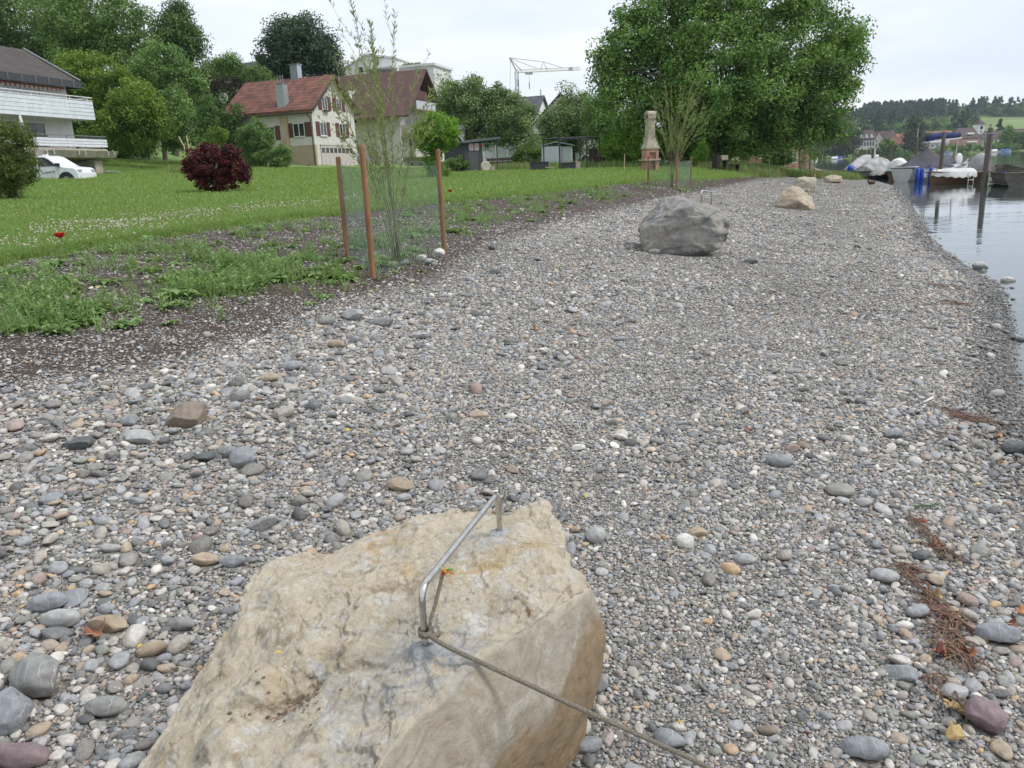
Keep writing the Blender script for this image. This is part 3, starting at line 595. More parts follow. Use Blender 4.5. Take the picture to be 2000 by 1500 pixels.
# ---------------- other boulders ----------------
def rock(name, label, cat, c, dims, m, seed, facets=8, nsc=1.2, namp=.12, rz=0., sub=6, tilt=(0,0), group=None, chip=.0, shape=None, sink=.12, attrs=None):
    rs = np.random.RandomState(seed); v, f = IC[sub]; q = v.copy(); q = np.sign(q)*np.abs(q)**.85
    for _ in range(facets):
        n = rs.normal(size=3); n /= np.linalg.norm(n); h = rs.uniform(.55, .9); q = q-np.outer(np.clip(q@n-h, 0, None)*.93, n)
    if shape: q = shape(q)
    o = rs.uniform(0, 60, 3); q = q*(1+namp*fbm(q*nsc+o, 4, .5)[:,None])
    if chip: 
        val, f1, ed = voro(q*np.array([2.6,2.6,3.4])+.5*fbm(q*2+o, 2)[:,None]+o); q = q*(1+chip*(val-.5)*ss(ed, 0, .12))[:,None]
        val, f1, ed = voro(q*7+.5*fbm(q*5+o, 2)[:,None]+o); q = q*(1+chip*.3*(val-.5)*ss(ed, 0, .15)+.006*fbm(q*22, 2))[:,None]
    d = np.array(dims)/2; q = q/np.abs(q).max(0)*d
    Rm = np.array(Matrix.Rotation(tilt[0], 3, 'X') @ Matrix.Rotation(tilt[1], 3, 'Y')); q = q @ Rm.T; q[:,2] += -q[:,2].min()-dims[2]*sink
    o_ = npmesh(name, q, f, m, smooth=True); o_.location = [float(a) for a in c]; o_.rotation_euler = (0,0,rz); tag(o_, label, cat, group)
    return o_
def tworock(name, top, dark, light, warm, scale=3.):
    m = bpy.data.materials.new(name); m.use_nodes = True; nt = m.node_tree; p = nt.nodes['Principled BSDF']; p.inputs['Roughness'].default_value = .8; p.inputs['Specular IOR Level'].default_value = .3
    tc = N(nt, 'ShaderNodeTexCoord')
    n = N(nt, 'ShaderNodeTexNoise', i_Scale=scale, i_Detail=8., i_Roughness=.68, i_Distortion=.6); L(nt, tc.outputs['Object'], n.inputs[0])
    r = N(nt, 'ShaderNodeValToRGB'); e = r.color_ramp.elements; st = [(.3,dark),(.45,top),(.56,warm),(.68,light)]
    while len(e) < 4: e.new(.5)
    for k, (a, c) in enumerate(st): e[k].position = a; e[k].color = (*c, 1)
    L(nt, n.outputs[0], r.inputs[0])
    v = N(nt, 'ShaderNodeTexNoise', i_Scale=scale*9, i_Detail=6., i_Roughness=.75); L(nt, tc.outputs['Object'], v.inputs[0]); mr = N(nt, 'ShaderNodeMapRange', i_1=.3, i_2=.65, i_3=.7, i_4=1.15); L(nt, v.outputs[0], mr.inputs[0])
    hs = N(nt, 'ShaderNodeHueSaturation'); L(nt, r.outputs[0], hs.inputs['Color']); L(nt, mr.outputs[0], hs.inputs['Value']); L(nt, hs.outputs[0], p.inputs['Base Color'])
    b = N(nt, 'ShaderNodeBump', i_Strength=.6, i_Distance=.02); L(nt, v.outputs[0], b.inputs['Height']); L(nt, b.outputs[0], p.inputs['Normal']); return m
M_grock = tworock('grey_rock', (.255,.25,.24), (.13,.14,.16), (.38,.37,.35), (.29,.27,.235))
M_trock = tworock('tan_rock', (.43,.36,.27), (.28,.22,.16), (.56,.50,.41), (.48,.40,.30))
M_prock = tworock('pale_rock', (.40,.36,.28), (.24,.20,.15), (.52,.48,.40), (.43,.38,.29))
def size_at(p, wpx): return wpx*np.linalg.norm(p[:2])/F_
g2 = hit(1340, 502); g2[1] += .50; g2[2] = float(gz(g2[0], g2[1])); w2 = size_at(g2, 176); print('boulder2', g2, w2)
def sh2(q):
    q = np.sign(q)*np.abs(q)**.85  # high left shoulder, sloping to the right
    q = q.copy(); q[:,2] *= np.where(q[:,0] > 0, 1-.30*np.clip(q[:,0],0,1), 1-.18*np.clip(-q[:,0],0,1)); q[:,0] += .10*q[:,2]*(q[:,2] < 0); return q
b2 = thing('boulder', 'big rugged grey boulder with a small steel handle, alone in mid beach', 'boulder', g2)
rk = rock('rock', None, None, (0,0,0), (w2, w2*.8, w2*.76), M_grock, 33, 9, 1.1, .07, chip=.12, shape=sh2, sink=.20); rk.parent = b2
def small_handle(root, base, px, pyb, dx, dy, h, ylen, r=.012):
    """bar handle standing on the rock"""
    a = np.array(dx, float); b = np.array(dy, float); MB().tube(bar_path(a, b, h, h+ylen, .035, 5), r, 8).build('handle', M_steel, root, smooth=True)
def top_z(o, x, y): 
    c = np.array([list(v.co) for v in o.data.vertices]); d = np.hypot(c[:,0]-x, c[:,1]-y); m = d < .06; return float(c[m,2].max()) if m.any() else float(c[:,2].max())
s_ = w2/176
hx, hx2 = 34*s_, 62*s_; small_handle(b2, None, 0, 0, (hx, -.22, top_z(rk, hx, -.22)-.02), (hx2, .12, top_z(rk, hx2, .12)-.02), .22, .03, .015)
def clearing(p, r):
    if p[1] < 33: occ_disc(np.array([p[0]]), np.array([p[1]]), r)
clearing(g2, w2*.42)
def far_boulder(px, py, wpx, hpx, m, label, seed, handle=None, shape=None, facets=8, dep=.8, tilt=(0,0)):
    g = hit(px, py); W = size_at(g, wpx); Hh = size_at(g, hpx); g[1] += W*dep*.4; g[2] = float(gz(g[0], g[1]))
    root = thing('boulder', label, 'boulder', g); r = rock('rock', None, None, (0,0,0), (W, W*dep, Hh*1.25), m, seed, facets, 1.3, .11, chip=.08, shape=shape, sub=5, sink=.12, tilt=tilt); r.parent = root; clearing(g, W*.45)
    if handle: 
        a, b = handle; za = top_z(r, a[0]*W, a[1]*W); MB().tube(bar_path(np.array([a[0]*W, a[1]*W, za-.03]), np.array([b[0]*W, b[1]*W, top_z(r, b[0]*W, b[1]*W)-.03]), .16, .16, .03, 4), .012, 6).build('handle', M_steel, root, smooth=True)
    return root
def sh3(q):
    q = q.copy(); q[:,2] *= np.where(q[:,2] > 0, 1.3-.85*ss(q[:,0], -.35, .9)-.35*ss(-q[:,0], .3, 1), 1); return q
far_boulder(1566, 410, 78, 48, M_trock, 'peaked sandy tan boulder beyond the big grey one, with a thin steel handle', 14, ((.22,-.1),(.36,.15)), sh3, 6)
far_boulder(1580, 376, 43, 26, M_prock, 'flat blocky pale grey boulder close behind the peaked tan one', 8, ((.3,-.1),(.4,.2)), lambda q: np.sign(q)*np.abs(q)**.75, 5)
far_boulder(1632, 358, 34, 15, M_trock, 'low tan boulder farthest along the beach near the water plants', 9, None, None, 6)
far_boulder(1588, 341, 26, 14, M_prock, 'pinkish grey broken rock beside the third willow enclosure', 15, None, None, 9)
# ---------------- notable stones ----------------
SM = {}
def smat(nm, c, v=False, sc=30., rough=.65):
    if nm not in SM: SM[nm] = pebble_mat(nm, c, veins=v, scale=sc, rough=rough)
    return SM[nm]
BL, GR, LG, BR, TN, WH, PK, DG, OC = ('blue_grey_stone',(.24,.25,.265)),('grey_stone',(.23,.23,.22)),('light_grey_stone',(.36,.36,.35)),('brown_grey_stone',(.22,.18,.14)),('tan_stone',(.36,.29,.21)),('white_stone',(.58,.57,.52)),('purple_stone',(.22,.165,.17)),('dark_grey_stone',(.10,.11,.11)),('ochre_stone',(.42,.28,.14))
# px, py(centre of base), width px, height px, material, angular cuts, label
ST = [
 (362,848,66,64,BR,7,'block shaped brown stone standing upright among the cobbles left of the middle'),
 (478,925,50,54,BL,1,'egg shaped blue grey stone with a fine white line, leaning on a smaller grey one'),
 (447,900,48,26,GR,1,'rounded grey stone lying against the egg shaped blue grey stone'),
 (402,908,34,30,DG,2,'rough dark grey stone just left of the egg shaped pair'),
 (274,872,56,32,LG,6,'flat pale grey slab with sharp corners below the upright brown stone'),
 (153,884,48,32,DG,5,'rough charcoal stone left of the pale grey slab'),
 (257,838,40,28,BL,2,'blue and white mottled stone behind the pale grey slab'),
 (103,990,32,32,BL,0,'round blue grey stone like a ball near the left edge'),
 (782,966,54,30,TN,1,'smooth beige oval stone above the tip of the foreground boulder'),
 (790,985,32,20,LG,0,'small light oval stone touching the smooth beige oval one'),
 (678,795,42,26,WH,3,'white marbled stone in the middle of the cobbles'),
 (935,822,38,22,TN,6,'flat pinkish slab with a square corner on fine gravel'),
 (998,824,24,18,WH,0,'round cream pebble next to the flat pinkish slab'),
 (820,667,40,24,LG,5,'angular light grey stone in the heap below the wire enclosure'),
 (692,632,48,24,LG,3,'long pale greenish boulder stone topping the heap below the wire enclosure'),
 (658,684,36,18,TN,0,'flat smooth pinkish tan stone below the heap'),
 (752,643,40,18,GR,3,'mid grey lump at the right end of the heap below the wire enclosure'),
 (640,640,34,20,GR,2,'grey hump at the left end of the heap below the wire enclosure'),
 (606,640,18,24,BL,4,'upright blue grey sliver left of the heap'),
 (528,752,36,24,TN,1,'olive rounded stone on the pile at the left'),
 (470,790,40,24,GR,2,'dull grey stone under the olive one'),
 (568,730,42,22,BL,1,'long light blue stone at the top of the left pile'),
 (965,540,26,18,DG,5,'dark brown stone at the edge of the mulch right of the wire enclosure'),
 (1278,500,24,12,GR,0,'smooth grey cobble at the foot of the big grey boulder'),
 (1466,520,24,14,DG,5,'dark green grey stone right of the big grey boulder'),
 (455,1116,46,26,BL,0,'smooth light blue oval stone left above the foreground boulder'),
 (400,1112,50,34,TN,3,'warm brown stone with blunt corners beside the light blue oval'),
 (515,1040,56,26,GR,5,'greenish grey slab lying above the foreground boulder'),
 (1165,1072,40,46,LG,1,'upright light grey oval cobble right of the boulder tip'),
 (1338,1088,34,64,WH,1,'long creamy white stone like a tooth on the fine gravel'),
 (1362,1056,38,28,TN,1,'pale brown flat stone just above the long creamy one'),
 (1455,1110,42,30,LG,0,'light grey oval stone on the open gravel to the right'),
 (1308,1470,60,48,BL,1,'pale blue stone with a white vein beside the rope'),
 (1150,1480,54,42,BL,0,'round dark blue cobble at the bottom beside the boulder'),
 (1408,1296,32,34,TN,0,'round brown cobble with a cream spot on the right gravel'),
 (1500,1444,36,24,BR,1,'brown striped pebble low on the right'),
 (1688,1492,76,30,BL,1,'long grey blue stone cut by the bottom edge right of the rope'),
 (1790,1214,46,34,BL,1,'blue grey stone left of the drift line'),
 (1945,1262,68,34,BL,1,'long blue grey stone at the right edge'),
 (1918,1440,58,62,PK,2,'dark purple blue stone right of the dry leaves'),
 (1862,1376,48,38,LG,2,'grey stone at the lower end of the drift line'),
 (1762,1336,60,32,BL,6,'flat bluish slab left of the red leaf'),
 (1764,1237,32,22,WH,2,'bright white stone left of the drift line'),
 (98,1200,62,30,BL,0,'flat blue oval stone at the left, upper one of two'),
 (122,1232,66,38,LG,0,'large smooth grey blue oval with scratches at the left, lower one of two'),
 (148,1190,42,38,BL,1,'rounded blue grey stone on top of the two ovals'),
 (212,1244,62,34,TN,3,'tan and grey two toned stone right of the ovals'),
 (84,1372,84,70,GR,3,'big speckled granite stone low at the left'),
 (210,1412,66,46,GR,1,'pair shaped plain grey stone near the left of the boulder'),
 (45,1508,90,50,PK,2,'dull purple red stone in the bottom left corner'),
 (24,1440,66,70,BL,6,'slab of blue slate at the left edge'),
 (300,1288,52,34,TN,0,'oval khaki stone with a small stone on its end left of the boulder'),
 (356,1238,50,26,GR,0,'flat round grey stone left of the boulder'),
 (1745,862,38,22,BL,1,'smooth blue grey cobble on the right part of the beach'),
 (1978,893,50,26,DG,2,'dark stone near the water at the right edge'),
 (1520,915,52,14,BL,1,'thin pale blue stone like a blade on the right gravel'),
 (1130,886,30,16,WH,2,'white and grey stone on the open gravel'),
 (1570,882,24,22,BR,1,'dark brown egg shaped pebble in the open gravel'),
 (1915,532,34,14,LG,2,'pale stones ridge at the water line'),
 (1968,558,26,10,WH,3,'white flat rock at the very edge of the water'),
]
for k, (px, py, wp, hp, mt_, cuts, lb) in enumerate(ST):
    g = hit(px, py-hp*.30); W = size_at(g, wp)*math.hypot(1, (1.6-g[2])/max(g[1],.1)); el = math.atan2(1.6-g[2], np.linalg.norm(g[:2]))
    hh = W*(.52 if cuts < 5 else .40); aspect = hp/wp
    dy = max((aspect*W-hh*math.cos(el))/max(math.sin(el),.1), .45*W); dy = min(dy, W*1.35)
    if aspect > .8 and hp > 45: hh = W*.85; dy = min(max(dy,W*.6), W)
    rs = np.random.RandomState(100+k); v, f = IC[5]
    q = pebble_shape(v, rs, ang=cuts, sq=(.8 if cuts > 3 else 1.), amp=.14); q[:,2] += .03*perlin(q*3+k)
    q = q/np.abs(q).max(0)*np.array([W/2, dy/2, hh/2]); q = q*(1+(.03 if cuts > 2 else .012)*fbm(q/W*7+k, 3)[:,None]); q[:,2] += hh*.36
    rz = rs.uniform(-.35,.35) if aspect < 1.3 else .3
    o = npmesh('stone', q, f, smat(mt_[0], mt_[1], mt_[0].startswith('blue') or mt_[0].startswith('grey'), 26.), smooth=True)
    o.location = [float(a) for a in g]; o.rotation_euler = (rs.normal(0,.08), rs.normal(0,.08), rz); tag(o, lb, 'stone', 'larger stones lying on the gravel')
    if g[1] < 33: occ_disc(g[:1], g[1:2], W*.40)
# ---------------- foliage ----------------
def atY(px, py, Y): d = ray(px, py); return d*(Y/d[1])+np.array([0,0,H])
def leaf_cloud(name, cen, rad, npc, ls, m, parent, rs, up=.5, shell=.5, flat=.8, aspect=.55, origin=None, jitter=.12, tintamp=.35):
    """leaves as small bent blades around clump centres cen (n,3) of radius rad (n,)"""
    n = len(cen)*npc; ci = np.repeat(np.arange(len(cen)), npc)
    d = rs.normal(size=(n,3)); d /= np.linalg.norm(d, axis=1)[:,None]; r = rs.rand(n)**shell
    p = cen[ci]+d*(rad[ci]*r)[:,None]*np.array([1,1,flat])
    nrm = d*.7+rs.normal(size=(n,3))*.8+np.array([0,0,up]); nrm /= np.linalg.norm(nrm, axis=1)[:,None]
    a = np.cross(nrm, rs.normal(size=(n,3))); a /= np.linalg.norm(a, axis=1)[:,None]; b = np.cross(nrm, a)
    s = ls*rs.uniform(.65, 1.25, n)[:,None]*.5
    v = np.stack([p-a*s, p+b*s*aspect-a*s*.1, p+a*s-nrm*s*.25, p-b*s*aspect-a*s*.1], 1).reshape(-1,3)
    f = np.arange(n*4).reshape(n,4)
    tint = np.clip(.5+tintamp*(rs.rand(len(cen))[ci]-.5)+jitter*rs.normal(size=n)+.0*r, 0, 1)
    if origin is not None: v = v-np.array(origin)
    return npmesh(name, v, f, m, parent, attrs={'tint': np.repeat(tint, 4)})
def clumps(blobs, n, rc, rs, fill=.55, gap=.0):
    """clump centres in ellipsoid blobs [(c, (rx,ry,rz))]; mostly near the surface"""
    vol = np.array([b[1][0]*b[1][2] for b in blobs]); cnt = np.maximum((n*vol/vol.sum()).astype(int), 3); out = []; rr = []
    for (c, r), k in zip(blobs, cnt):
        d = rs.normal(size=(k,3)); d /= np.linalg.norm(d, axis=1)[:,None]; q = fill+(1-fill)*rs.rand(k)**.7
        q *= 1+.20*perlin(d*2.6+c)  # uneven outline
        out.append(np.array(c)+d*q[:,None]*np.array(r)); rr.append(rc*rs.uniform(.6, 1.45, k))
    return np.concatenate(out), np.concatenate(rr)
LM = {
 'plane': leafmat('plane_leaves', (0.057,0.139,0.039), (0.225,0.370,0.081), .22),
 'dark': leafmat('dark_leaves', (0.043,0.094,0.031), (0.143,0.233,0.061), .2),
 'conifer': leafmat('conifer_needles', (0.025,0.060,0.032), (0.075,0.130,0.061), .1),
 'hazel': leafmat('hazel_leaves', (0.062,0.128,0.022), (0.231,0.346,0.057), .3),
 'mid': leafmat('mid_green_leaves', (0.066,0.145,0.044), (0.225,0.348,0.096), .25),
 'fruit': leafmat('fruit_tree_leaves', (0.078,0.147,0.059), (0.278,0.370,0.138), .2),
 'maroon': leafmat('brownish_purple_leaves', (.040,.036,.022), (.125,.105,.065), .15),
 'red': leafmat('dark_red_leaves', (.024,.009,.010), (.140,.024,.026), .2, nscale=2.),
 'yellowish': leafmat('olive_tipped_leaves', (.045,.085,.016), (.19,.235,.06), .25, nscale=2.),
 'topiary': leafmat('bright_clipped_leaves', (0.084,0.188,0.024), (0.243,0.439,0.051), .25, nscale=1.),
 'willow': leafmat('willow_leaves', (0.129,0.172,0.055), (0.312,0.356,0.137), .35, nscale=3.),
 'thuja': leafmat('thuja_fronds', (0.046,0.108,0.024), (0.127,0.242,0.051), .15, nscale=2.),
 'farw': leafmat('distant_willow_leaves', (0.059,0.085,0.043), (0.118,0.145,0.076), .2, nscale=.2),
}
M_bark = mat('bark', (.11,.085,.065), .9, (.055,.042,.034), 9., bump=.6, bscale=30., stretch=(1,1,.25))
M_bark2 = mat('pale_bark', (.20,.19,.16), .9, (.12,.11,.09), 7., bump=.4, bscale=30.)
def tree(name, label, cat, px, Y, blobs, m, n=160, npc=90, rc=.6, ls=.2, trunk=.25, seed=1, group=None, fill=.5, flat=.8, dz=0., limbs=10, depth=1., aspect=.55, up=.5, bark=None, lean=0., tintamp=.35):
    rs = np.random.RandomState(seed); base = P(px, Y, dz); root = thing(name, label, cat, base, 0, group)
    bl = []
    for b in blobs:
        bx, by, rx, ry = b[:4]; dy = b[4] if len(b) > 4 else 0.; c = atY(bx, by, Y+dy); k = (Y+dy)/F_; bl.append((c-base, (rx*k, max(min(rx,ry*1.2)*k*depth, rc), ry*k)))
    cc, rr = clumps(bl, n, rc, rs, fill)
    cc[:,2] = np.maximum(cc[:,2], rr*.3)
    leaf_cloud('crown', cc, rr, npc, ls, LM[m], root, rs, flat=flat, aspect=aspect, up=up, tintamp=tintamp)
    if trunk:
        top = np.mean([b[0] for b in bl], 0); topz = max(b[0][2]+b[1][2]*.5 for b in bl); mb = MB(); fork = np.array([top[0]*.3+lean, top[1]*.3, max(min(b[0][2]-b[1][2]*.6 for b in bl), .25*topz)])
        mb.tube([(0,0,-.3), (0,0,.0), fork*.55, fork], [trunk*1.35, trunk*1.1, trunk*.9, trunk*.8], 9)
        sel = rs.permutation(len(cc))[:limbs]
        for q in sel: 
            e = cc[q]; mid = fork*.55+e*.45+rs.normal(size=3)*.12*trunk*4+np.array([0,0,.08*topz]); mb.tube([fork-np.array([0,0,.1]), mid, e], [trunk*.55, trunk*.3, trunk*.06], 6)
        mb.build('trunk', bark or M_bark, root, smooth=True)
    return root
G1 = 'trees and bushes covering the slope behind the meadow'
# big plane tree
tree('plane_tree', 'huge broad crowned green tree filling the upper right of the sky behind the brick barbecue', 'tree', 1410, 56,
 [(1420,120,150,135),(1300,60,95,85),(1255,150,85,100),(1215,90,45,65),(1235,220,60,60),(1560,90,110,95),(1630,130,58,75),(1600,215,70,70),(1500,-10,130,70),(1380,0,110,60),(1410,235,130,62),(1530,235,85,55),(1590,265,45,38),(1320,220,90,60),(1200,155,38,50),(1655,105,36,48),(1480,180,120,90),(1410,270,95,34),(1480,262,70,36),(1345,262,60,30),(1420,180,110,80,-3)],
 'plane', n=950, npc=170, rc=.85, ls=.225, trunk=.42, seed=11, fill=.35, limbs=22, depth=.9)
# wooded slope, far to near
tree('broadleaf_tree', 'tall dark tree with sky gaps at the top left, above the dark roofed apartment house', 'tree', 40, 92, [(60,55,110,80),(-30,60,90,90),(90,110,80,60),(0,130,90,70)], 'dark', n=330, npc=133, rc=1.3, ls=0.336, trunk=.5, seed=2, group=G1, dz=2, limbs=18)
tree('broadleaf_tree', 'tall spreading green tree whose forked trunk shows against the sky, second from the top left', 'tree', 165, 84, [(190,35,85,60),(235,75,52,48),(160,85,70,50),(110,20,60,50),(255,118,45,35)], 'mid', n=270, npc=125, rc=1.05, ls=0.288, trunk=.4, seed=3, group=G1, limbs=18)
tree('broadleaf_tree', 'dark feathery pointed tree against the sky between the tall left trees and the red roof', 'tree', 340, 82, [(338,62,42,46),(362,85,32,38),(330,105,55,35),(345,30,18,22)], 'dark', n=150, npc=125, rc=.9, ls=0.272, trunk=.3, seed=4, group=G1, limbs=12)
tree('broadleaf_tree', 'round dense dark tree on the skyline above the red tiled roof', 'tree', 580, 112, [(585,85,62,48),(555,105,45,45),(620,110,40,45),(580,60,40,28),(640,125,25,35),(535,130,30,25),(600,135,60,25)], 'conifer', n=260, npc=140, rc=1.2, ls=0.336, trunk=.5, seed=6, group=G1, dz=4, limbs=12)
tree('broadleaf_tree', 'green skyline bush left of the round dark tree, before the brown roof', 'bush', 470, 106, [(495,146,28,14),(440,126,34,15),(525,165,18,14)], 'mid', n=100, npc=112, rc=.9, ls=0.240, trunk=0, seed=7, group=G1, dz=1)
tree('broadleaf_tree', 'bushy green tree in the middle of the slope below the dark feathery tree', 'tree', 320, 76, [(320,130,50,38),(290,155,50,35),(360,160,35,30)], 'mid', n=130, npc=125, rc=.8, ls=0.256, trunk=.2, seed=8, group=G1)
tree('broadleaf_tree', 'brownish purple leaved tree on the slope just left of the red tiled roof', 'tree', 425, 112, [(430,152,52,36),(395,170,44,42),(455,178,34,40),(370,175,32,30),(425,215,40,40),(525,132,20,12)], 'maroon', n=260, npc=125, rc=.8, ls=0.240, trunk=.2, seed=9, group=G1)
tree('hazel_bush', 'tall bright green bush right beside the apartment house, higher one', 'bush', 185, 68, [(190,150,60,42),(140,150,35,40),(225,185,45,40),(165,200,45,55),(175,250,45,60)], 'hazel', n=230, npc=125, rc=.65, ls=0.216, trunk=0, seed=10, group=G1)
tree('hazel_bush', 'big rounded bright green bush on the slope, leafy down to the meadow', 'bush', 265, 63, [(265,205,50,45),(245,245,52,42),(290,240,40,44),(222,272,32,28)], 'hazel', n=200, npc=125, rc=.6, ls=0.200, trunk=0, seed=12, group=G1)
tree('broadleaf_tree', 'dark layered laurel bush at the foot of the slope right of the bright bushes', 'bush', 340, 70, [(340,215,48,35),(350,250,42,40),(320,235,35,45)], 'mid', n=150, npc=125, rc=.6, ls=0.216, trunk=0, seed=13, group=G1)
tree('broadleaf_tree', 'deep green bush mass behind the narrow conifer and beside the small shed annex', 'bush', 425, 88, [(430,260,45,45),(400,225,40,35),(455,240,30,50)], 'dark', n=120, npc=125, rc=.8, ls=0.240, trunk=0, seed=14, group=G1)
tree('broadleaf_tree', 'shadowy undergrowth bush between the apartment house and the laurel, under the hazels', 'bush', 200, 74, [(190,290,70,30),(260,285,60,30),(140,230,40,40)], 'dark', n=110, npc=125, rc=.8, ls=0.240, trunk=0, seed=44, group=G1)
# thuja columns etc
tree('thuja_column', 'tall narrow clipped conifer column on the meadow edge left of the red roofed house', 'conifer', 404, 66, [(404,205,9,16),(403,228,13,25),(403,255,15,32),(412,230,12,30)], 'thuja', n=110, npc=125, rc=.32, ls=0.128, trunk=.1, seed=15, fill=.7)
tree('round_bush', 'small yellow green round bush between the conifer column and the dark red bush', 'bush', 416, 60, [(416,270,17,17),(405,280,10,12),(432,262,12,14)], 'hazel', n=40, npc=112, rc=.35, ls=0.112, trunk=0, seed=16)
tree('laurel_bush', 'large dark green shrub against the left wall of the red roofed house, taller left part', 'shrub', 500, 74, [(500,268,30,30),(500,300,32,28),(480,285,14,32)], 'mid', n=150, npc=140, rc=.42, ls=0.160, trunk=0, seed=17)
tree('laurel_bush', 'lower dark green shrub by the red roofed house, right of the taller one', 'shrub', 552, 73, [(550,305,18,20),(540,312,20,16)], 'mid', n=70, npc=125, rc=.35, ls=0.144, trunk=0, seed=18)
tree('red_leaf_bush', 'dense dark red leaved round bush standing alone on the lawn', 'bush', 420, 30, [(420,325,58,38),(390,320,32,30),(455,325,30,32),(422,352,44,24),(410,297,34,16),(445,300,22,18),(374,335,18,20),(472,345,16,18),(400,286,12,8)], 'red', n=420, npc=62, rc=.14, ls=0.068, trunk=.03, limbs=16, seed=19, fill=.3, aspect=.8)
tree('round_bush', 'tall olive green bush with bronze leaf tips cut by the left edge of the picture', 'bush', 22, 27, [(10,300,55,60),(15,262,44,30),(30,335,38,34),(-20,320,50,60),(12,365,26,28)], 'yellowish', n=420, npc=84, rc=.2, ls=0.068, trunk=.06, seed=20, fill=.5, limbs=14)
tree('topiary_tree', 'clipped bright green ball tree with ivy covered trunk in front of the pale apartment block', 'tree', 852, 42, [(852,258,40,34),(835,265,25,28),(872,262,22,26),(842,300,14,25),(850,328,14,16)], 'topiary', n=300, npc=112, rc=.22, ls=0.096, trunk=.12, seed=22, fill=.75)
tree('ivy_mound', 'leafy mound round the foot of the clipped ball tree', 'bush', 862, 41, [(862,340,20,14),(850,332,12,14)], 'mid', n=40, npc=98, rc=.18, ls=0.080, trunk=0, seed=23)
tree('fruit_tree', 'wide old fruit tree leaning over the dark grey shed, with bare twigs at its top', 'tree', 945, 66, [(950,215,70,42),(905,195,50,40),(1000,235,48,40),(935,180,42,28),(1010,265,35,28),(895,230,30,25),(960,255,60,28),(985,200,30,25),(880,180,25,25)], 'fruit', n=300, npc=133, rc=.65, ls=0.192, trunk=.3, seed=24, limbs=20, lean=-1.5)
tree('fruit_tree', 'loose grey green fruit tree with upright shoots standing behind the white shed', 'tree', 1120, 76, [(1105,240,45,40),(1085,255,35,35),(1125,205,28,28),(1150,235,40,38),(1100,275,45,22),(1110,185,9,22)], 'fruit', n=220, npc=125, rc=.7, ls=0.208, trunk=.25, seed=25, limbs=14)
tree('fruit_tree', 'green tree between the loose fruit tree and the huge plane tree', 'tree', 1190, 72, [(1190,240,45,42),(1170,215,28,30),(1225,255,40,35),(1185,280,50,22)], 'mid', n=180, npc=125, rc=.7, ls=0.208, trunk=.25, seed=26, limbs=14)
tree('round_bush', 'low green bush between the dark grey shed and the white shed', 'bush', 1028, 70, [(1030,302,28,20),(1015,310,18,14),(1048,300,18,16)], 'hazel', n=70, npc=112, rc=.4, ls=0.144, trunk=0, seed=27)
tree('ground_ivy_bush', 'small leafy plants at the left foot of the dark grey shed', 'plant', 888, 52, [(880,322,22,10),(902,318,12,12)], 'mid', n=40, npc=84, rc=.25, ls=0.104, trunk=0, seed=28)
tree('hedge', 'tall square clipped hedge left of the brick barbecue chimney', 'hedge', 1218, 56, [(1200,290,22,30),(1222,288,25,32),(1245,292,18,28),(1210,270,30,12)], 'topiary', n=190, npc=125, rc=.45, ls=0.136, trunk=0, seed=29, fill=.6, tintamp=.2)
tree('hedge', 'dark hedge between the barbecue and the plane tree, behind the second willow', 'hedge', 1345, 60, [(1310,295,35,22),(1355,285,30,30),(1375,297,26,20),(1285,290,20,28)], 'mid', n=150, npc=125, rc=.5, ls=0.152, trunk=0, seed=30)
tree('round_bush', 'light green bush right of the second willow under the plane tree', 'bush', 1375, 52, [(1374,290,12,14),(1366,302,14,10)], 'topiary', n=30, npc=98, rc=.3, ls=0.120, trunk=0, seed=31)
tree('hedge', 'clipped low hedge under the plane tree in front of the pavilion', 'hedge', 1440, 64, [(1425,297,18,11),(1450,298,15,12),(1400,300,12,10)], 'hazel', n=60, npc=112, rc=.35, ls=0.128, trunk=0, seed=32)
tree('round_bush', 'shiny green bush at the beach head between the water tap and the third willow', 'bush', 1520, 62, [(1518,300,20,20),(1506,306,14,14),(1534,306,12,16)], 'mid', n=80, npc=112, rc=.35, ls=0.160, trunk=0, seed=33)
tree('round_bush', 'pale green small tree behind the shiny bush at the beach head', 'bush', 1490, 74, [(1505,275,18,20),(1480,285,20,16),(1465,275,16,14)], 'hazel', n=70, npc=112, rc=.5, ls=0.176, trunk=0, seed=34)
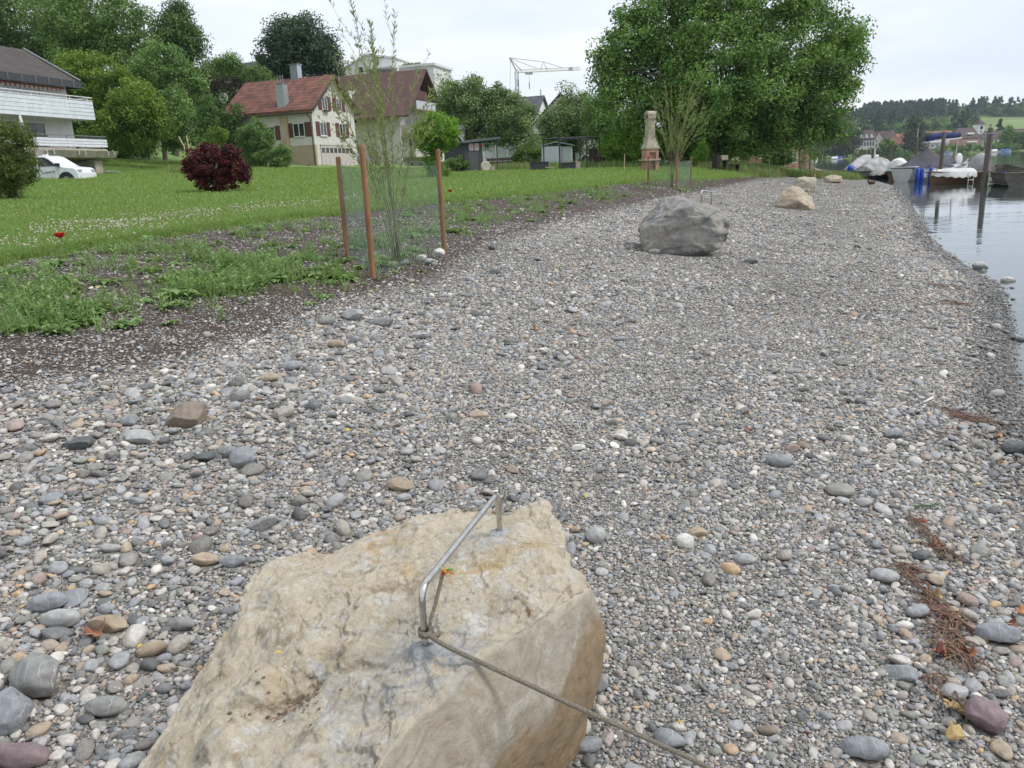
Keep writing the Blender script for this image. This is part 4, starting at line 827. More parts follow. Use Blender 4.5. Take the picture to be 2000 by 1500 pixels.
# ---------------- willows in wire enclosures ----------------
M_stem = mat('willow_bark', (.24,.25,.13), .8, (.15,.15,.08), 20.); M_twig = mat('green_twig', (.30,.35,.14), .7, (.22,.27,.10), 20.)
def willow(px, py, label, stems, wpx, ytop, seed, scale, leafy, Yh=None, lsz=.06, bias=0.):
    rs = np.random.RandomState(seed); base = hit(px, py); root = thing('young_willow', label, 'tree', base)
    k = np.linalg.norm(base[:2])/F_; Ht = hgt(base, ytop); sm = MB(); tw = sm; LV = []
    for s in range(stems):
        ex = rs.uniform(-1, 1); fy = rs.uniform(-.7, .7); hh = Ht*(1-.38*abs(ex)**1.5)*rs.uniform(.72, 1.0) if s else Ht
        tip = np.array([(ex*wpx*k+bias*hh*.1), fy*wpx*k*.8, hh]); b0 = np.array([rs.normal(0,.03), rs.normal(0,.03), -.05])*scale
        c1 = b0*.5+np.array([tip[0]*.08, tip[1]*.08, hh*.36]); c2 = np.array([tip[0]*.48, tip[1]*.48, hh*.68]); pts = []
        for t in np.linspace(0, 1, 9):
            q = (1-t)**3*b0+3*(1-t)**2*t*c1+3*(1-t)*t*t*c2+t**3*tip; pts.append(q+rs.normal(size=3)*.012*scale*min(t*4,1))
        r0 = rs.uniform(.006,.012)*scale; sm.cm = 0; sm.tube(pts, [r0*(1-.85*t)+.0012*scale for t in np.linspace(0,1,9)], 5)
        nb = rs.randint(4, 9) if leafy else rs.randint(3, 7)
        branches = [pts]; sm.cm = 1
        for b in range(nb):
            i0 = rs.randint(3, 8); a = pts[i0]; d = pts[min(i0+1,8)]-pts[i0-1]; d /= np.linalg.norm(d); side = rs.normal(size=3)*np.array([1,1,.3]); side -= d*np.dot(side,d); side /= np.linalg.norm(side)
            ln = rs.uniform(.16,.40)*Ht*.55; e = a+(d*.85+side*.5)*ln; m_ = (a+e)/2+side*ln*.06; br = [a, a*.5+m_*.5+side*.01, m_, m_*.5+e*.5, e]; tw.tube(br, [r0*.45,r0*.35,r0*.3,r0*.2,.001*scale], 4); branches.append(br)
        for br in branches:
            br = np.array(br); L__ = np.linalg.norm(np.diff(br, axis=0), axis=1).sum(); nl = int(L__/scale*(28 if leafy else 24)); t = rs.rand(nl)**.8*(len(br)-1)
            if br is branches[0] or len(br) == 9: t = t*.62+3.0
            t = np.clip(t, 0, len(br)-1.001); i = t.astype(int); f = (t-i)[:,None]; LV.append((br[i]*(1-f)+br[i+1]*f, (br[i+1]-br[i])/(np.linalg.norm(br[i+1]-br[i], axis=1)[:,None]+1e-9)))
    sm.build('stems', [M_stem, M_twig], root, smooth=True)
    p = np.concatenate([a for a, b in LV]); d = np.concatenate([b for a, b in LV]); n = len(p)
    side = rs.normal(size=(n,3)); side -= d*(side*d).sum(1)[:,None]; side /= np.linalg.norm(side, axis=1)[:,None]
    ax = d*.75+side*.65; ax /= np.linalg.norm(ax, axis=1)[:,None]; wv = np.cross(ax, rs.normal(size=(n,3))); wv /= np.linalg.norm(wv, axis=1)[:,None]; l = (lsz*rs.uniform(.6,1.25,n))[:,None]
    v = np.stack([p, p+ax*l*.45+wv*l*.10, p+ax*l, p+ax*l*.45-wv*l*.10], 1).reshape(-1,3)
    npmesh('leaves', v, np.arange(n*4).reshape(n,4), LM['willow'], root, attrs={'tint': np.repeat(np.clip(rs.normal(.5,.2,n),0,1),4)})
    return root, base
M_post = mat('orange_brown_post', (.30,.155,.075), .8, (.20,.095,.045), 14., bump=.4, bscale=60., stretch=(1,1,.15))
M_postt = mat('cut_wood', (.42,.25,.12), .8)
M_wire = mat('green_galvanised_wire', (.25,.33,.28), .5, (.11,.19,.15), 9., metal=.2)
def enclosure(label, feet, tops, order, rpost, cell, wr, seed, wtop):
    """posts at photo pixels feet, tops at rows; chain link wrapped round them"""
    rs = np.random.RandomState(seed); fp = [hit(*f) for f in feet]; root = thing('wire_enclosure', label, 'enclosure', fp[0]); o = fp[0]
    for q, t in zip(fp, tops):
        h = hgt(q, t); b = q-o; MB().lathe([(rpost*.98,-.3),(rpost*1.03,h*.3),(rpost*.96,h*.75),(rpost*.95,h-.02),(rpost*.78,h)], 14, b).build('post', M_post, root, smooth=False, bevel=0)
    mb = MB(); hw = hgt(fp[0], wtop)
    ring = [fp[i] for i in order]
    for a, b in zip(ring[:-1], ring[1:]):
        L0 = np.linalg.norm((b-a)[:2]); nv = max(int(L0/cell), 2); dv = (b-a)/nv; nr_ = np.array([-(b-a)[1], (b-a)[0], 0])/L0; nz = int(hw/(cell*.8))
        for k in range(nv+1):
            pts = []
            for j in range(nz+1):
                s = (k+(.5 if j % 2 else 0)+ .06*math.sin(j*.9+k)); q = a+dv*min(s, nv)+np.array([0,0,.02+hw*j/nz])-o; bend = .035*math.sin(math.pi*min(s/nv,1))*math.sin(3*j/nz+seed)
                pts.append(q+nr_*((rpost*.9 if s < .7 or s > nv-.7 else 0)+bend+(.003 if j % 2 else -.003)))
            mb.tube(pts, wr, 4, cap=False)
            pts = []
            for j in range(nz+1):
                s = k-(.5 if j % 2 else 0); s = max(s, 0); q = a+dv*min(s, nv)+np.array([0,0,.02+hw*j/nz])-o; bend = .035*math.sin(math.pi*min(s/nv,1))*math.sin(3*j/nz+seed)
                pts.append(q+nr_*((rpost*.9 if s < .7 or s > nv-.7 else 0)+bend+(-.003 if j % 2 else .003)))
            mb.tube(pts, wr, 4, cap=False)
    mb.build('wire_mesh', M_wire, root)
    return root, fp
e1, f1 = enclosure('three orange brown posts wrapped in green chain link round the nearest young willow', [(729,543),(868,497),(679,503)], [283,291,306], [2,0,1,2], .036, .062, .00125, 1, 336)
w1, wb1 = willow(775, 510, 'tall slender leafy young willow inside the nearest wire enclosure, reaching above the houses', 16, 105, -60, 5, .8, True, lsz=.078)
e2, f2 = enclosure('middle wire enclosure with thin reddish stakes, right of the brick barbecue', [(1266,362),(1322,371),(1349,361)], [304,301,306], [0,1,2,0], .04, .17, .0022, 2, 312)
w2_, wb2 = willow(1312, 366, 'bare looking fan shaped young willow inside the middle wire enclosure', 20, 74, 135, 6, .9, False, lsz=.09)
e3, f3 = enclosure('farthest wire enclosure with grey stakes at the head of the beach', [(1581,344),(1590,343),(1560,343)], [302,302,304], [2,0,1], .05, .3, .005, 3, 310)
w3_, wb3 = willow(1566, 341, 'small far willow with thin yellowish shoots inside the farthest wire enclosure', 12, 24, 250, 9, 2.6, True, lsz=.16)
for f in f1: occ_disc(f[:1], f[1:2], .05)
# stones at the enclosure foot
for k, (px, py, wp, lb) in enumerate([(768,518,16,'pale'),(790,516,18,'grey'),(822,508,22,'whitish'),(838,516,20,'light'),(858,500,26,'tilted white'),(848,520,16,'small grey')]):
    g = hit(px, py); W = size_at(g, wp)*1.05; rs = np.random.RandomState(300+k); v, f = IC[4]; q = pebble_shape(v, rs, ang=5, sq=.85); q = q/np.abs(q).max(0)*np.array([W/2,W*.4,W*.34]); q[:,2] += W*.2
    o = npmesh('stone', q, f, smat(*[LG, GR, WH, LG, WH, GR][k]), smooth=True); o.location = [float(a) for a in g]; o.rotation_euler = (.2*k%.5, 0, k); tag(o, '%s stone at the foot of the nearest wire enclosure, number %s from its front post' % (lb, ['one','two','three','four','five','six'][k]) if 0 else ['pale stone at the base of the nearest willow stem','plain grey stone just right of the nearest willow stem','whitish block under the middle of the nearest chain link','light stone in front of the whitish block under the chain link','tilted white stone leaning on the right post of the nearest enclosure','small grey stone in front of the right post of the nearest enclosure'][k], 'stone', 'stones at the foot of the enclosure')
# ---------------- grass and weeds ----------------
def blade_tuft(rs, n, h, spread, w, curl=.5, seg=3):
    v, f, t = [], [], []
    for k in range(n):
        a = rs.uniform(0, 6.28); d = np.array([math.cos(a), math.sin(a), 0]); s = np.array([-d[1], d[0], 0]); p0 = np.array([rs.normal(0, spread), rs.normal(0, spread), -.01]); hh = h*rs.uniform(.5, 1.2); c = curl*rs.uniform(.3, 1.3); b = len(v)
        for j in range(seg+1):
            q = j/seg; p = p0+np.array([0,0,hh*q*(1-.25*c*q)])+d*hh*c*q*q*.8; ww = w*(1-q)**.7*.5; v += [p-s*ww, p+s*ww]; t += [rs.rand()*0+.5]*2
        for j in range(seg): f.append((b+2*j, b+2*j+1, b+2*j+3, b+2*j+2))
        tv = rs.rand(); t[-2*(seg+1):] = [tv]*(2*(seg+1))
    return np.array(v), np.array(f), np.array(t)
LM['grass'] = leafmat('grass_blades', (.115,.20,.045), (.31,.43,.13), .35, nscale=.0)
LM['weed'] = leafmat('weed_leaves', (.10,.19,.05), (.29,.42,.15), .3, nscale=.0)
LM['dry'] = leafmat('dry_grass_blades', (.16,.17,.06), (.30,.28,.12), .35, nscale=.0)
def tufts(name, label, protos, x, y, sc, rs, idx=None, zoff=0., kind='stuff'):
    pts = np.stack([x, y, gz(x, y)+zoff], 1); n = len(x); rot = np.stack([rs.normal(0,.1,n), rs.normal(0,.1,n), rs.uniform(0,6.28,n)], 1); s = np.repeat(sc[:,None], 3, 1)
    print(name, n); return gn_scatter(name, label, pts, rot, s, rs.randint(0, len(protos), n) if idx is None else idx, protos, kind)
def lawn_points(rs, n, ya, yb):
    # denser towards the camera
    u = rs.rand(n*3); y = ya*(yb/ya)**u; x = rs.uniform(-.80, .62, len(y))*y-rs.rand(len(y))*1.5; dl = sdist(x, y, LAWN)+.35*(fbm(np.stack([x*3, y*3, 0*x], 1), 3)); m = (dl > 0) & (sdist(x, y, SHORE) > 3); return x[m][:n], y[m][:n]
def do_grass():
    rs = np.random.RandomState(8)
    pr = []
    for k in range(6):
        v, f, t = blade_tuft(rs, 26, .062, .07, .007, .7); pr.append(npmesh('g', v, f, LM['grass'], attrs={'tint':t}, link=False))
    x, y = lawn_points(rs, 60000, 7.5, 22); tufts('lawn_grass', 'short green lawn grass', pr, x, y, rs.uniform(.65,1.3,len(x))*(1+.4*ss(y,9,20)), rs)
    pr = []
    for k in range(5):
        v, f, t = blade_tuft(rs, 30, .10, .16, .016, .7, 2); pr.append(npmesh('g', v, f, LM['grass'], attrs={'tint':t}, link=False))
    x, y = lawn_points(rs, 60000, 20, 75); tufts('meadow_grass', 'meadow grass farther back on the lawn', pr, x, y, rs.uniform(.7,1.3,len(x))*(1+.5*ss(y,25,60)), rs)
    # long fringe of the lawn towards the mulch
    pr = []
    for k in range(5):
        v, f, t = blade_tuft(rs, 34, .12, .05, .009, .8); pr.append(npmesh('g', v, f, LM['grass'], attrs={'tint':t*.6}, link=False))
    x, y = lawn_points(rs, 60000, 7.5, 40); dl = sdist(x, y, LAWN); m = dl < .5; tufts('lawn_fringe', 'longer grass fringe along the lower edge of the lawn', pr, x[m], y[m], rs.uniform(.6,1.2,m.sum()), rs)
    # clover heads
    M_cl = mat('clover_white', (.62,.56,.48), .9, (.42,.38,.28), 60.); M_ye = mat('buttercup_yellow', (.75,.55,.03), .7); pr = []
    for k in range(3):
        mb = MB(); mb.ball((0,0,.105), .0135, 8, 5, (1,1,.85)); mb.tube([(0,0,0),(.003,0,.10)], .0012, 3); o = mb.build('c', M_cl); C.objects.unlink(o); pr.append(o)
    n = 90000; u = rs.rand(n); y = 9*(45/9)**u; x = rs.uniform(-.80,.5,n)*y; px, py = proj(np.stack([x,y,gz(x,y)],1)); dl = sdist(x, y, LAWN)
    # clover band measured along the lawn edge
    band = np.exp(-((dl-2.6)/.8)**2)*(px > 60)*(px < 700)+.22*np.exp(-((dl-1.2)/1.)**2)*(px < 330)+.035+.12*(px > 850)*(px < 1300)*np.exp(-((dl-2.)/2)**2); band = band*np.clip(.6+1.1*fbm(np.stack([x*1.1,y*1.1,0*x],1),3),.05,1.3)
    m = (dl > .15) & (rs.rand(n) < band*.8); tufts('clover_flowers', 'white clover flower heads scattered in the lawn', pr, x[m], y[m], rs.uniform(.6,1.15,m.sum())*(1+.35*ss(y[m],15,40)), rs)
    # low weeds on the mulch
    pr = []
    def weed(h, n, w, erect, seed):
        r2 = np.random.RandomState(seed); v, f, t = [], [], []; mb = MB()
        for k in range(n):
            a = 2.4*k+r2.normal(0,.2); zz = h*erect*k/n; d = np.array([math.cos(a), math.sin(a), 0]); s = np.array([-d[1], d[0], 0]); ln = h*(1-.45*k/n*erect)*r2.uniform(.7,1.1)*(.6 if erect > .5 else 1); b = len(v); tv = r2.rand(); up_ = .55+.5*erect*k/n
            for j, (q, ww) in enumerate([(0,.25),(.3,.9),(.6,1.),(.85,.6),(1,.05)]):
                p = np.array([0,0,zz])+d*ln*q*.75+np.array([0,0,ln*(up_*q-.55*q*q)]); v += [p-s*w*ww*.5+np.array([0,0,.12*w]), p, p+s*w*ww*.5+np.array([0,0,.12*w])]; t += [tv]*3
            for j in range(4): f += [(b+3*j, b+3*j+1, b+3*j+4, b+3*j+3), (b+3*j+1, b+3*j+2, b+3*j+5, b+3*j+4)]
        if erect > .1:
            b = len(v); 
            for zz in (-.01, h*erect): v += [np.array([-.003,0,zz]), np.array([.003,0,zz]), np.array([0,.004,zz])]; t += [.6]*3
            f += [(b,b+1,b+4,b+3),(b+1,b+2,b+5,b+4),(b+2,b,b+3,b+5)]
        return npmesh('w', np.array(v), np.array(f), LM['weed'], attrs={'tint':np.array(t)}, link=False)
    specs = [(.16,16,.018,.8,1),(.12,12,.02,.7,2),(.20,20,.016,.85,3),(.13,9,.035,.1,4),(.18,10,.05,.12,5),(.09,8,.02,.3,6)]
    for s in specs: pr.append(weed(*s))
    for k in range(4):
        v, f, t = blade_tuft(rs, 22, .15, .03, .006, .8); pr.append(npmesh('w', v, f, LM['weed'], attrs={'tint':t}, link=False))
    n = 60000; u = rs.rand(n); y = 4.5*(60/4.5)**u; x = rs.uniform(-.82,.75,n)*y; dl = sdist(x, y, LAWN); dso = sdist(x, y, SOIL); px, py = proj(np.stack([x,y,gz(x,y)],1))
    nz = fbm(np.stack([x*.8,y*.8,0*x+4],1),4); mid = ss(dso, .3, 1.4)*(1-ss(dl,-.05,.1))
    dens = mid*np.clip(.18+1.6*nz, .02, 1)
    for (bx, by, sx, sy, a) in [(250,560,230,60,1.),(560,500,130,55,1.2),(380,570,90,40,1.),(60,590,110,60,.8),(640,530,60,40,1.),(780,480,80,40,.8),(950,410,110,25,1.3),(1010,395,60,20,1.),(1200,380,60,12,.9),(1330,372,20,12,1.5),(1110,385,80,12,.8),(1420,345,80,8,1.)]:
        dens = dens+a*.9*np.exp(-((px-bx)/sx)**2-((py-by)/sy)**2)*(dl < .1)*ss(dso,-.2,.4)
    dens = dens*(1-ss(py+.13*px+18*nz, 640, 690))
    m = (rs.rand(n) < dens*np.clip(.5+1.7*nz,.12,1.3)*.46*np.where(y<10,1.,.75)) & (dl < .2); tufts('weeds', 'green weeds and grass tufts growing on the brown mulch', pr, x[m], y[m], rs.uniform(.55,1.6,m.sum())*(1+.3*ss(y[m],12,30)), rs)
    # long grass at far field edges (round garden things and the water)
    pr = []
    for k in range(3):
        v, f, t = blade_tuft(rs, 40, .5, .22, .03, .5); pr.append(npmesh('w', v, f, LM['dry'] if k == 2 else LM['weed'], attrs={'tint':t}, link=False))
    X_, Y_ = [], []
    for (a, b, Y0, Y1, nn) in [(860,1010,55,60,120),(1000,1260,54,60,260),(1370,1520,50,62,380),(1470,1600,56,64,260),(1600,1680,58,70,90),(330,460,55,62,80)]:
        for k in range(nn): q = P(rs.uniform(a,b), rs.uniform(Y0,Y1)); X_.append(q[0]); Y_.append(q[1])
    X_, Y_ = np.array(X_), np.array(Y_); m = sdist(X_, Y_, SHORE) > .2; tufts('long_grass', 'tall unmown grass at the far edge of the lawn', pr, X_[m], Y_[m], rs.uniform(.6,1.3,m.sum()), rs)
    # individual plants that stand out
    def plant(px, py, h, n, w, er, seed, label, nm='weed_plant'):
        g = hit(px, py); o = weed(h, n, w, er, seed); C.objects.link(o); o.name = nm; o.location = [float(a) for a in g]; tag(o, label, 'plant', 'single weeds that stand out on the mulch')
    plant(98,655,.17,16,.035,.35,21,'bright green broad leaved rosette alone on the mulch at the left')
    plant(318,610,.22,14,.03,.8,22,'light green upright plant with pointed leaves left of the big leafy weed')
    plant(372,605,.24,14,.03,.8,23,'tall upright weed with a leafy spire in the middle of the mulch')
    plant(345,585,.36,11,.085,.15,24,'big dock like weed with long toothed leaves')
    plant(435,628,.18,16,.03,.7,25,'green plant at the lower end of the weed patch near the gravel')
    plant(175,618,.20,10,.05,.2,26,'low dark green leafy plant left of the weed patch')
    plant(612,578,.16,14,.018,.85,27,'small upright weed before the gravel left of the front post')
    plant(740,548,.16,16,.018,.7,28,'tuft of narrow leaves at the foot of the front post')
    plant(620,545,.24,12,.06,.2,29,'wide leafed plant just left of the left post')
    plant(1093,530,.12,12,.02,.5,30,'single yellow green seedling alone on the pebbles in the middle')
    plant(365,500,.30,18,.03,.85,31,'tall leafy shoot behind the weed patch next to the lawn')
    plant(130,560,.32,14,.07,.3,32,'dense leafy clump below the red poppy')
do_grass()
# poppies
M_pop = mat('poppy_red', (.75,.02,.012), .6, (.60,.015,.01), 30.)
def poppy(px, py, h, r, label):
    g = hit(px, py); t = thing('poppy', label, 'flower', g); rs = np.random.RandomState(px)
    mb = MB(); NP = 24
    for s in range(4):
        a0 = s*math.pi/2+.3; v = []
        for i in range(6):
            for j in range(7):
                u = i/5; a = a0+(j/6-.5)*1.9; rr = r*u**.8; v.append((rr*math.cos(a), rr*math.sin(a)*.8, h+r*(.15+.85*u**1.6)*(1 if s % 2 else .85)+.06*r*math.sin(j*2.2+s)))
        mb.add(v, [(i*7+j, i*7+j+1, (i+1)*7+j+1, (i+1)*7+j) for i in range(5) for j in range(6)])
    mb.build('petals', M_pop, t, smooth=True); MB().tube([(0,0,-.02),(.01,0,h*.5),(0,0,h+.15*r)], .003, 5).build('stem', M_twig, t)
poppy(124,500,.24,.078,'large scarlet poppy at the lower edge of the lawn on the left')
poppy(880,392,.22,.07,'small red poppy just right of the nearest wire enclosure')
poppy(1549,338,.5,.10,'tiny red poppy by the third willow')
poppy(604,333,.3,.10,'tiny red flower in front of the house wall')
# ---------------- buildings ----------------
def tilemat(name, c1, c2, row=3.2, strength=.6):
    """roof tiles: courses along the slope (UV-free: object z) with blotches"""
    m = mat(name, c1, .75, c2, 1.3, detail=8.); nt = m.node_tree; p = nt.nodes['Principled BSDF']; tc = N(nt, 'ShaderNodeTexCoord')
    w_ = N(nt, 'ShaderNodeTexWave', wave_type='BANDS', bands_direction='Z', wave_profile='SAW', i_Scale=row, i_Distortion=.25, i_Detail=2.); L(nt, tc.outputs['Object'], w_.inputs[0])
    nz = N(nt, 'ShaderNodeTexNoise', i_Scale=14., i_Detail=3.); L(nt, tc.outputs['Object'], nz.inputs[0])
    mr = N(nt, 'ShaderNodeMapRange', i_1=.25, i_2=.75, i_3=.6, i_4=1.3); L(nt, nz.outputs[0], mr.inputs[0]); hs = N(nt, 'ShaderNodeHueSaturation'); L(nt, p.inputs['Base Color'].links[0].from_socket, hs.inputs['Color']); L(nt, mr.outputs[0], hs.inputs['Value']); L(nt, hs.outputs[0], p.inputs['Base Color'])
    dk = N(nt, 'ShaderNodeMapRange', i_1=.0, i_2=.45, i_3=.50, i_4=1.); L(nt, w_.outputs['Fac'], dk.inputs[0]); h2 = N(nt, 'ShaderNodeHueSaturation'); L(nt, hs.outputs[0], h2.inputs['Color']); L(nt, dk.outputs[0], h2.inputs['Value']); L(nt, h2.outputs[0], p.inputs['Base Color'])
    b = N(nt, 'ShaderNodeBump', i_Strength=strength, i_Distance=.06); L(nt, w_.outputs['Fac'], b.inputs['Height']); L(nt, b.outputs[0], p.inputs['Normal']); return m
MW = lambda n, c, **k: mat(n, c, .85, tuple(x*.88 for x in c), 1.5, bump=.15, bscale=30., **k)
M_cream = MW('cream_render', (.62,.59,.545)); M_white = MW('white_render', (.70,.70,.69)); M_greyw = MW('grey_render', (.56,.535,.50)); M_beige = MW('beige_render', (.42,.33,.24)); M_conc = mat('concrete', (.44,.40,.32), .9, (.33,.30,.24), 2., bump=.3)
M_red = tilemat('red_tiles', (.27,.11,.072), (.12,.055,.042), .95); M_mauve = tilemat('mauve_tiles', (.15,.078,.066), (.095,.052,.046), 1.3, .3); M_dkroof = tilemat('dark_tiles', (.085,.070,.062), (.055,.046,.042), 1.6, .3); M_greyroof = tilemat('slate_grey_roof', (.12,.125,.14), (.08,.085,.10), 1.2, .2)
M_wood = mat('dark_brown_wood', (.07,.045,.035), .7, (.04,.028,.022), 12.); M_shut = mat('red_brown_shutter', (.13,.045,.038), .6, (.095,.032,.028), 9.)
M_frame = mat('white_window_frame', (.72,.72,.71), .5); M_glass = mat('window_glass', (.035,.04,.045), .06, (.02,.024,.028), 1., spec=.9); M_glassb = mat('pale_reflecting_glass', (.42,.43,.45), .1, (.36,.37,.39), 1., spec=.9)
M_zinc = mat('zinc_sheet', (.50,.54,.58), .35, (.38,.42,.46), 6., metal=.6); M_whitew = mat('white_painted_boards', (.68,.71,.75), .6, (.58,.61,.66), 4.); M_metal = mat('grey_metal', (.30,.30,.31), .4, metal=.7)
M_dark = mat('dark_opening', (.02,.018,.017), .9); M_garage = mat('pinkish_white_garage_door', (.55,.49,.47), .7, (.47,.41,.40), 4.); M_gdark = mat('dark_brown_garage_door', (.055,.038,.033), .7)
M_gold = mat('geranium_red', (.50,.03,.04), .8); M_boxg = leafmat('window_box_green', (.03,.07,.02), (.09,.16,.04), .2)
def frm(root, face, a, z, w_, h, shut=None, mull=1, glass=None, off=0., frame=None, sill=True, part='window', box=False, depth=.06, shelf=None):
    """window on local face: 'f' (front, y=off, looking -Y) or 'r' (right, x=off, looking +X) ; a = left edge"""
    def bx(m, u0, u1, n0, n1, z0, z1):
        if face == 'f': m.box(u0, u1, off-n1, off-n0, z0, z1)
        elif face == 'l': m.box(off-n1, off-n0, u0, u1, z0, z1)
        else: m.box(off+n0, off+n1, u0, u1, z0, z1)
    t = .07; m = MB(); bx(m, a, a+w_, .004, depth, z, z+t); bx(m, a, a+w_, .004, depth, z+h-t, z+h); bx(m, a, a+t, .004, depth, z+t, z+h-t); bx(m, a+w_-t, a+w_, .004, depth, z+t, z+h-t)
    for k in range(mull): u = a+w_*(k+1)/(mull+1); bx(m, u-.04, u+.04, .006, depth-.004, z+t, z+h-t)
    f = m.build(part, frame or M_frame, root)
    m = MB(); bx(m, a+t*.6, a+w_-t*.6, .002, .03, z+t*.6, z+h-t*.6); m.build('pane', glass or M_glass, f)
    if sill: m = MB(); bx(m, a-.06, a+w_+.06, .004, .14, z-.08, z-.004); m.build('sill', M_greyw, f)
    if shut:
        for s in (0, 1):
            m = MB(); u = a-shut-.02 if s == 0 else a+w_+.02; bx(m, u, u+shut, .004, .05, z-.03, z+h+.03)
            for q in range(6): zz = z+.08+(h-.16)*q/6; bx(m, u+.06, u+shut-.06, .052, .064, zz, zz+(h-.16)/9)
            m.build('shutter', M_shut, root)
    if box:
        m = MB(); bx(m, a+.05, a+w_-.05, .15, .33, z-.18, z-.02); b_ = m.build('flower_box', M_wood, root)
        rs = np.random.RandomState(int(a*10)%977+50); cc = []
        for q in range(10): 
            u = a+.1+(w_-.2)*rs.rand(); n = .24+.04*rs.randn(); cc.append((u, off-n, z+.05+.05*rs.rand()) if face == 'f' else (off+n, u, z+.05+.05*rs.rand()))
        m = MB(); [m.ball(c, .055, 6, 4) for c in cc[:6]]; m.build('blossoms', M_gold, b_)
    return f
def gable_house(root, x0, x1, y0, y1, eave, ridge, over, wall, roofm, axis='x', base=None, thick=.22, gover=.35):
    """axis: ridge direction. walls + gables as one mesh, roof slabs as another"""
    m = MB()
    if axis == 'x':
        ym = (y0+y1)/2; m.prism([(x0,y0,-1),(x0,y1,-1),(x0,y1,eave),(x0,ym,ridge-.12),(x0,y0,eave)], (x1-x0,0,0)); w_ = m.build('wall', wall, root)
        sl = (ridge-eave)/(ym-y0); m = MB(); a0, a1 = x0-gover, x1+gover; ye, ze = y0-over, eave-over*sl
        m.prism([(a0,ye,ze+.02),(a0,ye,ze+.02+thick),(a0,ym,ridge+thick),(a0,2*ym-ye,ze+.02+thick),(a0,2*ym-ye,ze+.02),(a0,ym,ridge+.0)], (a1-a0,0,0)); r = m.build('roof', roofm, root)
    else:
        xm = (x0+x1)/2; m.prism([(x0,y0,-1),(x0,y0,eave),(xm,y0,ridge-.12),(x1,y0,eave),(x1,y0,-1)], (0,y1-y0,0)); w_ = m.build('wall', wall, root)
        sl = (ridge-eave)/(xm-x0); m = MB(); a0, a1 = y0-gover, y1+gover; xe, ze = x0-over, eave-over*sl
        m.prism([(xe,a0,ze+.02),(xm,a0,ridge+.0),(2*xm-xe,a0,ze+.02),(2*xm-xe,a0,ze+.02+thick),(xm,a0,ridge+thick),(xe,a0,ze+.02+thick)], (0,a1-a0,0)); r = m.build('roof', roofm, root)
    return w_, r
# --- red tiled house ---
pB = P(617, 85); eB = hgt(pB, 211); print('houseB', pB, eB)
hB = thing('red_roofed_house', 'cream house with red brown shutters, pale garage doors and a red tiled roof', 'house', pB, R_(-20))
e_ = eB+.15; LB = 10.2; DB = 8.4; rB = e_+3.15
wB, rfB = gable_house(hB, -LB, 0, 0, DB, e_, rB, .65, M_cream, M_red, 'x', gover=.55)
m = MB(); sl = (rB-e_)/(DB/2)
for s in (0, 1):   # barge boards
    m.prism([(.56,-.65,e_-.65*sl-.10),(.56,DB/2,rB-.10),(.56,DB/2,rB+.24),(.56,-.65,e_-.65*sl+.24)] if s == 0 else [(.56,DB+.65,e_-.65*sl-.10),(.56,DB/2,rB-.10),(.56,DB/2,rB+.24),(.56,DB+.65,e_-.65*sl+.24)], (.06,0,0))
m.build('barge_board', M_wood, rfB)
m = MB(); m.tube([(-LB-.5,-.72,e_-.62),(.5,-.72,e_-.62)], .08, 8); m.tube([(-.25,-.68,e_-.65),(-.12,-.12,e_-1.1),(-.12,-.10,0)], .05, 8); m.build('gutter_pipe', M_wood, hB)
m = MB(); m.box(-LB-.01,-3.75,-.012,.3,-1,2.05); m.box(-2.9,.012,-.012,.3,-1,2.05); m.box(-.3,.014,-.012,DB+.01,-1,.05); m.build('plinth', M_beige, hB)
m = MB(); m.box(-3.75,-2.9,-.22,.0,-1,e_-.5); m.build('chimney_breast', mat('stained_render', (.50,.40,.30), .85, (.40,.30,.21), 1.2), hB)
m = MB(); zc = e_+.55; m.prism([(-3.85,-.15,zc-.7),(-2.95,-.15,zc-.7),(-2.95,-.15,zc+1.75),(-3.85,-.15,zc+1.75)], (0,.8,0)); ch = m.build('chimney', M_zinc, rfB); m = MB(); m.box(-3.75,-3.05,-.08,.5,zc+1.756,zc+1.95); [m.tube([(x,.2,zc+1.95),(x,.2,zc+2.7)], .04, 5) for x in (-3.7,-3.4,-3.1)]; m.build('chimney_cap', M_metal, ch)
m = MB(); m.box(-4.6,-3.7,DB/2-.3,DB/2+.5,rB-.3,rB+1.5); ch = m.build('chimney', M_zinc, rfB); m = MB(); m.box(-4.7,-3.6,DB/2-.4,DB/2+.6,rB+1.504,rB+1.62); m.build('chimney_cap', M_metal, ch)
frm(hB,'f',-2.35,2.9,1.35,1.35,.72,1); frm(hB,'f',-5.85,2.75,1.25,1.35,.0,1,box=True); frm(hB,'f',-9.2,2.75,1.1,1.3,.0,1)
MB().box(-4.56,-3.98,-.05,-.004,2.72,4.13).build('shutter', M_shut, hB)
for a in (1.25, 5.05): frm(hB,'r',a,2.95,1.2,1.35,.72,1,box=(a > 5))
for a in (2.05, 4.85): frm(hB,'r',a,5.55,1.05,1.3,.68,1,box=(a < 3))
gd = MB(); gd.box(.02,.06,1.0,7.4,-.9,2.0); gdo = gd.build('garage_door', M_garage, hB)
m = MB()
for k in range(9): m.box(.062,.085,1.0+.8*k-.03,1.0+.8*k+.03,-.9,2.0)
m.box(.062,.12,.9,7.5,2.004,2.16); m.build('door_rail', M_greyw, gdo)
for k in range(8):
    m = MB(); [m.box(.062,.08,1.14+.8*k+.19*q,1.14+.8*k+.19*q+.15,1.25,1.75) for q in range(3)]; m.build('door_window', M_glass, gdo)
m = MB(); m.box(-.0,.01,.0,.01,0,.01)
dish = thing('satellite_dish', 'white satellite dish on a short pole at the left end of the red tiled roof', 'satellite dish', (0,0,0)); 
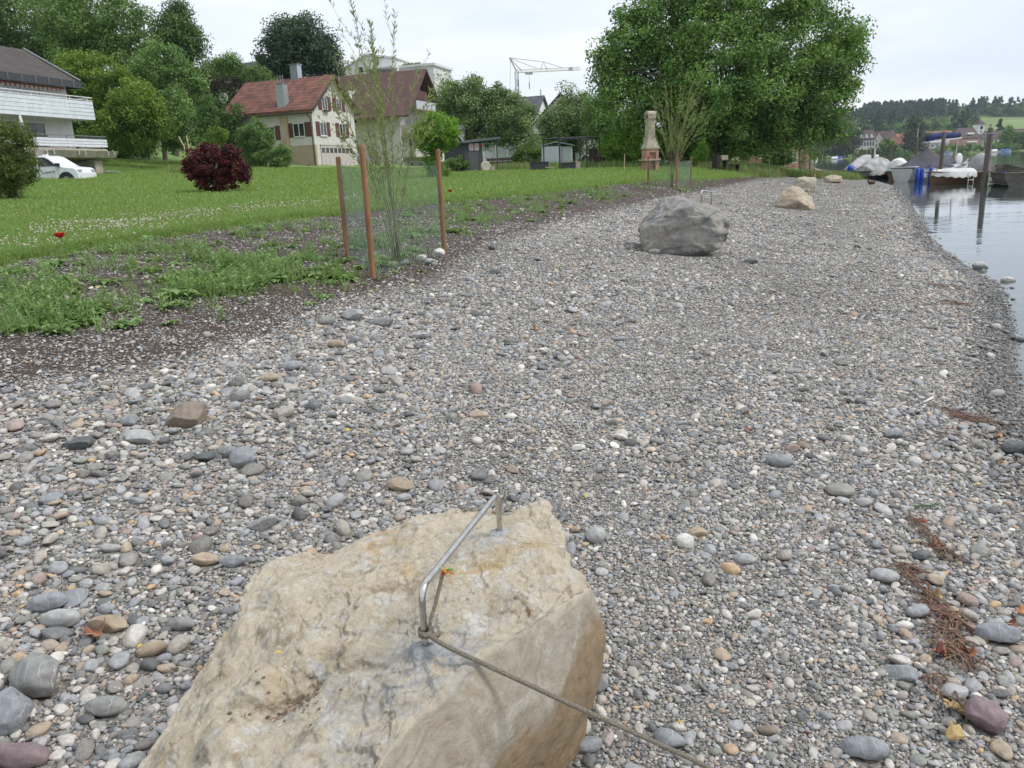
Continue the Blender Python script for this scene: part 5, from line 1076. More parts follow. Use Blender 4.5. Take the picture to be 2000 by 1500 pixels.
q = np.array(Matrix.Rotation(R_(-20),3,'Z') @ Vector((-LB-1.1,1.2,0)))+pB; dish.location = [float(a) for a in q]; dish.rotation_euler = (0,0,R_(-8))
MB().tube([(0,0,0),(0,0,e_+1.4)], .05, 6).build('pole', M_metal, dish); m = MB(); pr = [(.02,0),(.25,.03),(.45,.1),(.52,.14),(.50,.15),(.25,.06),(.02,.03)]; m.lathe(pr, 24); bowl = m.build('bowl', M_frame, dish, smooth=True); bowl.rotation_euler = (R_(78),0,0); bowl.location = (0,-.15,e_+1.6); m = MB(); m.tube([(0,-.2,e_+1.2),(0,-.65,e_+1.55)], .02, 5); m.ball((0,-.68,e_+1.58), .07, 8, 6); m.build('receiver', M_metal, dish)
q = np.array(Matrix.Rotation(R_(-20),3,'Z') @ Vector((-LB-1.9,2.6,0)))+pB
an = thing('lean_to_shed', 'small brown lean-to shed behind the left corner of the red roofed house', 'shed', q, R_(-20)); MB().prism([(-1.6,0,-1),(1.6,0,-1),(1.6,0,3.7),(-1.6,0,2.9)], (0,3,0)).build('wall', M_beige, an); MB().prism([(-2.0,-.3,2.85),(1.65,-.3,3.78),(1.65,-.3,3.92),(-2.0,-.3,2.99)], (0,3.6,0)).build('roof', M_wood, an)
MB().box(.3,1.3,-.04,-.004,0,2.3).build('door', M_wood, an)
# --- mauve roofed apartment block ---
pC = P(785, 101); eC = hgt(pC, 213); hC = thing('apartment_block', 'pale grey apartment block with balconies and a mauve brown roof behind the nearest willow', 'apartment building', pC, R_(-18))
LC = 12.5; DC = 10.; rC = eC+4.7
gable_house(hC, -LC, 0, 0, DC, eC, rC, 1.1, M_greyw, M_mauve, 'x', gover=1.9)
frm(hC,'f',-6.5,5.2,.9,1.1,0,0)
# slanted roof window
m = MB(); 
def on_slope(x, t): return (x, -1.1+t*(DC/2+1.1), eC-1.1*(rC-eC)/(DC/2)+.245+t*((DC/2+1.1)*(rC-eC)/(DC/2)))
m.add([on_slope(-8.0,.42), on_slope(-6.9,.42), on_slope(-6.9,.62), on_slope(-8.0,.62)], [(0,1,2,3)]); m.v = [(a,b,c+.04) for a,b,c in m.v]; m.build('roof_window', M_frame, hC)
for zf in (eC-8.3, eC-5.5, eC-2.7, eC+.15):
    m = MB(); w0, w1 = (0.3, DC-1.2) if zf < eC else (1.5, 7.6); m.box(.004,1.75,w0,w1,zf-.16,zf); m.build('balcony_slab', M_conc, hC)
    m = MB(); m.box(1.68,1.76,w0,w1,zf+.004,zf+.85); m.box(.01,1.67,w0,w0+.06,zf+.004,zf+.85); bb = m.build('balcony_panel', M_greyw if zf < eC else M_glassb, hC); m = MB(); m.box(1.66,1.78,w0-.02,w1+.02,zf+.96,zf+1.04); m.tube([(1.72,w0+.1,zf+.85),(1.72,w0+.1,zf+.97)], .03, 5); m.tube([(1.72,w1-.1,zf+.85),(1.72,w1-.1,zf+.97)], .03, 5); m.build('handrail', M_wood, bb)
    if zf < eC: frm(hC,'r',2.2,zf+.05,1.0,2.1,0,0,sill=False,part='balcony_door'); frm(hC,'r',4.6,zf+.9,1.6,1.25,0,1)
MB().box(.004,1.2,3.0,6.2,eC+.17,eC+2.3).build('loggia_panel', M_shut, hC); 
ac = MB(); ac.box(.5,.9,.6,1.5,eC-8.29,eC-7.5); ac.build('air_conditioner', M_frame, hC)
# --- white modern building ---
pD = P(725, 128); k = 128/F_; hD = thing('modern_white_building', 'flat roofed white modern building rising behind the mauve roof, with a glass terrace', 'apartment building', pD, R_(-16)); tD = hgt(pD, 112)
q0 = hgt(pD, 168)
hy = lambda y: hgt(pD, y)
m = MB(); m.prism([(-4.2,0,-2),(5.2,0,-2),(5.2,0,hy(121)),(.4,0,hy(109)),(-4.2,0,hy(138))], (0,9,0)); m.build('wall', M_white, hD)
m = MB(); m.prism([(-4.4,-.15,hy(138)+.02),(.4,-.15,hy(109)+.03),(5.4,-.15,hy(121)+.02),(5.4,-.15,hy(121)+.28),(.4,-.15,hy(109)+.3),(-4.4,-.15,hy(138)+.28)], (0,9.3,0)); m.build('flat_roof', M_frame, hD)
m = MB(); m.box(5.21,10.6,1.2,9,-2,hy(137)); m.build('side_wing', M_white, hD); m = MB(); m.box(5.21,10.9,.9,9.2,hy(137)+.004,hy(137)+.35); m.build('side_roof', M_frame, hD)
m = MB(); m.box(1.0,5.6,-2.2,-.01,-2,hy(160)); m.box(1.0,1.25,-2.2,-.01,hy(160),hy(140)); m.box(1.0,5.6,-2.3,-.01,hy(140),hy(137)); m.build('terrace', M_white, hD)
frm(hD,'f',1.5,hy(158),3.4,1.7,0,2,M_glassb,off=-.02,sill=False); frm(hD,'f',6.4,hy(152),1.6,.8,0,0,off=1.2); frm(hD,'f',-3.4,hy(160),1.2,1.0,0,0); frm(hD,'f',-1.0,hy(142),.8,.9,0,0)
leaf_cloud('roof_plants', np.array([(5.6+q*.3,1.6,hy(137)+.45+.1*(q%2)) for q in range(10)]), np.full(10,.25), 40, .2, LM['mid'], hD, np.random.RandomState(3))
# --- brown roof high on the slope ---
pE = P(500, 122); hE = thing('hillside_house', 'brown roofed house with a brick chimney peeping over the trees on the skyline', 'house', pE, R_(-28)); tE = hgt(pE, 113)
gable_house(hE, -9, 0, 0, 9, tE-3., tE, .8, M_greyw, M_dkroof, 'x', gover=.6); MB().box(-1.9,-.8,3.6,4.6,tE-.6,tE+.95).build('chimney', M_shut, hE); frm(hE,'f',-6,tE-4.6,1.3,1.2,.5,1)
# --- white house with grey roof under the crane ---
pG = P(1047, 128); tG = hgt(pG, 186); hG = thing('white_house', 'white house with a slate grey roof and a dormer, below the crane', 'house', pG, R_(-22))
gable_house(hG, -9.5, 0, 0, 7.5, tG-3.1, tG, .5, M_white, M_greyroof, 'x', gover=.4)
m = MB(); m.prism([(-6.2,-.2,tG-3.6),(-3.6,-.2,tG-3.6),(-3.6,-.2,tG-2.2),(-4.9,-.2,tG-.9),(-6.2,-.2,tG-2.2)], (0,3.6,0)); dm = m.build('dormer', M_white, hG); m = MB(); m.prism([(-6.5,-.45,tG-2.45),(-4.9,-.45,tG-.8),(-3.3,-.45,tG-2.45),(-3.3,-.45,tG-2.3),(-4.9,-.45,tG-.62),(-6.5,-.45,tG-2.3)], (0,3.8,0)); m.build('dormer_roof', M_greyroof, dm)
frm(hG,'f',-5.4,tG-3.4,1.0,1.2,0,0,off=-.2); frm(hG,'r',2.2,tG-4.2,.8,1.6,0,0); frm(hG,'r',4.8,tG-4.2,.8,1.6,0,0); frm(hG,'f',-2.6,tG-5.4,1.1,1.3,0,0)
MB().box(-2.6,-.7,1.0,2.6,tG-1.95,tG-1.85).build('roof_window', M_dark, hG); MB().tube([(-.2,3.8,tG),(-.2,3.8,tG+1.1)], .15, 8).build('flue', M_frame, hG)
pH = P(1098, 112); tH = hgt(pH, 184); hH = thing('gabled_house', 'beige gable end of a house between the fruit trees', 'house', pH, R_(-6)); gable_house(hH, -4.6, 4.6, 0, 10, tH-4.6, tH, .5, M_cream, M_mauve, 'y', gover=.7); frm(hH,'f',-2.0,tH-4.5,1.2,1.2,0,0); frm(hH,'f',.6,tH-4.5,1.2,1.2,0,0)
# --- white low building behind the sheds ---
pI = P(868, 84); tI = hgt(pI, 232); hI = thing('white_low_building', 'plain white building glimpsed behind the fruit tree and the dark shed', 'house', pI, R_(-4)); gable_house(hI, 0, 7.5, 0, 7, tI-1.2, tI, .4, M_white, M_greyroof, 'x', gover=.3); frm(hI,'f',5.2,1.0,1.2,1.2,0,1); frm(hI,'f',1.4,1.0,1.2,1.2,0,1)
pJ = P(940, 80); hJ = thing('glass_pavilion', 'low white building with pale glass front between the dark shed and the green bush', 'building', pJ, R_(-4)); tj = hgt(pJ, 268); MB().box(0,7.5,0,5,-.5,tj).build('wall', M_white, hJ); MB().box(-.3,7.8,-.4,5.3,tj+.004,tj+.25).build('roof', M_white, hJ); frm(hJ,'f',.3,.4,3.4,tj-.7,0,2,M_glassb,sill=False); frm(hJ,'f',4.6,.4,2.6,tj-.7,0,1,M_glassb,sill=False)
# --- dark roofed apartment house at the left ---
ra = math.atan2(.97, .22)          # facade runs away from us
pA = P(153, 55); 
hA = thing('apartment_house', 'white apartment house with two board clad balconies and dark brown roof at the left edge', 'apartment building', pA, ra-math.pi)
# local x: towards us along the facade is +x ... facade plane y=0 facing -Y(local) = towards the lake
zA = hgt(pA, 296); z1, z2 = zA+.05, zA+2.2; eA = hgt(pA, 158)+.15
Lx = 15.
# local frame: origin at far corner, +x = towards the camera, facade normal = +y
m = MB(); m.prism([(0,0,-1),(0,0,eA),(0,-10,eA),(0,-10,-1)], (Lx,0,0)); m.build('wall', M_white, hA)
# roof: eaves on the lake side, hipped far end
zr = Matrix.Rotation(ra-math.pi, 3, 'Z'); best = None
for lx in np.linspace(0, 9, 91):
    q = np.array(zr @ Vector((lx, -2.6, 0)))+pA; u, v = proj(q+np.array([0,0,9.])); 
    if best is None or abs(u-82) < best[0]: best = (abs(u-82), lx, q)
RX = best[1]; rid = hgt(best[2], 97)
m = MB(); E = [(-.5,.7,eA-.25),(Lx+1,.7,eA-.25),(Lx+1,-10,eA-.25),(-.5,-10,eA-.25)]; Rg = [(RX,-2.6,rid),(Lx+1,-2.6,rid)]
m.add(E+Rg, [(0,1,5,4),(0,4,3),(3,4,5,2),(1,2,5),(0,3,2,1)]); rfA = m.build('roof', M_dkroof, hA)
m = MB(); m.box(-.55,Lx+1,.7,.8,eA-.62,eA-.2); m.box(-.6,-.5,-10,.8,eA-.62,eA-.2); fb = m.build('fascia', mat('dark_metal_fascia', (.045,.048,.055), .5), rfA)
m = MB(); [m.box(.2+1.05*k,.24+1.05*k,.802,.83,eA-.62,eA-.2) for k in range(14)]; m.tube([(-.55,.75,eA-.15),(RX,-2.6,rid+.05)], .07, 6); m.build('fascia_joint', M_metal, fb)
M_awn = mat('striped_awning', (.42,.22,.17), .8)
m = MB(); m.tube([(.6,.3,eA-.72),(Lx,.3,eA-.72)], .10, 8); aw = m.build('awning_roll', mat('terracotta_awning', (.33,.13,.09), .8), hA)
m = MB(); [m.box(.7+.36*k,.7+.36*k+.18,.36,.40,eA-.92,eA-.74) for k in range(38)]; m.build('awning_stripe', mat('pale_stripe', (.52,.42,.36), .8), aw)
def bwin(z, x0, wd, h, glass=M_glassb, mull=1):
    f = MB(); t = .09
    f.box(x0,x0+wd,.004,.08,z,z+t); f.box(x0,x0+wd,.004,.08,z+h-t,z+h); f.box(x0,x0+t,.004,.08,z+t,z+h-t); f.box(x0+wd-t,x0+wd,.004,.08,z+t,z+h-t)
    for k in range(mull): u = x0+wd*(k+1)/(mull+1); f.box(u-.06,u+.06,.006,.09,z+t,z+h-t)
    w_ = f.build('window', M_frame, hA); g = MB(); g.box(x0+.05,x0+wd-.05,.002,.035,z+.05,z+h-.05); g.build('pane', glass, w_); return w_
bwin(z2+.06, 2.3, 3.0, 1.7); bwin(z2+.06, 5.5, 3.0, 1.7); bwin(z2+.06, 9., 3., 1.7)
m = MB(); m.box(2.1,8.8,.004,.2,z2+1.78,z2+2.0); m.build('shutter_box', M_frame, hA)
M_curt = mat('window_with_curtain', (.13,.15,.15), .15, (.05,.06,.065), 1.5, spec=.9, stretch=(8,1,.2))
bwin(z1+.1, 2.4, 3.2, 1.6, M_curt, 0); bwin(z1+.1, 6.4, 3.2, 1.6, M_curt, 1)
gl = MB(); gl.box(5.6,6.9,.3,.36,z2+.2,z2+1.9); gl.build('glass_screen', mat('greenish_glass', (.26,.33,.29), .15, spec=.8), hA)
for (zz, far, dp, ph, g0) in ((z2, -.15, 1.6, .85, True), (z1, -.25, 2.1, .5, False)):
    m = MB(); m.box(far,Lx,.004,dp,zz-.22,zz); m.build('balcony_slab', M_white if g0 else M_conc, hA)
    nb = 5 if g0 else 3; m = MB()
    for q in range(nb):
        h0 = zz-.30+(ph+.3)*q/nb if g0 else zz+.12+ph*q/nb; hh = ((ph+.3) if g0 else ph)/nb-.03; m.box(far-.05,Lx,dp+.004,dp+.05,h0,h0+hh); m.box(far-.05,far-.004,.0,dp,h0,h0+hh)
    pb = m.build('balcony_boards', M_whitew, hA)
    m = MB(); zt = zz+ph+(.24 if g0 else .3); m.box(far-.06,Lx,dp-.02,dp+.05,zt-.05,zt); m.box(far-.06,far+.0,.0,dp-.022,zt-.05,zt); m.box(far-.06,Lx,dp,dp+.03,zt-.22,zt-.18)
    for q in range(10): xx = far+.3+1.55*q; m.box(xx,xx+.05,dp-.03,dp+.0,zz+.0,zt-.052)
    m.build('balcony_rail', M_frame if g0 else M_metal, pb)
m = MB(); m.prism([(-.6,.004,z1-.72),(-.6,2.4,z1-.55),(-.6,2.65,z1-.14),(-.6,.004,z1-.14)], (Lx+.6,0,0)); m.build('planter_ledge', M_conc, hA)
m = MB(); m.box(.3,1.0,.3,2.0,-1,z1-.74); m.build('garage_pillar', M_conc, hA); MB().box(1.6,5.4,.006,.05,-1,z1-.85).build('garage_door', M_gdark, hA)
m = MB()
for q in range(5):
    for s in (0,.55): xx = -.1+2.6*q+s; m.tube([(xx,2.6,z1-.1),(xx,2.70,z1-.3),(xx+.1,2.72,z1-.42)], .035, 5)
m.build('bracket', M_metal, hA)
# furled parasol on the lower balcony
um = thing('furled_parasol', 'closed pale parasol standing on the lower balcony of the apartment house', 'parasol', hA.matrix_basis @ Vector((6.0,1.6,z1)), 0); MB().tube([(0,0,0),(0,0,2.0)], .03, 6).build('pole', M_metal, um); MB().lathe([(.05,.5),(.17,.7),(.15,1.2),(.08,1.7),(.02,2.05)], 9).build('canopy', M_frame, um, smooth=False)
# --- pickup ---
M_car = mat('white_car_paint', (.74,.76,.80), .25, (.72,.74,.78), 1., spec=.6); M_tyre = mat('tyre_rubber', (.02,.02,.02), .85); M_black = mat('black_plastic', (.02,.02,.022), .5); M_rim = mat('wheel_rim', (.35,.36,.38), .35, metal=.8)
pK = P(118, 47); pK[2] = float(hgt(P(118,47), 366))+pK[2] if 0 else pK[2]
def vehicle(label, cat, loc, rz, prof, belt, length, width, wheels, wr, windows, name='pickup_truck', paint=None, mark=False):
    root = thing(name, label, cat, loc, rz); paint = paint or M_car
    # body: side profile cross-sections lofted across the width, narrowing above the belt line
    pr = np.array(prof); n = len(pr); ws = [-1,-.93,-.6,0,.6,.93,1]; vs = []; fs = []
    for w_ in ws:
        for (x, z) in pr:
            tuck = .13*max(0, (z-belt))/.6; yy = w_*width/2*(1-tuck*abs(w_)); ins = (1-abs(w_)) ; edge = .05 if abs(w_) == 1 else 0
            vs.append((x*(1-edge*.2/max(abs(x),1)), yy, z-edge*(z > .6)))
    for i in range(len(ws)-1):
        for j in range(n): fs.append((i*n+j, i*n+(j+1)%n, (i+1)*n+(j+1)%n, (i+1)*n+j))
    fs += [tuple(range(n)), tuple(range((len(ws)-1)*n, len(ws)*n))[::-1]]
    MB().add(vs, fs).build('body', paint, root)
    for x in wheels:
        for s in (-1, 1):
            m = MB(); rr = [(wr*.62,-.11),(wr*.97,-.11),(wr,-.06),(wr,.06),(wr*.97,.11),(wr*.62,.11)]; m.lathe(rr, 24); t = m.build('wheel', M_tyre, root); t.rotation_euler = (math.pi/2,0,0); t.location = (x, s*(width/2-.10), wr)
            m = MB(); m.lathe([(wr*.6,-.115),(wr*.6,.115)], 20); [m.box(-.03,.03,-wr*.6,wr*.6,.116,.13)]; m.build('rim', M_rim, t)
        m = MB(); m.prism([(x+(wr+.10)*math.cos(a), -width/2-.012, wr+(wr+.10)*math.sin(a)) for a in np.linspace(0, math.pi, 14)], (0,.03,0)); m.prism([(x+(wr+.10)*math.cos(a), width/2-.018, wr+(wr+.10)*math.sin(a)) for a in np.linspace(0, math.pi, 14)], (0,.03,0)); m.build('wheel_arch', M_black, root)
    for s in (-1, 1):
        for wpoly in windows:
            tk = [1-.13*max(0, z-belt)/.6 for x, z in wpoly]; y_ = [s*(width/2*t+.004-.0) for t in tk]; MB().prism([(x, yy, z) for (x, z), yy in zip(wpoly, y_)], (0, s*.012, 0)).build('side_window', M_glass, root)
    return root
prof = [(-2.6,.42),(-2.62,.75),(-2.6,1.08),(-1.05,1.12),(-.98,1.16),(-.72,1.70),(-.5,1.78),(.35,1.80),(.62,1.72),(1.35,1.20),(1.5,1.15),(2.1,1.07),(2.27,.98),(2.34,.76),(2.34,.42),(2.0,.32),(-2.0,.32)]
wins = [[(-.82,1.20),(-.62,1.62),(-.45,1.68),(-.02,1.70),(-.02,1.20)],[(.08,1.20),(.08,1.70),(.42,1.69),(.66,1.58),(1.14,1.20)]]
pk = P(90, 48); tk_ = hgt(pk, 303); pk[2] += tk_-1.85; print('pickup z', pk, tk_)
PK = vehicle('white pickup truck with a dark squiggle mark on its door by the garage', 'pickup', pk, R_(-4), prof, 1.15, 5.3, 1.86, (-1.62, 1.62), .38, wins)
m = MB(); 
for q in [[(.0,.98),(.06,1.04),(.13,1.02),(.18,.92),(.26,.84),(.36,.86),(.42,.92)],[(.44,.84),(.50,.94),(.52,.84),(.60,.93),(.64,.84)],[(.70,.86),(.78,.92),(.72,.95),(.70,.86)],[(.84,.85),(.92,.88),(.84,.93),(.94,.95)]]:
    m.tube([(x+.05, -.943, z-.02) for x, z in q], .016, 5)
m.build('door_logo', M_black, PK)
m = MB(); m.box(1.18,1.36,-1.13,-.92,1.16,1.34); m.box(1.18,1.36,.92,1.13,1.16,1.34); m.build('wing_mirror', M_black, PK); MB().box(2.26,2.34,-.85,-.5,.80,.95).build('headlight', M_glassb, PK); MB().box(2.26,2.34,.5,.85,.80,.95).build('headlight', M_glassb, PK)
m = MB(); [m.box(x,x+.16,-.965,-.945,1.02,1.05) for x in (-.78,.2)]; m.build('door_handle', M_frame, PK); m = MB(); [m.box(x,x+.012,-.937,-.928,.5,1.15) for x in (-.92,.04,1.2)]; m.build('door_gap', M_black, PK)
m = MB(); m.box(-.1,.15,-.12,.12,1.80,1.9); m.build('roof_beacon', M_frame, PK)
p2 = P(200, 56); t2 = hgt(p2, 334); p2[2] += t2-1.5
vehicle('grey car of which only the roof shows over the lawn beside the garage pillar', 'car', p2, R_(35), [(-2.0,.4),(-2.1,.7),(-2.05,1.0),(-1.5,1.08),(-1.1,1.42),(-.5,1.5),(.4,1.5),(.75,1.42),(1.3,1.05),(2.0,.9),(2.15,.7),(2.1,.4)], 1.0, 4.2, 1.75, (-1.3,1.35), .32, [[(-1.2,1.1),(-.9,1.4),(-.1,1.44),(-.1,1.1)],[(0,1.1),(0,1.44),(.5,1.42),(1.0,1.1)]], 'parked_car', mat('silver_grey_paint', (.33,.36,.37), .35, metal=.3))
# tilted stakes at the meadow edge
M_stk = mat('pale_stake', (.50,.42,.28), .8)
for (xa, ya, xb, yb, lb) in [(360,287,349,267,'pale wooden stake leaning left at the upper end of the meadow'),(368,286,364,265,'pale wooden stake standing nearly straight at the upper end of the meadow')]:
    q = P(xa, 58); a = atY(xa, ya, 58); b = atY(xb, yb, 58); o = MB().tube([(0,0,-.4),(0,0,0), tuple(b-a)], .045, 7).build('wooden_stake', M_stk); o.location = [float(v) for v in (a[0], a[1], a[2])]; tag(o, lb, 'stake')
# antenna at the top left
q = P(262, 110); tq = hgt(q, -20); an = thing('antenna_mast', 'thin radio antenna with cross rods above the left tree tops', 'antenna', q); MB().tube([(0,0,0),(0,0,tq)], .05, 5).build('mast', M_metal, an); k = 110/F_; zz = hgt(q, 12); z3 = hgt(q, 32); m = MB(); m.tube([(-.3*k*20,0,zz),(2.6,0,zz)], .03, 4); m.tube([(0,0,z3),(1.6,0,z3)], .04, 4); m.build('cross_rod', M_metal, an)
# --- tower crane ---
pc = P(1016, 235); kc = 235/F_; crn = thing('tower_crane', 'tower crane with a horizontal lattice jib against the sky', 'crane', pc, R_(20)); M_crane = mat('crane_steel', (.30,.30,.33), .5); M_jib = mat('crane_jib_pale', (.70,.63,.50), .5)
zt = hgt(pc, 139); za = hgt(pc, 113); Lj = 121*kc/math.cos(R_(20))
m = MB(); [m.tube([(sx*.38,sy*.38,-5),(sx*.38,sy*.38,zt)], .09, 4) for sx in (-1,1) for sy in (-1,1)]
for q in range(int(zt/2.4)): [m.tube([(sa*.38,-.38,q*2.4),(-sa*.38,-.38,q*2.4+2.4)], .06, 4) for sa in (-1,1)]; [m.tube([(.38,sa*.38,q*2.4),(.38,-sa*.38,q*2.4+2.4)], .06, 4) for sa in (-1,1)]
m.build('mast', M_crane, crn); rise = 5.*kc; zj = lambda x: zt+x/Lj*rise+0.
m = MB(); [m.tube([(0,sy*.4,zj(0)-.4),(Lj,sy*.4,zj(Lj)-.4)], .07, 4) for sy in (-1,1)]; m.tube([(0,0,zj(0)+.35),(Lj,0,zj(Lj)+.35)], .08, 4)
nb = 26
for q in range(nb):
    x0_, x1_ = Lj*q/nb, Lj*(q+.5)/nb; x2_ = Lj*(q+1)/nb; [m.tube([(x0_,sy*.4,zj(x0_)-.4),(x1_,0,zj(x1_)+.35),(x2_,sy*.4,zj(x2_)-.4)], .04, 4) for sy in (-1,1)]
m.build('jib', M_jib, crn)
ax_ = -12*kc/math.cos(R_(20)); m = MB(); m.tube([(0,0,zt),(ax_,0,za)], .18, 5); m.tube([(1.6,0,zt),(ax_,0,za)], .12, 5); m.build('apex_strut', M_crane, crn)
xs_ = Lj*.42; zs_ = zj(xs_)+14*kc; m = MB(); m.tube([(xs_-1,0,zj(xs_)),(xs_,0,zs_),(xs_+1,0,zj(xs_))], .10, 4); m.tube([(ax_,0,za),(xs_,0,zs_)], .07, 4); m.tube([(xs_,0,zs_),(Lj*.72,0,zj(Lj*.72)+.35)], .07, 4); m.tube([(ax_,0,za),(Lj*.33,0,zj(Lj*.33)+.35)], .07, 4); m.tube([(ax_+.3,0,za),(-2.2,0,hgt(pc,182))], .05, 4); m.build('stay_cable', M_metal, crn)
xh = Lj*.19; m = MB(); m.box(xh-1.,xh+1.,-.4,.4,zj(xh)-1.0,zj(xh)-.5); m.tube([(xh,0,zj(xh)-1),(xh,0,zj(xh)-32*kc)], .05, 4); m.tube([(xh,0,zj(xh)-20*kc),(xh,0,zj(xh)-32*kc)], .16, 5); m.box(Lj*.82,Lj*.82+1.,-.3,.3,zj(Lj*.8)-.5,zj(Lj*.8)+.4); m.build('trolley_hook', M_crane, crn)
# ---------------- garden things ----------------
# dark grey shed
pS = P(907, 52); dS = thing('garden_shed', 'dark grey wooden garden shed with a small pink curtained double window', 'shed', pS, R_(33)); hS = hgt(pS, 275)
M_dg = mat('dark_grey_boards', (.055,.06,.068), .75, (.042,.046,.052), 3., bump=.3, bscale=8., stretch=(.2,.2,10)); M_dgl = mat('dark_grey_paint', (.075,.08,.085), .7)
m = MB(); m.prism([(0,0,-.4),(1.35,0,-.4),(1.35,0,hS),(0,0,hS-.15)], (0,2.6,0)); [m.box(0,1.35,-.012,-.002,.05+.16*q,.19+.16*q) for q in range(11)]; m.build('wall', M_dg, dS)
MB().prism([(-.25,-.35,hS-.16),(2.55,-.35,hS+.07),(2.55,-.35,hS+.19),(-.25,-.35,hS-.04)], (0,3.3,0)).build('roof', mat('grey_roof_felt', (.10,.12,.125), .9), dS)
MB().tube([(2.35,-.15,-.3),(2.35,-.15,hS+.02)], .045, 6).build('post', M_dgl, dS)
MB().box(.28,.95,-.04,-.016,.02,1.25).build('door', M_dgl, dS)
M_pk = mat('pink_curtain', (.55,.38,.40), .8, (.45,.25,.28), 6.)
for a in (.36,.76): f = MB(); f.box(a,a+.30,-.045,-.016,1.34,1.36); f.box(a,a+.30,-.045,-.016,1.72,1.75); f.box(a,a+.025,-.045,-.016,1.361,1.719); f.box(a+.275,a+.30,-.045,-.016,1.361,1.719); w_ = f.build('window', M_frame, dS); MB().box(a+.02,a+.28,-.035,-.02,1.355,1.725).build('pane', M_pk, w_)
MB().box(1.12,1.30,-.04,-.016,1.62,1.74).build('plaque', M_gold, dS)
t = thing('garden_table', 'pale round table top leaning beside the dark grey shed', 'table', P(948, 51.5), 0); MB().lathe([(.05,-.05),(.28,-.06),(.34,0),(.28,.06),(.05,.05)], 18).build('disc', M_conc, t).rotation_euler = (R_(80),0,R_(20)); t.children[0].location = (0,0,.36); MB().box(.3,.55,0,.3,-.2,.36).build('stone_block', M_conc, t)
# white shed
pW = P(1058, 60); wS = thing('white_metal_shed', 'white corrugated metal shed with a shallow gable roof behind the black frame', 'shed', pW, R_(-8)); hW = hgt(pW, 287); k = 60/F_
M_wm = mat('white_corrugated', (.62,.66,.66), .5, (.55,.60,.60), 3.); m = MB(); W1 = 36*k; m.box(0,W1,0,1.8,-.3,hW); m.prism([(W1,0,-.3),(W1,1.8,-.3),(W1,1.8,hW),(W1,0,hW)], (.004,0,0)); 
[m.box(.06+.14*q,.11+.14*q,-.014,-.002,.0,hW-.02) for q in range(int(W1/.14))]; m.build('wall', M_wm, wS); MB().box(W1+.01,W1+.75,.25,1.6,-.3,hW-.05).build('side_wall', M_wm, wS)
MB().prism([(-.12,-.12,hW+.004),(W1*.5+.35,-.12,hW+.28),(W1+.9,-.12,hW+.0),(W1+.9,-.12,hW+.06),(W1*.5+.35,-.12,hW+.35),(-.12,-.12,hW+.07)], (0,2.1,0)).build('roof', mat('grey_green_sheet', (.33,.38,.38), .5), wS)
MB().box(W1*.62,W1*.96,-.03,-.016,.0,hW-.1).build('door', M_wm, wS)
# black frame
M_blk = mat('black_steel', (.018,.02,.026), .5); zf = lambda px, y, yt: hgt(P(px, y), yt)
fr = thing('black_frame', 'open black steel frame like a pergola standing over the white shed and planters', 'pergola', P(1062,53)); o = np.array(fr.location)
cor = [P(1062,53), P(1130,53.3), P(1165,56), P(1172,53), P(1093,52)] ; cr_ = [P(1062,53), P(1093,52), P(1146,52.6), P(1171,55), P(1133,56)]
hF = hgt(P(1093,52), 268); zt_ = P(1093,52)[2]+hF
for q, px in zip(cr_, range(5)): MB().box(-.04,.04,-.04,.04,-.3,zt_-q[2]).build('frame_post', M_blk, fr).location = [float(v) for v in (q-o)]
m = MB(); 
for a, b in ((0,1),(1,2),(2,3),(3,4),(4,0)): m.tube([tuple(np.array([cr_[a][0],cr_[a][1],zt_-.05])-o), tuple(np.array([cr_[b][0],cr_[b][1],zt_-.05])-o)], .045, 4)
m.build('top_rail', M_blk, fr)
def planter(px, Y, wpx, htop, label, rz=-.1):
    q = P(px, Y); w_ = wpx*Y/F_; h = hgt(q, htop); t = thing('planter_box', label, 'planter', q, rz); m = MB(); m.box(0,w_,0,.7,-.1,h); [m.box(-.012,w_+.012,-.014,-.002,.02+.12*q_,.10+.12*q_) for q_ in range(int(h/.12))]; m.build('box', M_dg, t); MB().box(.04,w_-.04,.04,.66,h+.004,h+.03).build('soil', M_wood, t); MB().box(-.03,w_+.03,-.03,-.002,h-.05,h+.02).build('rim', M_blk, t)
planter(1035,51,34,318,'black wooden planter box left in front of the white shed'); planter(1096,51.5,26,319,'black wooden planter box right in front of the white shed')
t = thing('wooden_step', 'small brown wooden step bench between the two black planters', 'bench', P(1064,50.5), -.1); MB().box(0,.7,0,.3,.22,.27).build('seat', M_stk, t); [MB().box(x,x+.05,.02,.28,-.1,.22).build('leg', M_wood, t) for x in (.02,.63)]
t = thing('concrete_block', 'pale upright concrete slab right of the right planter', 'block', P(1124,51.5), 0); MB().box(0,.28,0,.25,-.1,.5).build('slab', M_conc, t); MB().box(-.02,.30,-.02,.27,.504,.54).build('cap', M_conc, t)
t = thing('garden_chest', 'reddish brown wooden cabinet under the right part of the black frame', 'cabinet', P(1150,57), -.12); MB().box(0,1.15,0,.8,-.2,1.25).build('body', mat('red_brown_boards', (.075,.035,.032), .8), t); MB().box(-.1,1.25,-.1,.9,1.254,1.32).build('lid', M_dgl, t); MB().box(.5,.53,-.02,-.002,-.1,1.2).build('door_gap', M_dark, t)
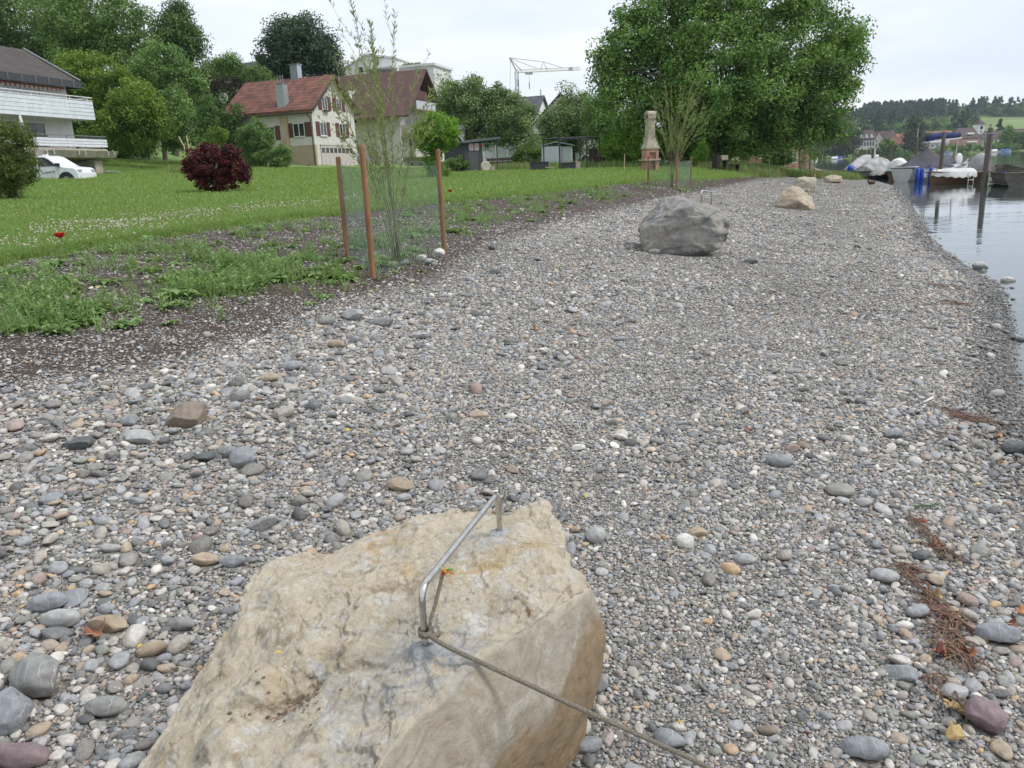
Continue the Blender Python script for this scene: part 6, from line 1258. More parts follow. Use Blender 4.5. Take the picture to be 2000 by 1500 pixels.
vq = P(1112, 78); vq[2] += .2; vehicle('light coloured vehicle half hidden behind the white shed', 'car', vq, R_(10), [(-2.0,.4),(-2.1,.7),(-2.05,1.0),(-1.5,1.08),(-1.1,1.42),(-.5,1.5),(.4,1.5),(.75,1.42),(1.3,1.05),(2.0,.9),(2.15,.7),(2.1,.4)], 1.0, 4.2, 1.75, (-1.3,1.35), .32, [[(-1.2,1.1),(-.9,1.4),(-.1,1.44),(-.1,1.1)],[(0,1.1),(0,1.44),(.5,1.42),(1.0,1.1)]], 'parked_car')
# rail fence behind and thin stakes
t = thing('low_fence', 'low brown board fence behind the dark shed', 'fence', P(950,64), 0); q = P(1000,64)-P(950,64); m = MB(); [m.box(q[0]*k_/5*.99,q[0]*k_/5+.08,0,.06,-.2,.85) for k_ in range(6)]; m.build('fence_post', M_wood, t); m = MB(); [m.box(0,q[0],-.03,-.002,z,z+.2) for z in (.1,.35,.6)]; m.build('rail', M_wood, t)
o = MB().tube([(0,0,-.2),(.02,0,.95)], .022, 6).build('thin_stake', M_stk); o.location = [float(v) for v in P(1219,46)]; tag(o, 'thin pale stake in the long grass left of the barbecue', 'stake')
# brick barbecue
pQ = hit(1270, 334); kq = pQ[1]/F_; bbq = thing('barbecue_chimney', 'outdoor brick red barbecue with a tall concrete chimney on the lawn', 'barbecue', pQ, R_(20)); zq = lambda y: hgt(pQ, y)
M_brk = mat('pink_red_brick', (.44,.25,.19), .9, (.33,.18,.14), 7., bump=.4); M_cc = mat('weathered_concrete', (.42,.375,.29), .9, (.27,.24,.19), 5., bump=.4)
w2b = 13.5*kq; zb0, zb1, zb2, zb3, zb4 = zq(334), zq(312), zq(291), zq(270), zq(232)
m = MB(); m.box(-w2b,-w2b*.55,-w2b*.7,w2b*.7,-.3,zb1-.06); m.box(w2b*.45,w2b,-w2b*.7,w2b*.7,-.3,zb1-.06); m.box(-w2b*.54,w2b*.44,w2b*.35,w2b*.7,-.3,zb1-.06); m.build('base', M_brk, bbq)
MB().box(-w2b*.54,w2b*.44,-w2b*.2,w2b*.34,-.2,zb1-.1).build('opening', M_brk, bbq)
MB().box(-w2b*1.35,w2b*1.1,-w2b*.95,w2b*.8,zb1-.058,zb1+.04).build('shelf', M_cc, bbq, bevel=.01)
m = MB(); m.box(-w2b*.95,w2b*.95,-w2b*.2,w2b*.7,zb1+.042,zb2); m.box(-w2b*.95,-w2b*.55,-w2b*.65,-w2b*.202,zb1+.042,zb2); m.box(w2b*.55,w2b*.95,-w2b*.65,-w2b*.202,zb1+.042,zb2); m.box(-w2b*.548,w2b*.548,-w2b*.65,-w2b*.204,zb2-.18,zb2); m.build('firebox', M_brk, bbq)
def frust(m, z0, z1, a0, b0, a1, b1, yo=0): m.add([(-a0,-b0,z0),(a0,-b0,z0),(a0,b0,z0),(-a0,b0,z0),(-a1,-b1+yo,z1),(a1,-b1+yo,z1),(a1,b1+yo,z1),(-a1,b1+yo,z1)], [(3,2,1,0),(4,5,6,7),(0,1,5,4),(1,2,6,5),(2,3,7,6),(3,0,4,7)])
m = MB(); frust(m, zb2+.003, zb2+.06, w2b*1.08, w2b*.78, w2b*1.08, w2b*.78); frust(m, zb2+.063, zb3, w2b*1.04, w2b*.74, w2b*.56, w2b*.5, .03); m.build('hood', M_cc, bbq)
m = MB(); frust(m, zb3+.003, zb4, w2b*.53, w2b*.47, w2b*.50, w2b*.45); m.v = [(a,b+.03,c) for a,b,c in m.v]; m.build('flue', M_cc, bbq)
m = MB(); wc = w2b*.62; zc0 = zb4+.003; m.box(-wc,wc,-wc*.85,-wc*.6,zc0,zc0+.22) ; m.box(-wc,wc,wc*.66,wc*.9,zc0,zc0+.22); pts = [(-wc*.0-wc, -wc*.9*math.cos(a)+.02*0, zc0+.223+wc*.75*math.sin(a)) for a in np.linspace(0, math.pi, 11)]; m.prism(pts, (2*wc,0,0)); m.build('flue_cap', M_cc, bbq)
# picnic bench
t = thing('picnic_bench', 'small dark wooden table bench on the lawn under the plane tree', 'bench', P(1412,50), .25); M_dkw = mat('dark_stained_wood', (.03,.024,.022), .8)
MB().box(-.45,.35,-.3,.3,.62,.68).build('table_top', M_dkw, t); MB().box(.45,1.1,-.25,.25,.36,.41).build('seat', M_dkw, t); [MB().box(x,x+.09,-.2,.2,-.1,h).build('leg', M_dkw, t) for x, h in ((-.4,.62),(.1,.62),(.55,.36),(.95,.36))]; MB().box(-.55,-.46,-.32,.32,-.1,1.05).build('backrest', M_dkw, t); MB().box(-.12,.3,-.1,.15,.684,.95).build('box', M_cc, t)
# water tap
t = thing('water_tap', 'pale green standing tap post with a round grey head at the beach head', 'tap', P(1503,60), 0); h = hgt(P(1503,60), 309); MB().tube([(0,0,-.1),(0,0,h)], .035, 8).build('post', mat('pale_green_paint', (.35,.5,.45), .5), t); MB().ball((0.03,0,h+.08), .11, 10, 8, (1,.7,1)).build('head', M_zinc, t, smooth=True)
# pavilion behind the plane tree
t = thing('garden_pavilion', 'low brick red garden pavilion with a flat dark roof behind the hedge', 'pavilion', P(1470,78), -.1); k = 78/F_; hp = hgt(P(1470,78), 287); MB().box(-.5,26*k,0,4,-.3,hp).build('wall', M_brk, t); MB().box(-2.2,36*k,-.6,4.5,hp+.004,hp+.16).build('roof', M_wood, t); frm(t,'f',.5,.7,.8,.9,0,0)
t = thing('white_parasol', 'white parasol with a tip under the plane tree branches', 'parasol', P(1448,72), 0); hp = hgt(P(1448,72), 276); MB().tube([(0,0,0),(0,0,hp-.1)], .03, 6).build('pole', M_metal, t); MB().lathe([(1.35,hp-.42),(1.35,hp-.36),(.7,hp-.18),(.05,hp),(.12,hp+.05),(.10,hp+.4),(.02,hp+.45),(.05,hp-.12),(.7,hp-.3)], 8).build('canopy', M_frame, t)
# orange roofed house glimpse & pavilion wall
t = thing('orange_walled_house', 'orange pink house glimpsed between the plane tree and the third willow', 'house', P(1548,120), -.2); hp = hgt(P(1548,120), 262); gable_house(t, -2.2, 2.2, 0, 8, hp-1.6, hp, .5, mat('salmon_render', (.48,.28,.21), .85), M_red, 'x'); frm(t,'f',-.6,hp-4.0,1.2,1.4,0,1)
# ---------------- boats ----------------
def W_at(px, Y): 
    d = (px-1000)/F_; x = 0.
    for _ in range(4): u, v = proj((x, Y, 0.)); x += (px-u)*Y/F_
    return np.array([x, Y, WZ])
def hull(root, L_, W_, H_, m, bow=.5, stern=.75, sheer=.25, draft=.25, name='hull', inner=None, deckz=None, deck=None, blunt=0.):
    """open hull, bow towards +x, waterline z=0"""
    ns, nc = 18, 9; vs, vi = [], []
    def prof(s): 
        w_ = (1-(max(s-.45,0)/.55)**(2.2)*(1-blunt))*(stern+(1-stern)*min(s/.4,1)); return max(w_, .02)*W_/2, H_*(1+sheer*max(s-.3,0)**2*2)
    for i in range(ns+1):
        s = i/ns; w_, h = prof(s); x = (s-.5)*L_
        for j in range(nc):
            a = -1+2*j/(nc-1); zz = -draft+(h+draft)*abs(a)**1.6; yy = w_*np.sign(a)*abs(a)**.55; xx = x+(zz/H_)*.08*L_*max(s-.7,0)*bow*2; vs.append((xx, yy, zz))
    f = [(i*nc+j, (i+1)*nc+j, (i+1)*nc+j+1, i*nc+j+1) for i in range(ns) for j in range(nc-1)]+[tuple(range(nc)), tuple(range(ns*nc, (ns+1)*nc))[::-1]]
    o = MB().add(vs, f).build(name, m, root, smooth=False)
    mb = MB()
    for sgn in (0, nc-1): mb.tube([vs[i*nc+sgn] for i in range(ns+1)], .045, 5)
    mb.tube([vs[0], vs[nc-1]], .045, 4)
    g = mb.build('gunwale', inner or m, root)
    if deckz is not None: mb = MB(); mb.add([(vs[i*nc][0]*.99, vs[i*nc][1]*.97, deckz(i/ns)) for i in range(ns+1)]+[(vs[i*nc+nc-1][0]*.99, vs[i*nc+nc-1][1]*.97, deckz(i/ns)) for i in range(ns+1)], [(i, i+1, ns+2+i, ns+1+i) for i in range(ns)]); mb.build('floor', deck or m, root)
    return prof
def tarp(root, L_, W_, prof, zt, m, name='cover', s0=0., s1=1., over=.06, drop=.15, seed=0, smooth=True, pk=2.):
    ns, nc = 22, 13; vs = []; rs = np.random.RandomState(seed)
    for i in range(ns+1):
        s = s0+(s1-s0)*i/ns; w_, h = prof(s); x = (s-.5)*L_; t_ = zt(s)
        for j in range(nc):
            a = -1+2*j/(nc-1); 
            if abs(a) > .86: zz = h-drop-.04*math.sin(i*1.7+j); yy = (w_+over+.03)*np.sign(a)
            else: q = abs(a)/.86; zz = h+.03+(t_-h)*(1-q**pk); yy = (w_+over)*q*np.sign(a)
            zz += .035*perlin(np.array([[x*1.1+seed, yy*2.3, .3]]))[0]-.03*abs(math.sin(i*1.3))*(1-abs(a)); vs.append((x, yy, zz))
    f = [(i*nc+j, (i+1)*nc+j, (i+1)*nc+j+1, i*nc+j+1) for i in range(ns) for j in range(nc-1)]+[tuple(range(nc)), tuple(range(ns*nc, (ns+1)*nc))[::-1]]
    return MB().add(vs, f).build(name, m, root, smooth=smooth)
cv = lambda n, c, c2=None: mat(n, c, .85, c2 or tuple(x*.6 for x in c), 1.6, bump=.7, bscale=3., detail=7.)
M_tg, M_tl, M_tw, M_tc = cv('grey_tarp', (.42,.41,.42)), cv('mottled_grey_tarp', (.45,.44,.43), (.19,.19,.19)), cv('white_tarp', (.68,.68,.66), (.52,.52,.50)), cv('charcoal_tarp', (.085,.08,.10), (.05,.048,.062)); M_navy = cv('navy_canvas', (.02,.035,.15), (.010,.014,.05)); M_hw = mat('white_hull', (.66,.67,.67), .35, (.52,.54,.53), 1.); M_hb = mat('varnished_brown_hull', (.17,.085,.045), .6, (.09,.05,.032), 2., stretch=(.3,1,5)); M_hd = mat('dark_hull', (.035,.03,.03), .7); M_hg = mat('weathered_punt_wood', (.15,.135,.115), .9, (.085,.078,.068), 2., stretch=(.3,1,5)); M_teal = mat('teal_rim', (.10,.33,.30), .5); M_blue = mat('blue_fender', (.01,.06,.42), .45); M_pole = mat('grey_brown_mooring_pole', (.20,.165,.145), .9, (.11,.09,.08), 4., bump=.5, bscale=12., stretch=(1,1,.15)); M_buoy = mat('white_buoy', (.75,.75,.74), .5)
def boat(name, label, px, Y, rz, cat='boat'): return thing(name, label, cat, W_at(px, Y), rz)
def outboard(root, x, m, c, up=.0, hgt_=.55, tilt=.5):
    ob = MB(); ob.ball((x-.25, 0, up+hgt_), .34, 10, 7, (1.05,.75,1.0)); o = ob.build('outboard_motor', m, root, smooth=True); mb = MB(); mb.prism([(x-.12,-.06,up+.35),(x-.35,-.06,up+.35),(x-.75*tilt-.3,-.06,up-.45),(x-.75*tilt-.1,-.06,up-.5)], (0,.12,0)); mb.prism([(x-.75*tilt-.45,-.14,up-.35),(x-.75*tilt-.0,-.14,up-.40),(x-.75*tilt-.0,-.14,up-.45),(x-.75*tilt-.45,-.14,up-.42)], (0,.28,0)); mb.build('motor_leg', M_black, o)
# 1 grey covered boat with a blue hooded outboard, farthest left
b = boat('covered_boat', 'grey tarpaulin covered motorboat with a blue hooded outboard, leftmost of the moored row', 1681, 72, R_(52)); pr = hull(b, 6.2, 2.0, .70, M_hd); tarp(b, 6.2, 2.0, pr, lambda s: 1.0+1.0*math.sin(min(s*1.15,1)*1.9)*.95*(s<1.1), M_tg, seed=1, pk=1.6); outboard(b, -3.1, M_blue, None, .3)
# 2 mottled grey tarp boat
b = boat('covered_boat', 'dark boat under a mottled grey tarpaulin, second from the left of the moored row', 1714, 66, R_(35)); pr = hull(b, 4.4, 1.9, .65, M_hd); tarp(b, 4.4, 1.9, pr, lambda s: .75+.95*math.sin(math.pi*min(max(s*.9+.08,0),1)), M_tl, seed=2, pk=2.4, drop=.3)
# 3 teal rimmed wooden boat
b = boat('covered_boat', 'brown wooden boat with a teal rim and a pale humped cover in the moored row', 1754, 66, R_(60)); pr = hull(b, 5.0, 1.75, .62, M_hb, inner=M_teal); tarp(b, 5., 1.75, pr, lambda s: .72+.85*math.sin(math.pi*min(max(s*.8+.12,0),1)), M_tw, s0=.22, seed=3, pk=2.2, drop=.06); MB().add([((s-.5)*5., y*pr(s)[0], pr(s)[1]+.02) for s in (0,.07,.15,.24) for y in (-1,1)], [(0,1,3,2),(2,3,5,4),(4,5,7,6)]).build('stern_deck', M_hw, b)
# 4 white motorboat with charcoal cover
b = boat('motorboat', 'white motorboat under a peaked charcoal cover with a rolled navy awning above', 1824, 58, R_(20)); pr = hull(b, 6.0, 2.3, .98, M_hw, sheer=.12, stern=.85)
tarp(b, 6., 2.3, pr, lambda s: 1.05+1.25*max(0,1-abs(s-.36)/.36)**1.25+.35*max(0, 1-abs(s-.75)/.3), M_tc, s0=.0, s1=.97, seed=4, pk=1.25, drop=.1, smooth=False)
mb = MB(); mb.add([(-2.9,-1.02,.62),(-.2,-1.20,.62),(1.2,-1.16,.95),(1.2,-1.17,1.0),(-2.9,-1.03,1.0)], [(0,1,2,3,4)]); mb.prism([(-2.6,-1.13,.25),(.6,-1.21,.25),(.2,-1.21,.55),(-2.2,-1.13,.55)], (0,-.03,0)); mb.build('hull_panel', M_hw, b)
for x in (-2.95,-2.55,-1.75): MB().lathe([(.03,-.45),(.13,-.35),(.15,0),(.13,.45),(.03,.62)], 10, (x,-1.32,.35)).build('fender', M_blue, b, smooth=True)
mb = MB(); mb.tube([(2.0,-.6,1.0),(2.5,-.55,1.35),(2.85,-.3,1.1)], .03, 5); mb.build('bow_rail', M_steel, b)
mb = MB(); mb.ball((1.15,-.95,1.35), .42, 12, 8, (.8,.2,1)); mb.build('windscreen', M_buoy, b, smooth=True)
mb = MB(); mb.tube([(-1.0,0,2.72),(-.9,0,2.85),(.2,0,3.0),(2.0,0,3.0),(2.1,0,2.95)], [.1,.22,.21,.20,.08], 9); aw = mb.build('rolled_awning', M_navy, b, smooth=True); mb = MB(); mb.prism([(-1.0,-.30,2.56),(2.0,-.30,2.78),(2.0,-.30,2.84),(-1.0,-.30,2.62)], (0,.6,0)); [mb.tube([(x,0,1.0),(x+.1,0,2.75)], .035, 5) for x in (-.7,1.85)]; mb.build('awning_frame', M_buoy, aw)
# 5 white covered rowing boat with ladder + hooded outboard
b = boat('covered_boat', 'brown varnished boat under a flat white cover, with ladder and grey hooded outboard', 1862, 50, R_(188)); pr = hull(b, 3.1, 1.5, .62, M_hb, stern=.85); tarp(b, 3.1, 1.5, pr, lambda s: .80+.10*math.sin(math.pi*s), M_tw, s0=.18, seed=5, pk=3., drop=.26)
mb = MB(); [mb.tube([(-.7+dx, .84, .62),(-.7+dx,.86,-.15)], .022, 5) for dx in (0,.34)]; [mb.tube([(-.7,.86,z),(-.36,.86,z)], .02, 5) for z in (.45,.2,-.02)]; mb.build('ladder', M_buoy, b)
mb = MB(); cc = [( .02,-.1),(.34,.0),(.52,.35),(.58,.75),(.52,1.10),(.32,1.32),(.05,1.40)]; mb.lathe([(a, z) for a, z in cc], 16, (-1.75,0,.35), 1.0,.75); hd = mb.build('motor_hood', M_tg, b, smooth=True); mb = MB(); mb.prism([(-1.5,-.1,.75),(-1.8,-.1,.75),(-2.25,-.1,-.3),(-1.8,-.1,-.3)], (0,.2,0)); mb.prism([(-1.7,-.05,.1),(-2.0,-.05,.7),(-2.2,-.05,.65),(-2.05,-.05,.0)], (0,.1,0)); mb.build('motor_leg', mat('grey_motor_leg', (.12,.15,.17), .5), b)
mb = MB(); mb.ball((-1.85,.55,.1), .01); 
# 6 punt
b = boat('wooden_punt', 'old flat grey wooden punt with brown thwarts, moored at the right edge', 1990, 46, R_(66)); b.location = [float(v) for v in (at(1938,357,WZ)-3.3*np.array([.41,.91,0])+np.array([.35,-.2,0]))]; pr = hull(b, 7.6, 1.9, .70, M_hg, stern=.8, sheer=.5, blunt=.25, deckz=lambda s: .12, deck=M_hg)
mb = MB(); [mb.box(x,x+.45,-.75,.75,.40,.45) for x in (-2.2,-.3,1.5)]; mb.build('thwart', mat('reddish_plank', (.20,.14,.115), .85), b); MB().box(.9,2.8,-.55,.5,.46,.5).build('board', mat('brown_board', (.23,.165,.14), .85), b); mb = MB(); mb.ball((-1.2,.4,.62), .14, 8, 6, (1.3,.8,1)); mb.build('blue_bundle', M_navy, b)
# buoys
for px, lb in ((1732,'small white ball buoy left of two beside the teal rimmed boat'),(1756,'small white ball buoy right of two, under the teal rimmed boat')):
    q = W_at(px, 66); o = MB().ball((0,0,.10), .155, 14, 10).build('buoy', M_buoy, smooth=True); o.location = [float(v) for v in q]; tag(o, lb, 'buoy', 'white ball buoys'); r = MB().tube([(0,0,.24),(0,0,.32)], .04, 6).build('shackle', M_metal, o)
# mooring poles: px at water, Y, top row, half width m
for px, Y_, yt, r, lb, wh in [(1924,46,250,.15,'thickest tall mooring pole with a split top, at the tip of the old punt',0),(1836,54,258,.125,'tall thick mooring pole in front of the white motorboat',0),(1786,68,268,.10,'mooring pole with a thin rod on top behind the left end of the charcoal cover',1),(1863,66,279,.09,'slim dark mooring pole behind the right end of the charcoal cover',0),(1737,76,280,.09,'mooring pole standing between the two boats left of the motorboat',0),(1694,78,292,.10,'dark mooring pole at the bow of the leftmost covered boat',0),(1702,77,290,.12,'mooring pole next to the white post, left of the mottled tarpaulin boat',0),(1665,100,294,.09,'short mooring pole farthest left, in front of the distant willow',0),(1670,102,293,.08,'short thin mooring pole just right of the farthest left one',0),(1680,98,291,.09,'short mooring pole behind the leftmost covered boat',0),(1803,66,288,.06,'thin short pole rising behind the charcoal cover at its left slope',0)]:
    q = W_at(px, Y_); h = hgt(q, yt); t = thing('mooring_pole', lb, 'pole', q, 0, 'mooring poles in the water'); MB().tube([(0,0,-2),(.0,0,h*.5),(.015,0,h)], [r*1.1,r,r*.92], 10).build('shaft', M_pole, t, smooth=False)
    if wh: MB().tube([(0,0,h),(0,0,h+.7)], .035, 5).build('rod', M_zinc, t)
    if r > .14: m = MB(); m.box(-.2,.2,-.19,-.13,h-.32,h-.26); m.tube([(.0,0,h-.02),(.0,0,h+.22)], .06, 5); m.build('fitting', M_metal, t)
q = W_at(1706, 76); o = MB().tube([(0,0,-2),(0,0,hgt(q,290))], .07, 8).build('white_post', M_buoy); o.location = [float(v) for v in q]; tag(o, 'plain white post standing in the water beside a dark mooring pole', 'post')
for (x0, y0, x1, y1, Y_, lb) in [(1925,340,1932,352,46,'slack mooring line from the thickest pole to the old punt'),(1835,322,1815,345,48,'thin dark mooring line from the tall thick pole down to the motorboat side'),(1682,291,1692,298,58,'pale slack line hanging between two mooring poles at the left')]:
    a = atY(x0,y0,Y_); c = atY(x1,y1,Y_); mid = (a+c)/2-np.array([0,0,.25]); o = MB().tube([(0,0,0), tuple(mid-a), tuple(c-a)], .02, 5).build('mooring_line', M_pole); o.location = [float(v) for v in a]; tag(o, lb, 'rope')
# duck on the shore
def duck(px, py):
    g = hit(px, py); t = thing('duck', 'brown duck resting on the gravel at the water edge, facing left', 'duck', g, R_(8)); k = size_at(g, 15)/.42
    ns = 14; vs = []; spine = [(.20,.10,.02),(.19,.10,.05),(.14,.10,.085),(.05,.11,.105),(-.04,.11,.11),(-.11,.12,.095),(-.155,.155,.062),(-.165,.20,.042),(-.170,.235,.045),(-.185,.262,.048),(-.205,.268,.044),(-.225,.262,.028),(-.24,.258,.010)]; spine = [(.27,.15,.006)]+spine
    nc = 12
    for (x, z, r) in spine:
        for j in range(nc): a = 2*math.pi*j/nc; vs.append((x*k, r*math.cos(a)*k*.95, (z+r*math.sin(a)*.9)*k))
    m = len(spine); f = [(i*nc+j, i*nc+(j+1)%nc, (i+1)*nc+(j+1)%nc, (i+1)*nc+j) for i in range(m-1) for j in range(nc)]+[tuple(range(nc))[::-1], tuple(range((m-1)*nc, m*nc))]
    M_d = mat('brown_duck_feathers', (.13,.095,.065), .85, (.05,.036,.028), 28., detail=6.); MB().add(vs, f).build('body', M_d, t, smooth=True)
    MB().prism([(-.235*k,-.014*k,.262*k),(-.29*k,-.02*k,.243*k),(-.29*k,-.02*k,.237*k),(-.235*k,-.014*k,.245*k)], (0,.034*k,0)).build('bill', mat('dull_orange_bill', (.30,.16,.04), .5), t)
    for s in (-1, 1): m_ = MB(); m_.ball((.04*k, s*.095*k, .125*k), .1*k, 10, 6, (1.5,.25,.62)); m_.build('wing', M_d, t, smooth=True); m_ = MB(); m_.ball((-.212*k, s*.040*k, .275*k), .007*k, 6, 5); m_.build('eye', M_black, t)
duck(1701, 361)
# ---------------- far village ----------------
def atF(px, py, Y): return atY(px, py, Y)
def Pf(px, Y):
    x = 0.
    for _ in range(5):
        z = float(fz(np.array([x]), np.array([float(Y)]))[0]); u, v = proj((x, Y, z+3)); x += (px-u)*Y/F_
    return np.array([x, Y, z])
def vhouse(label, px, Y, wpx, base_py, eave_py, ridge_py, wall, roof, axis='x', depth=9., rz=0., wins=(3,2), name='village_house', balcony=False, wh=1.3):
    q = Pf(px, Y); k = Y/F_; q[2] = atF(px, base_py, Y)[2]; t = thing(name, label, 'house', q, rz); w_ = wpx*k; e = (atF(px, eave_py, Y)-atF(px, base_py, Y))[2]; r = (atF(px, ridge_py, Y)-atF(px, base_py, Y))[2]
    m0, rf = gable_house(t, 0, w_, 0, depth, e, r, .7, wall, roof, axis, gover=.5)
    m0.location.z = 0
    for i in range(wins[0]):
        for j in range(wins[1]):
            a = w_*(i+.5)/wins[0]-.5; z = e*(j+.35)/wins[1]+.2; m = MB(); m.box(a,a+1.,-.10,-.02,z,z+wh); f = m.build('window', M_frame, t); MB().box(a+.1,a+.9,-.13,-.105,z+.1,z+wh-.1).build('pane', M_glass, f)
    if balcony:
        for j in range(wins[1]): MB().box(0,w_,-1.2,-.14,e*j/wins[1]+.3,e*j/wins[1]+1.1).build('balcony', M_frame, t)
    return t, w_, e, r
M_pink = mat('pink_render', (.46,.27,.23), .85, (.40,.235,.20), .3); M_vred = mat('village_red_roof', (.20,.075,.05), .8, (.12,.05,.038), .5); M_vbr = mat('village_brown_roof', (.085,.058,.052), .8, (.06,.042,.04), .5); M_vor = mat('village_orange_roof', (.30,.11,.065), .8, (.22,.08,.05), .5)
t, w_, e, r = vhouse('white waterside house with tiers of windows under a dark dormered roof', 1675, 515, 31, 290, 271, 255, M_white, M_vbr, wins=(6,2), wh=2.6)
for i in range(3): MB().prism([(1+3.2*i,-.4,e+.3),(3+3.2*i,-.4,e+.3),(2+3.2*i,-.4,e+2.4)], (0,2.5,0)).build('dormer', M_white, t)
vhouse('brown gabled house with a dark roof right of the tiered white house', 1706, 530, 18, 290, 273, 258, M_greyw, M_vred, 'y', wins=(2,2))
vhouse('wide brown roofed house in the left half of the far village', 1716, 540, 30, 288, 271, 257, M_beige, M_vbr, 'x', wins=(4,2), rz=-.1)
vhouse('house with an orange roof strip behind the brown gables', 1738, 560, 32, 285, 271, 262, M_cream, M_vor, 'x', wins=(4,1))
vhouse('low white walled house with a dark red roof below the orange strip', 1748, 515, 26, 295, 281, 268, M_white, M_vred, 'x', wins=(3,1), rz=.15)
vhouse('small white house at the waterside right of the low dark red roof', 1770, 520, 14, 296, 285, 279, M_white, M_vbr, 'x', wins=(2,1))
vhouse('white house with a blue grey roof behind the navy awning', 1808, 510, 42, 292, 271, 259, M_white, M_greyroof, 'x', wins=(5,2), balcony=True)
vhouse('long red roof behind the blue grey roofed house', 1810, 545, 48, 280, 266, 257, M_cream, M_vor, 'x', wins=(5,1))
t, w_, e, r = vhouse('pink house with a big dark brown roof and a row of white dormers', 1880, 520, 50, 284, 268, 250, M_pink, M_vbr, 'x', wins=(7,2), rz=.5, balcony=False)
MB().box(4.2,11.,-.1,1.8,e+1.6,e+2.7).build('dormer', M_frame, t); MB().box(3,w_-3,-1.0,-.14,1.6,2.4).build('balcony', M_frame, t)
MB().prism([(-.01,-.02,-1),(-.01,9.02,-1),(-.01,9.02,e),(-.01,4.5,r-.13),(-.01,-.02,e)], (-.06,0,0)).build('gable_wall', M_pink, t)
vhouse('grey brown roofed house right of the church tower', 1930, 545, 36, 276, 266, 256, M_cream, M_vbr, 'x', wins=(4,1))
vhouse('cream walled house with a pale brown roof between the pink house and the trees', 1918, 528, 30, 283, 271, 262, M_cream, M_vbr, 'x', wins=(4,1))
vhouse('red brown roofed house at the right edge of the picture above the trees', 1984, 560, 40, 276, 262, 252, M_cream, M_vbr, 'x', wins=(4,1))
q = Pf(1908, 560); k = 560/F_; q[2] = atF(1908,276,560)[2]; t = thing('church_tower', 'white church tower with a clock and a pointed brown spire above the village', 'church', q, .25); z0 = (atF(1915,253,560)-atF(1915,276,560))[2]; z1_ = (atF(1915,243,560)-atF(1915,276,560))[2]; z2_ = (atF(1915,231,560)-atF(1915,276,560))[2]; wt = 14*k
MB().box(0,wt,0,wt,-2,z1_).build('tower', M_white, t); m = MB(); c_ = wt/2; m.add([(-.5,-.5,z1_+.01),(wt+.5,-.5,z1_+.01),(wt+.5,wt+.5,z1_+.01),(-.5,wt+.5,z1_+.01),(c_-1,c_-1,z1_+2.2),(c_+1,c_-1,z1_+2.2),(c_+1,c_+1,z1_+2.2),(c_-1,c_+1,z1_+2.2),(c_,c_,z2_)], [(3,2,1,0),(0,1,5,4),(1,2,6,5),(2,3,7,6),(3,0,4,7),(4,5,8),(5,6,8),(6,7,8),(7,4,8)]); m.build('spire', M_vbr, t); MB().tube([(c_,c_,z2_),(c_,c_,z2_+2.2)], .12, 5).build('cross', M_metal, t)
m = MB(); m.lathe([(.01,0),(1.2,0),(1.2,.08),(.01,.08)], 14); ck = m.build('clock', M_black, t); ck.rotation_euler = (math.pi/2,0,0); ck.location = (c_,-.03,z1_-2.2); MB().box(c_-.5,c_+.5,-.05,-.01,z1_-5.5,z1_-4.2).build('belfry_opening', M_black, t)
# far boats
for px, Y_, wpx, m_, lb in [(1630,470,13,M_buoy,'small white boat moored at the far shore under the dark willow'),(1641,468,9,M_blue,'small blue covered boat next to the white one at the far shore'),(1711,450,11,M_buoy,'tiny white boat at the far shore behind the white post'),(1852,455,15,mat('pale_blue_cover', (.10,.14,.28), .8),'pale blue covered boat at the far shore behind the mooring poles'),(1942,460,13,M_buoy,'white boat at the far shore right of the thickest pole'),(1963,458,22,mat('bright_blue_cover', (.03,.12,.33), .8),'bright blue covered boat at the far shore near the right edge'),(1591,440,12,M_buoy,'tiny white boat just right of the third willow at the far shore')]:
    q = W_at(px, Y_); t = thing('distant_boat', lb, 'boat', q, 0, 'boats moored at the far shore'); Lq = wpx*Y_/F_; pr = hull(t, Lq, Lq*.35, .7, M_hw); tarp(t, Lq, Lq*.35, pr, lambda s: 1.6, m_, s0=.08, s1=.95, seed=3)
# ---------------- far trees ----------------
def ftree(name, label, px, Y, blobs, m, n, seed, ls=1.2, rc=2.2, trunk=.6, cat='tree', npc=70, group=None):
    rs = np.random.RandomState(seed); base = Pf(px, Y) if Y > 500 else W_at(px, Y); root = thing(name, label, cat, base, 0, group); bl = []
    for bx, by, rx, ry in blobs: c = atY(bx, by, Y); k = Y/F_; bl.append((c-base, (rx*k, rx*k*.8, ry*k)))
    cc, rr = clumps(bl, n, rc, rs, .5); leaf_cloud('crown', cc, rr, npc, ls, LM[m], root, rs)
    MB().tube([(0,0,-1), (0,0,max(b[0][2] for b in bl))], [trunk, trunk*.4], 6).build('trunk', M_bark, root)
GF = 'trees in the village across the lake'
ftree('weeping_willow', 'big dark drooping willow at the far shore just right of the plane tree', 1655, 505, [(1655,270,24,34),(1640,285,20,28),(1668,280,14,30),(1625,292,16,20),(1600,295,22,18)], 'farw', 170, 51, group=GF)
ftree('poplar_tree', 'tall dark tree rising from the middle of the village', 1787, 505, [(1787,262,22,32),(1777,280,14,22),(1800,278,14,26),(1787,240,12,14)], 'farw', 120, 52, group=GF)
ftree('broadleaf_tree', 'rounded yellow green tree in front of the village roofs', 1733, 503, [(1733,288,15,14),(1728,280,10,9),(1740,292,12,10)], 'hazel', 50, 53, group=GF)
ftree('broadleaf_tree', 'yellow topped green tree right of the church', 1972, 508, [(1970,268,14,20),(1958,282,14,14),(1985,276,14,16)], 'mid', 80, 54, group=GF)
ftree('broadleaf_tree', 'dark green tree at the right edge of the far shore', 1995, 506, [(1995,277,16,16),(2010,270,14,16),(1975,288,16,8)], 'dark', 60, 55, group=GF)
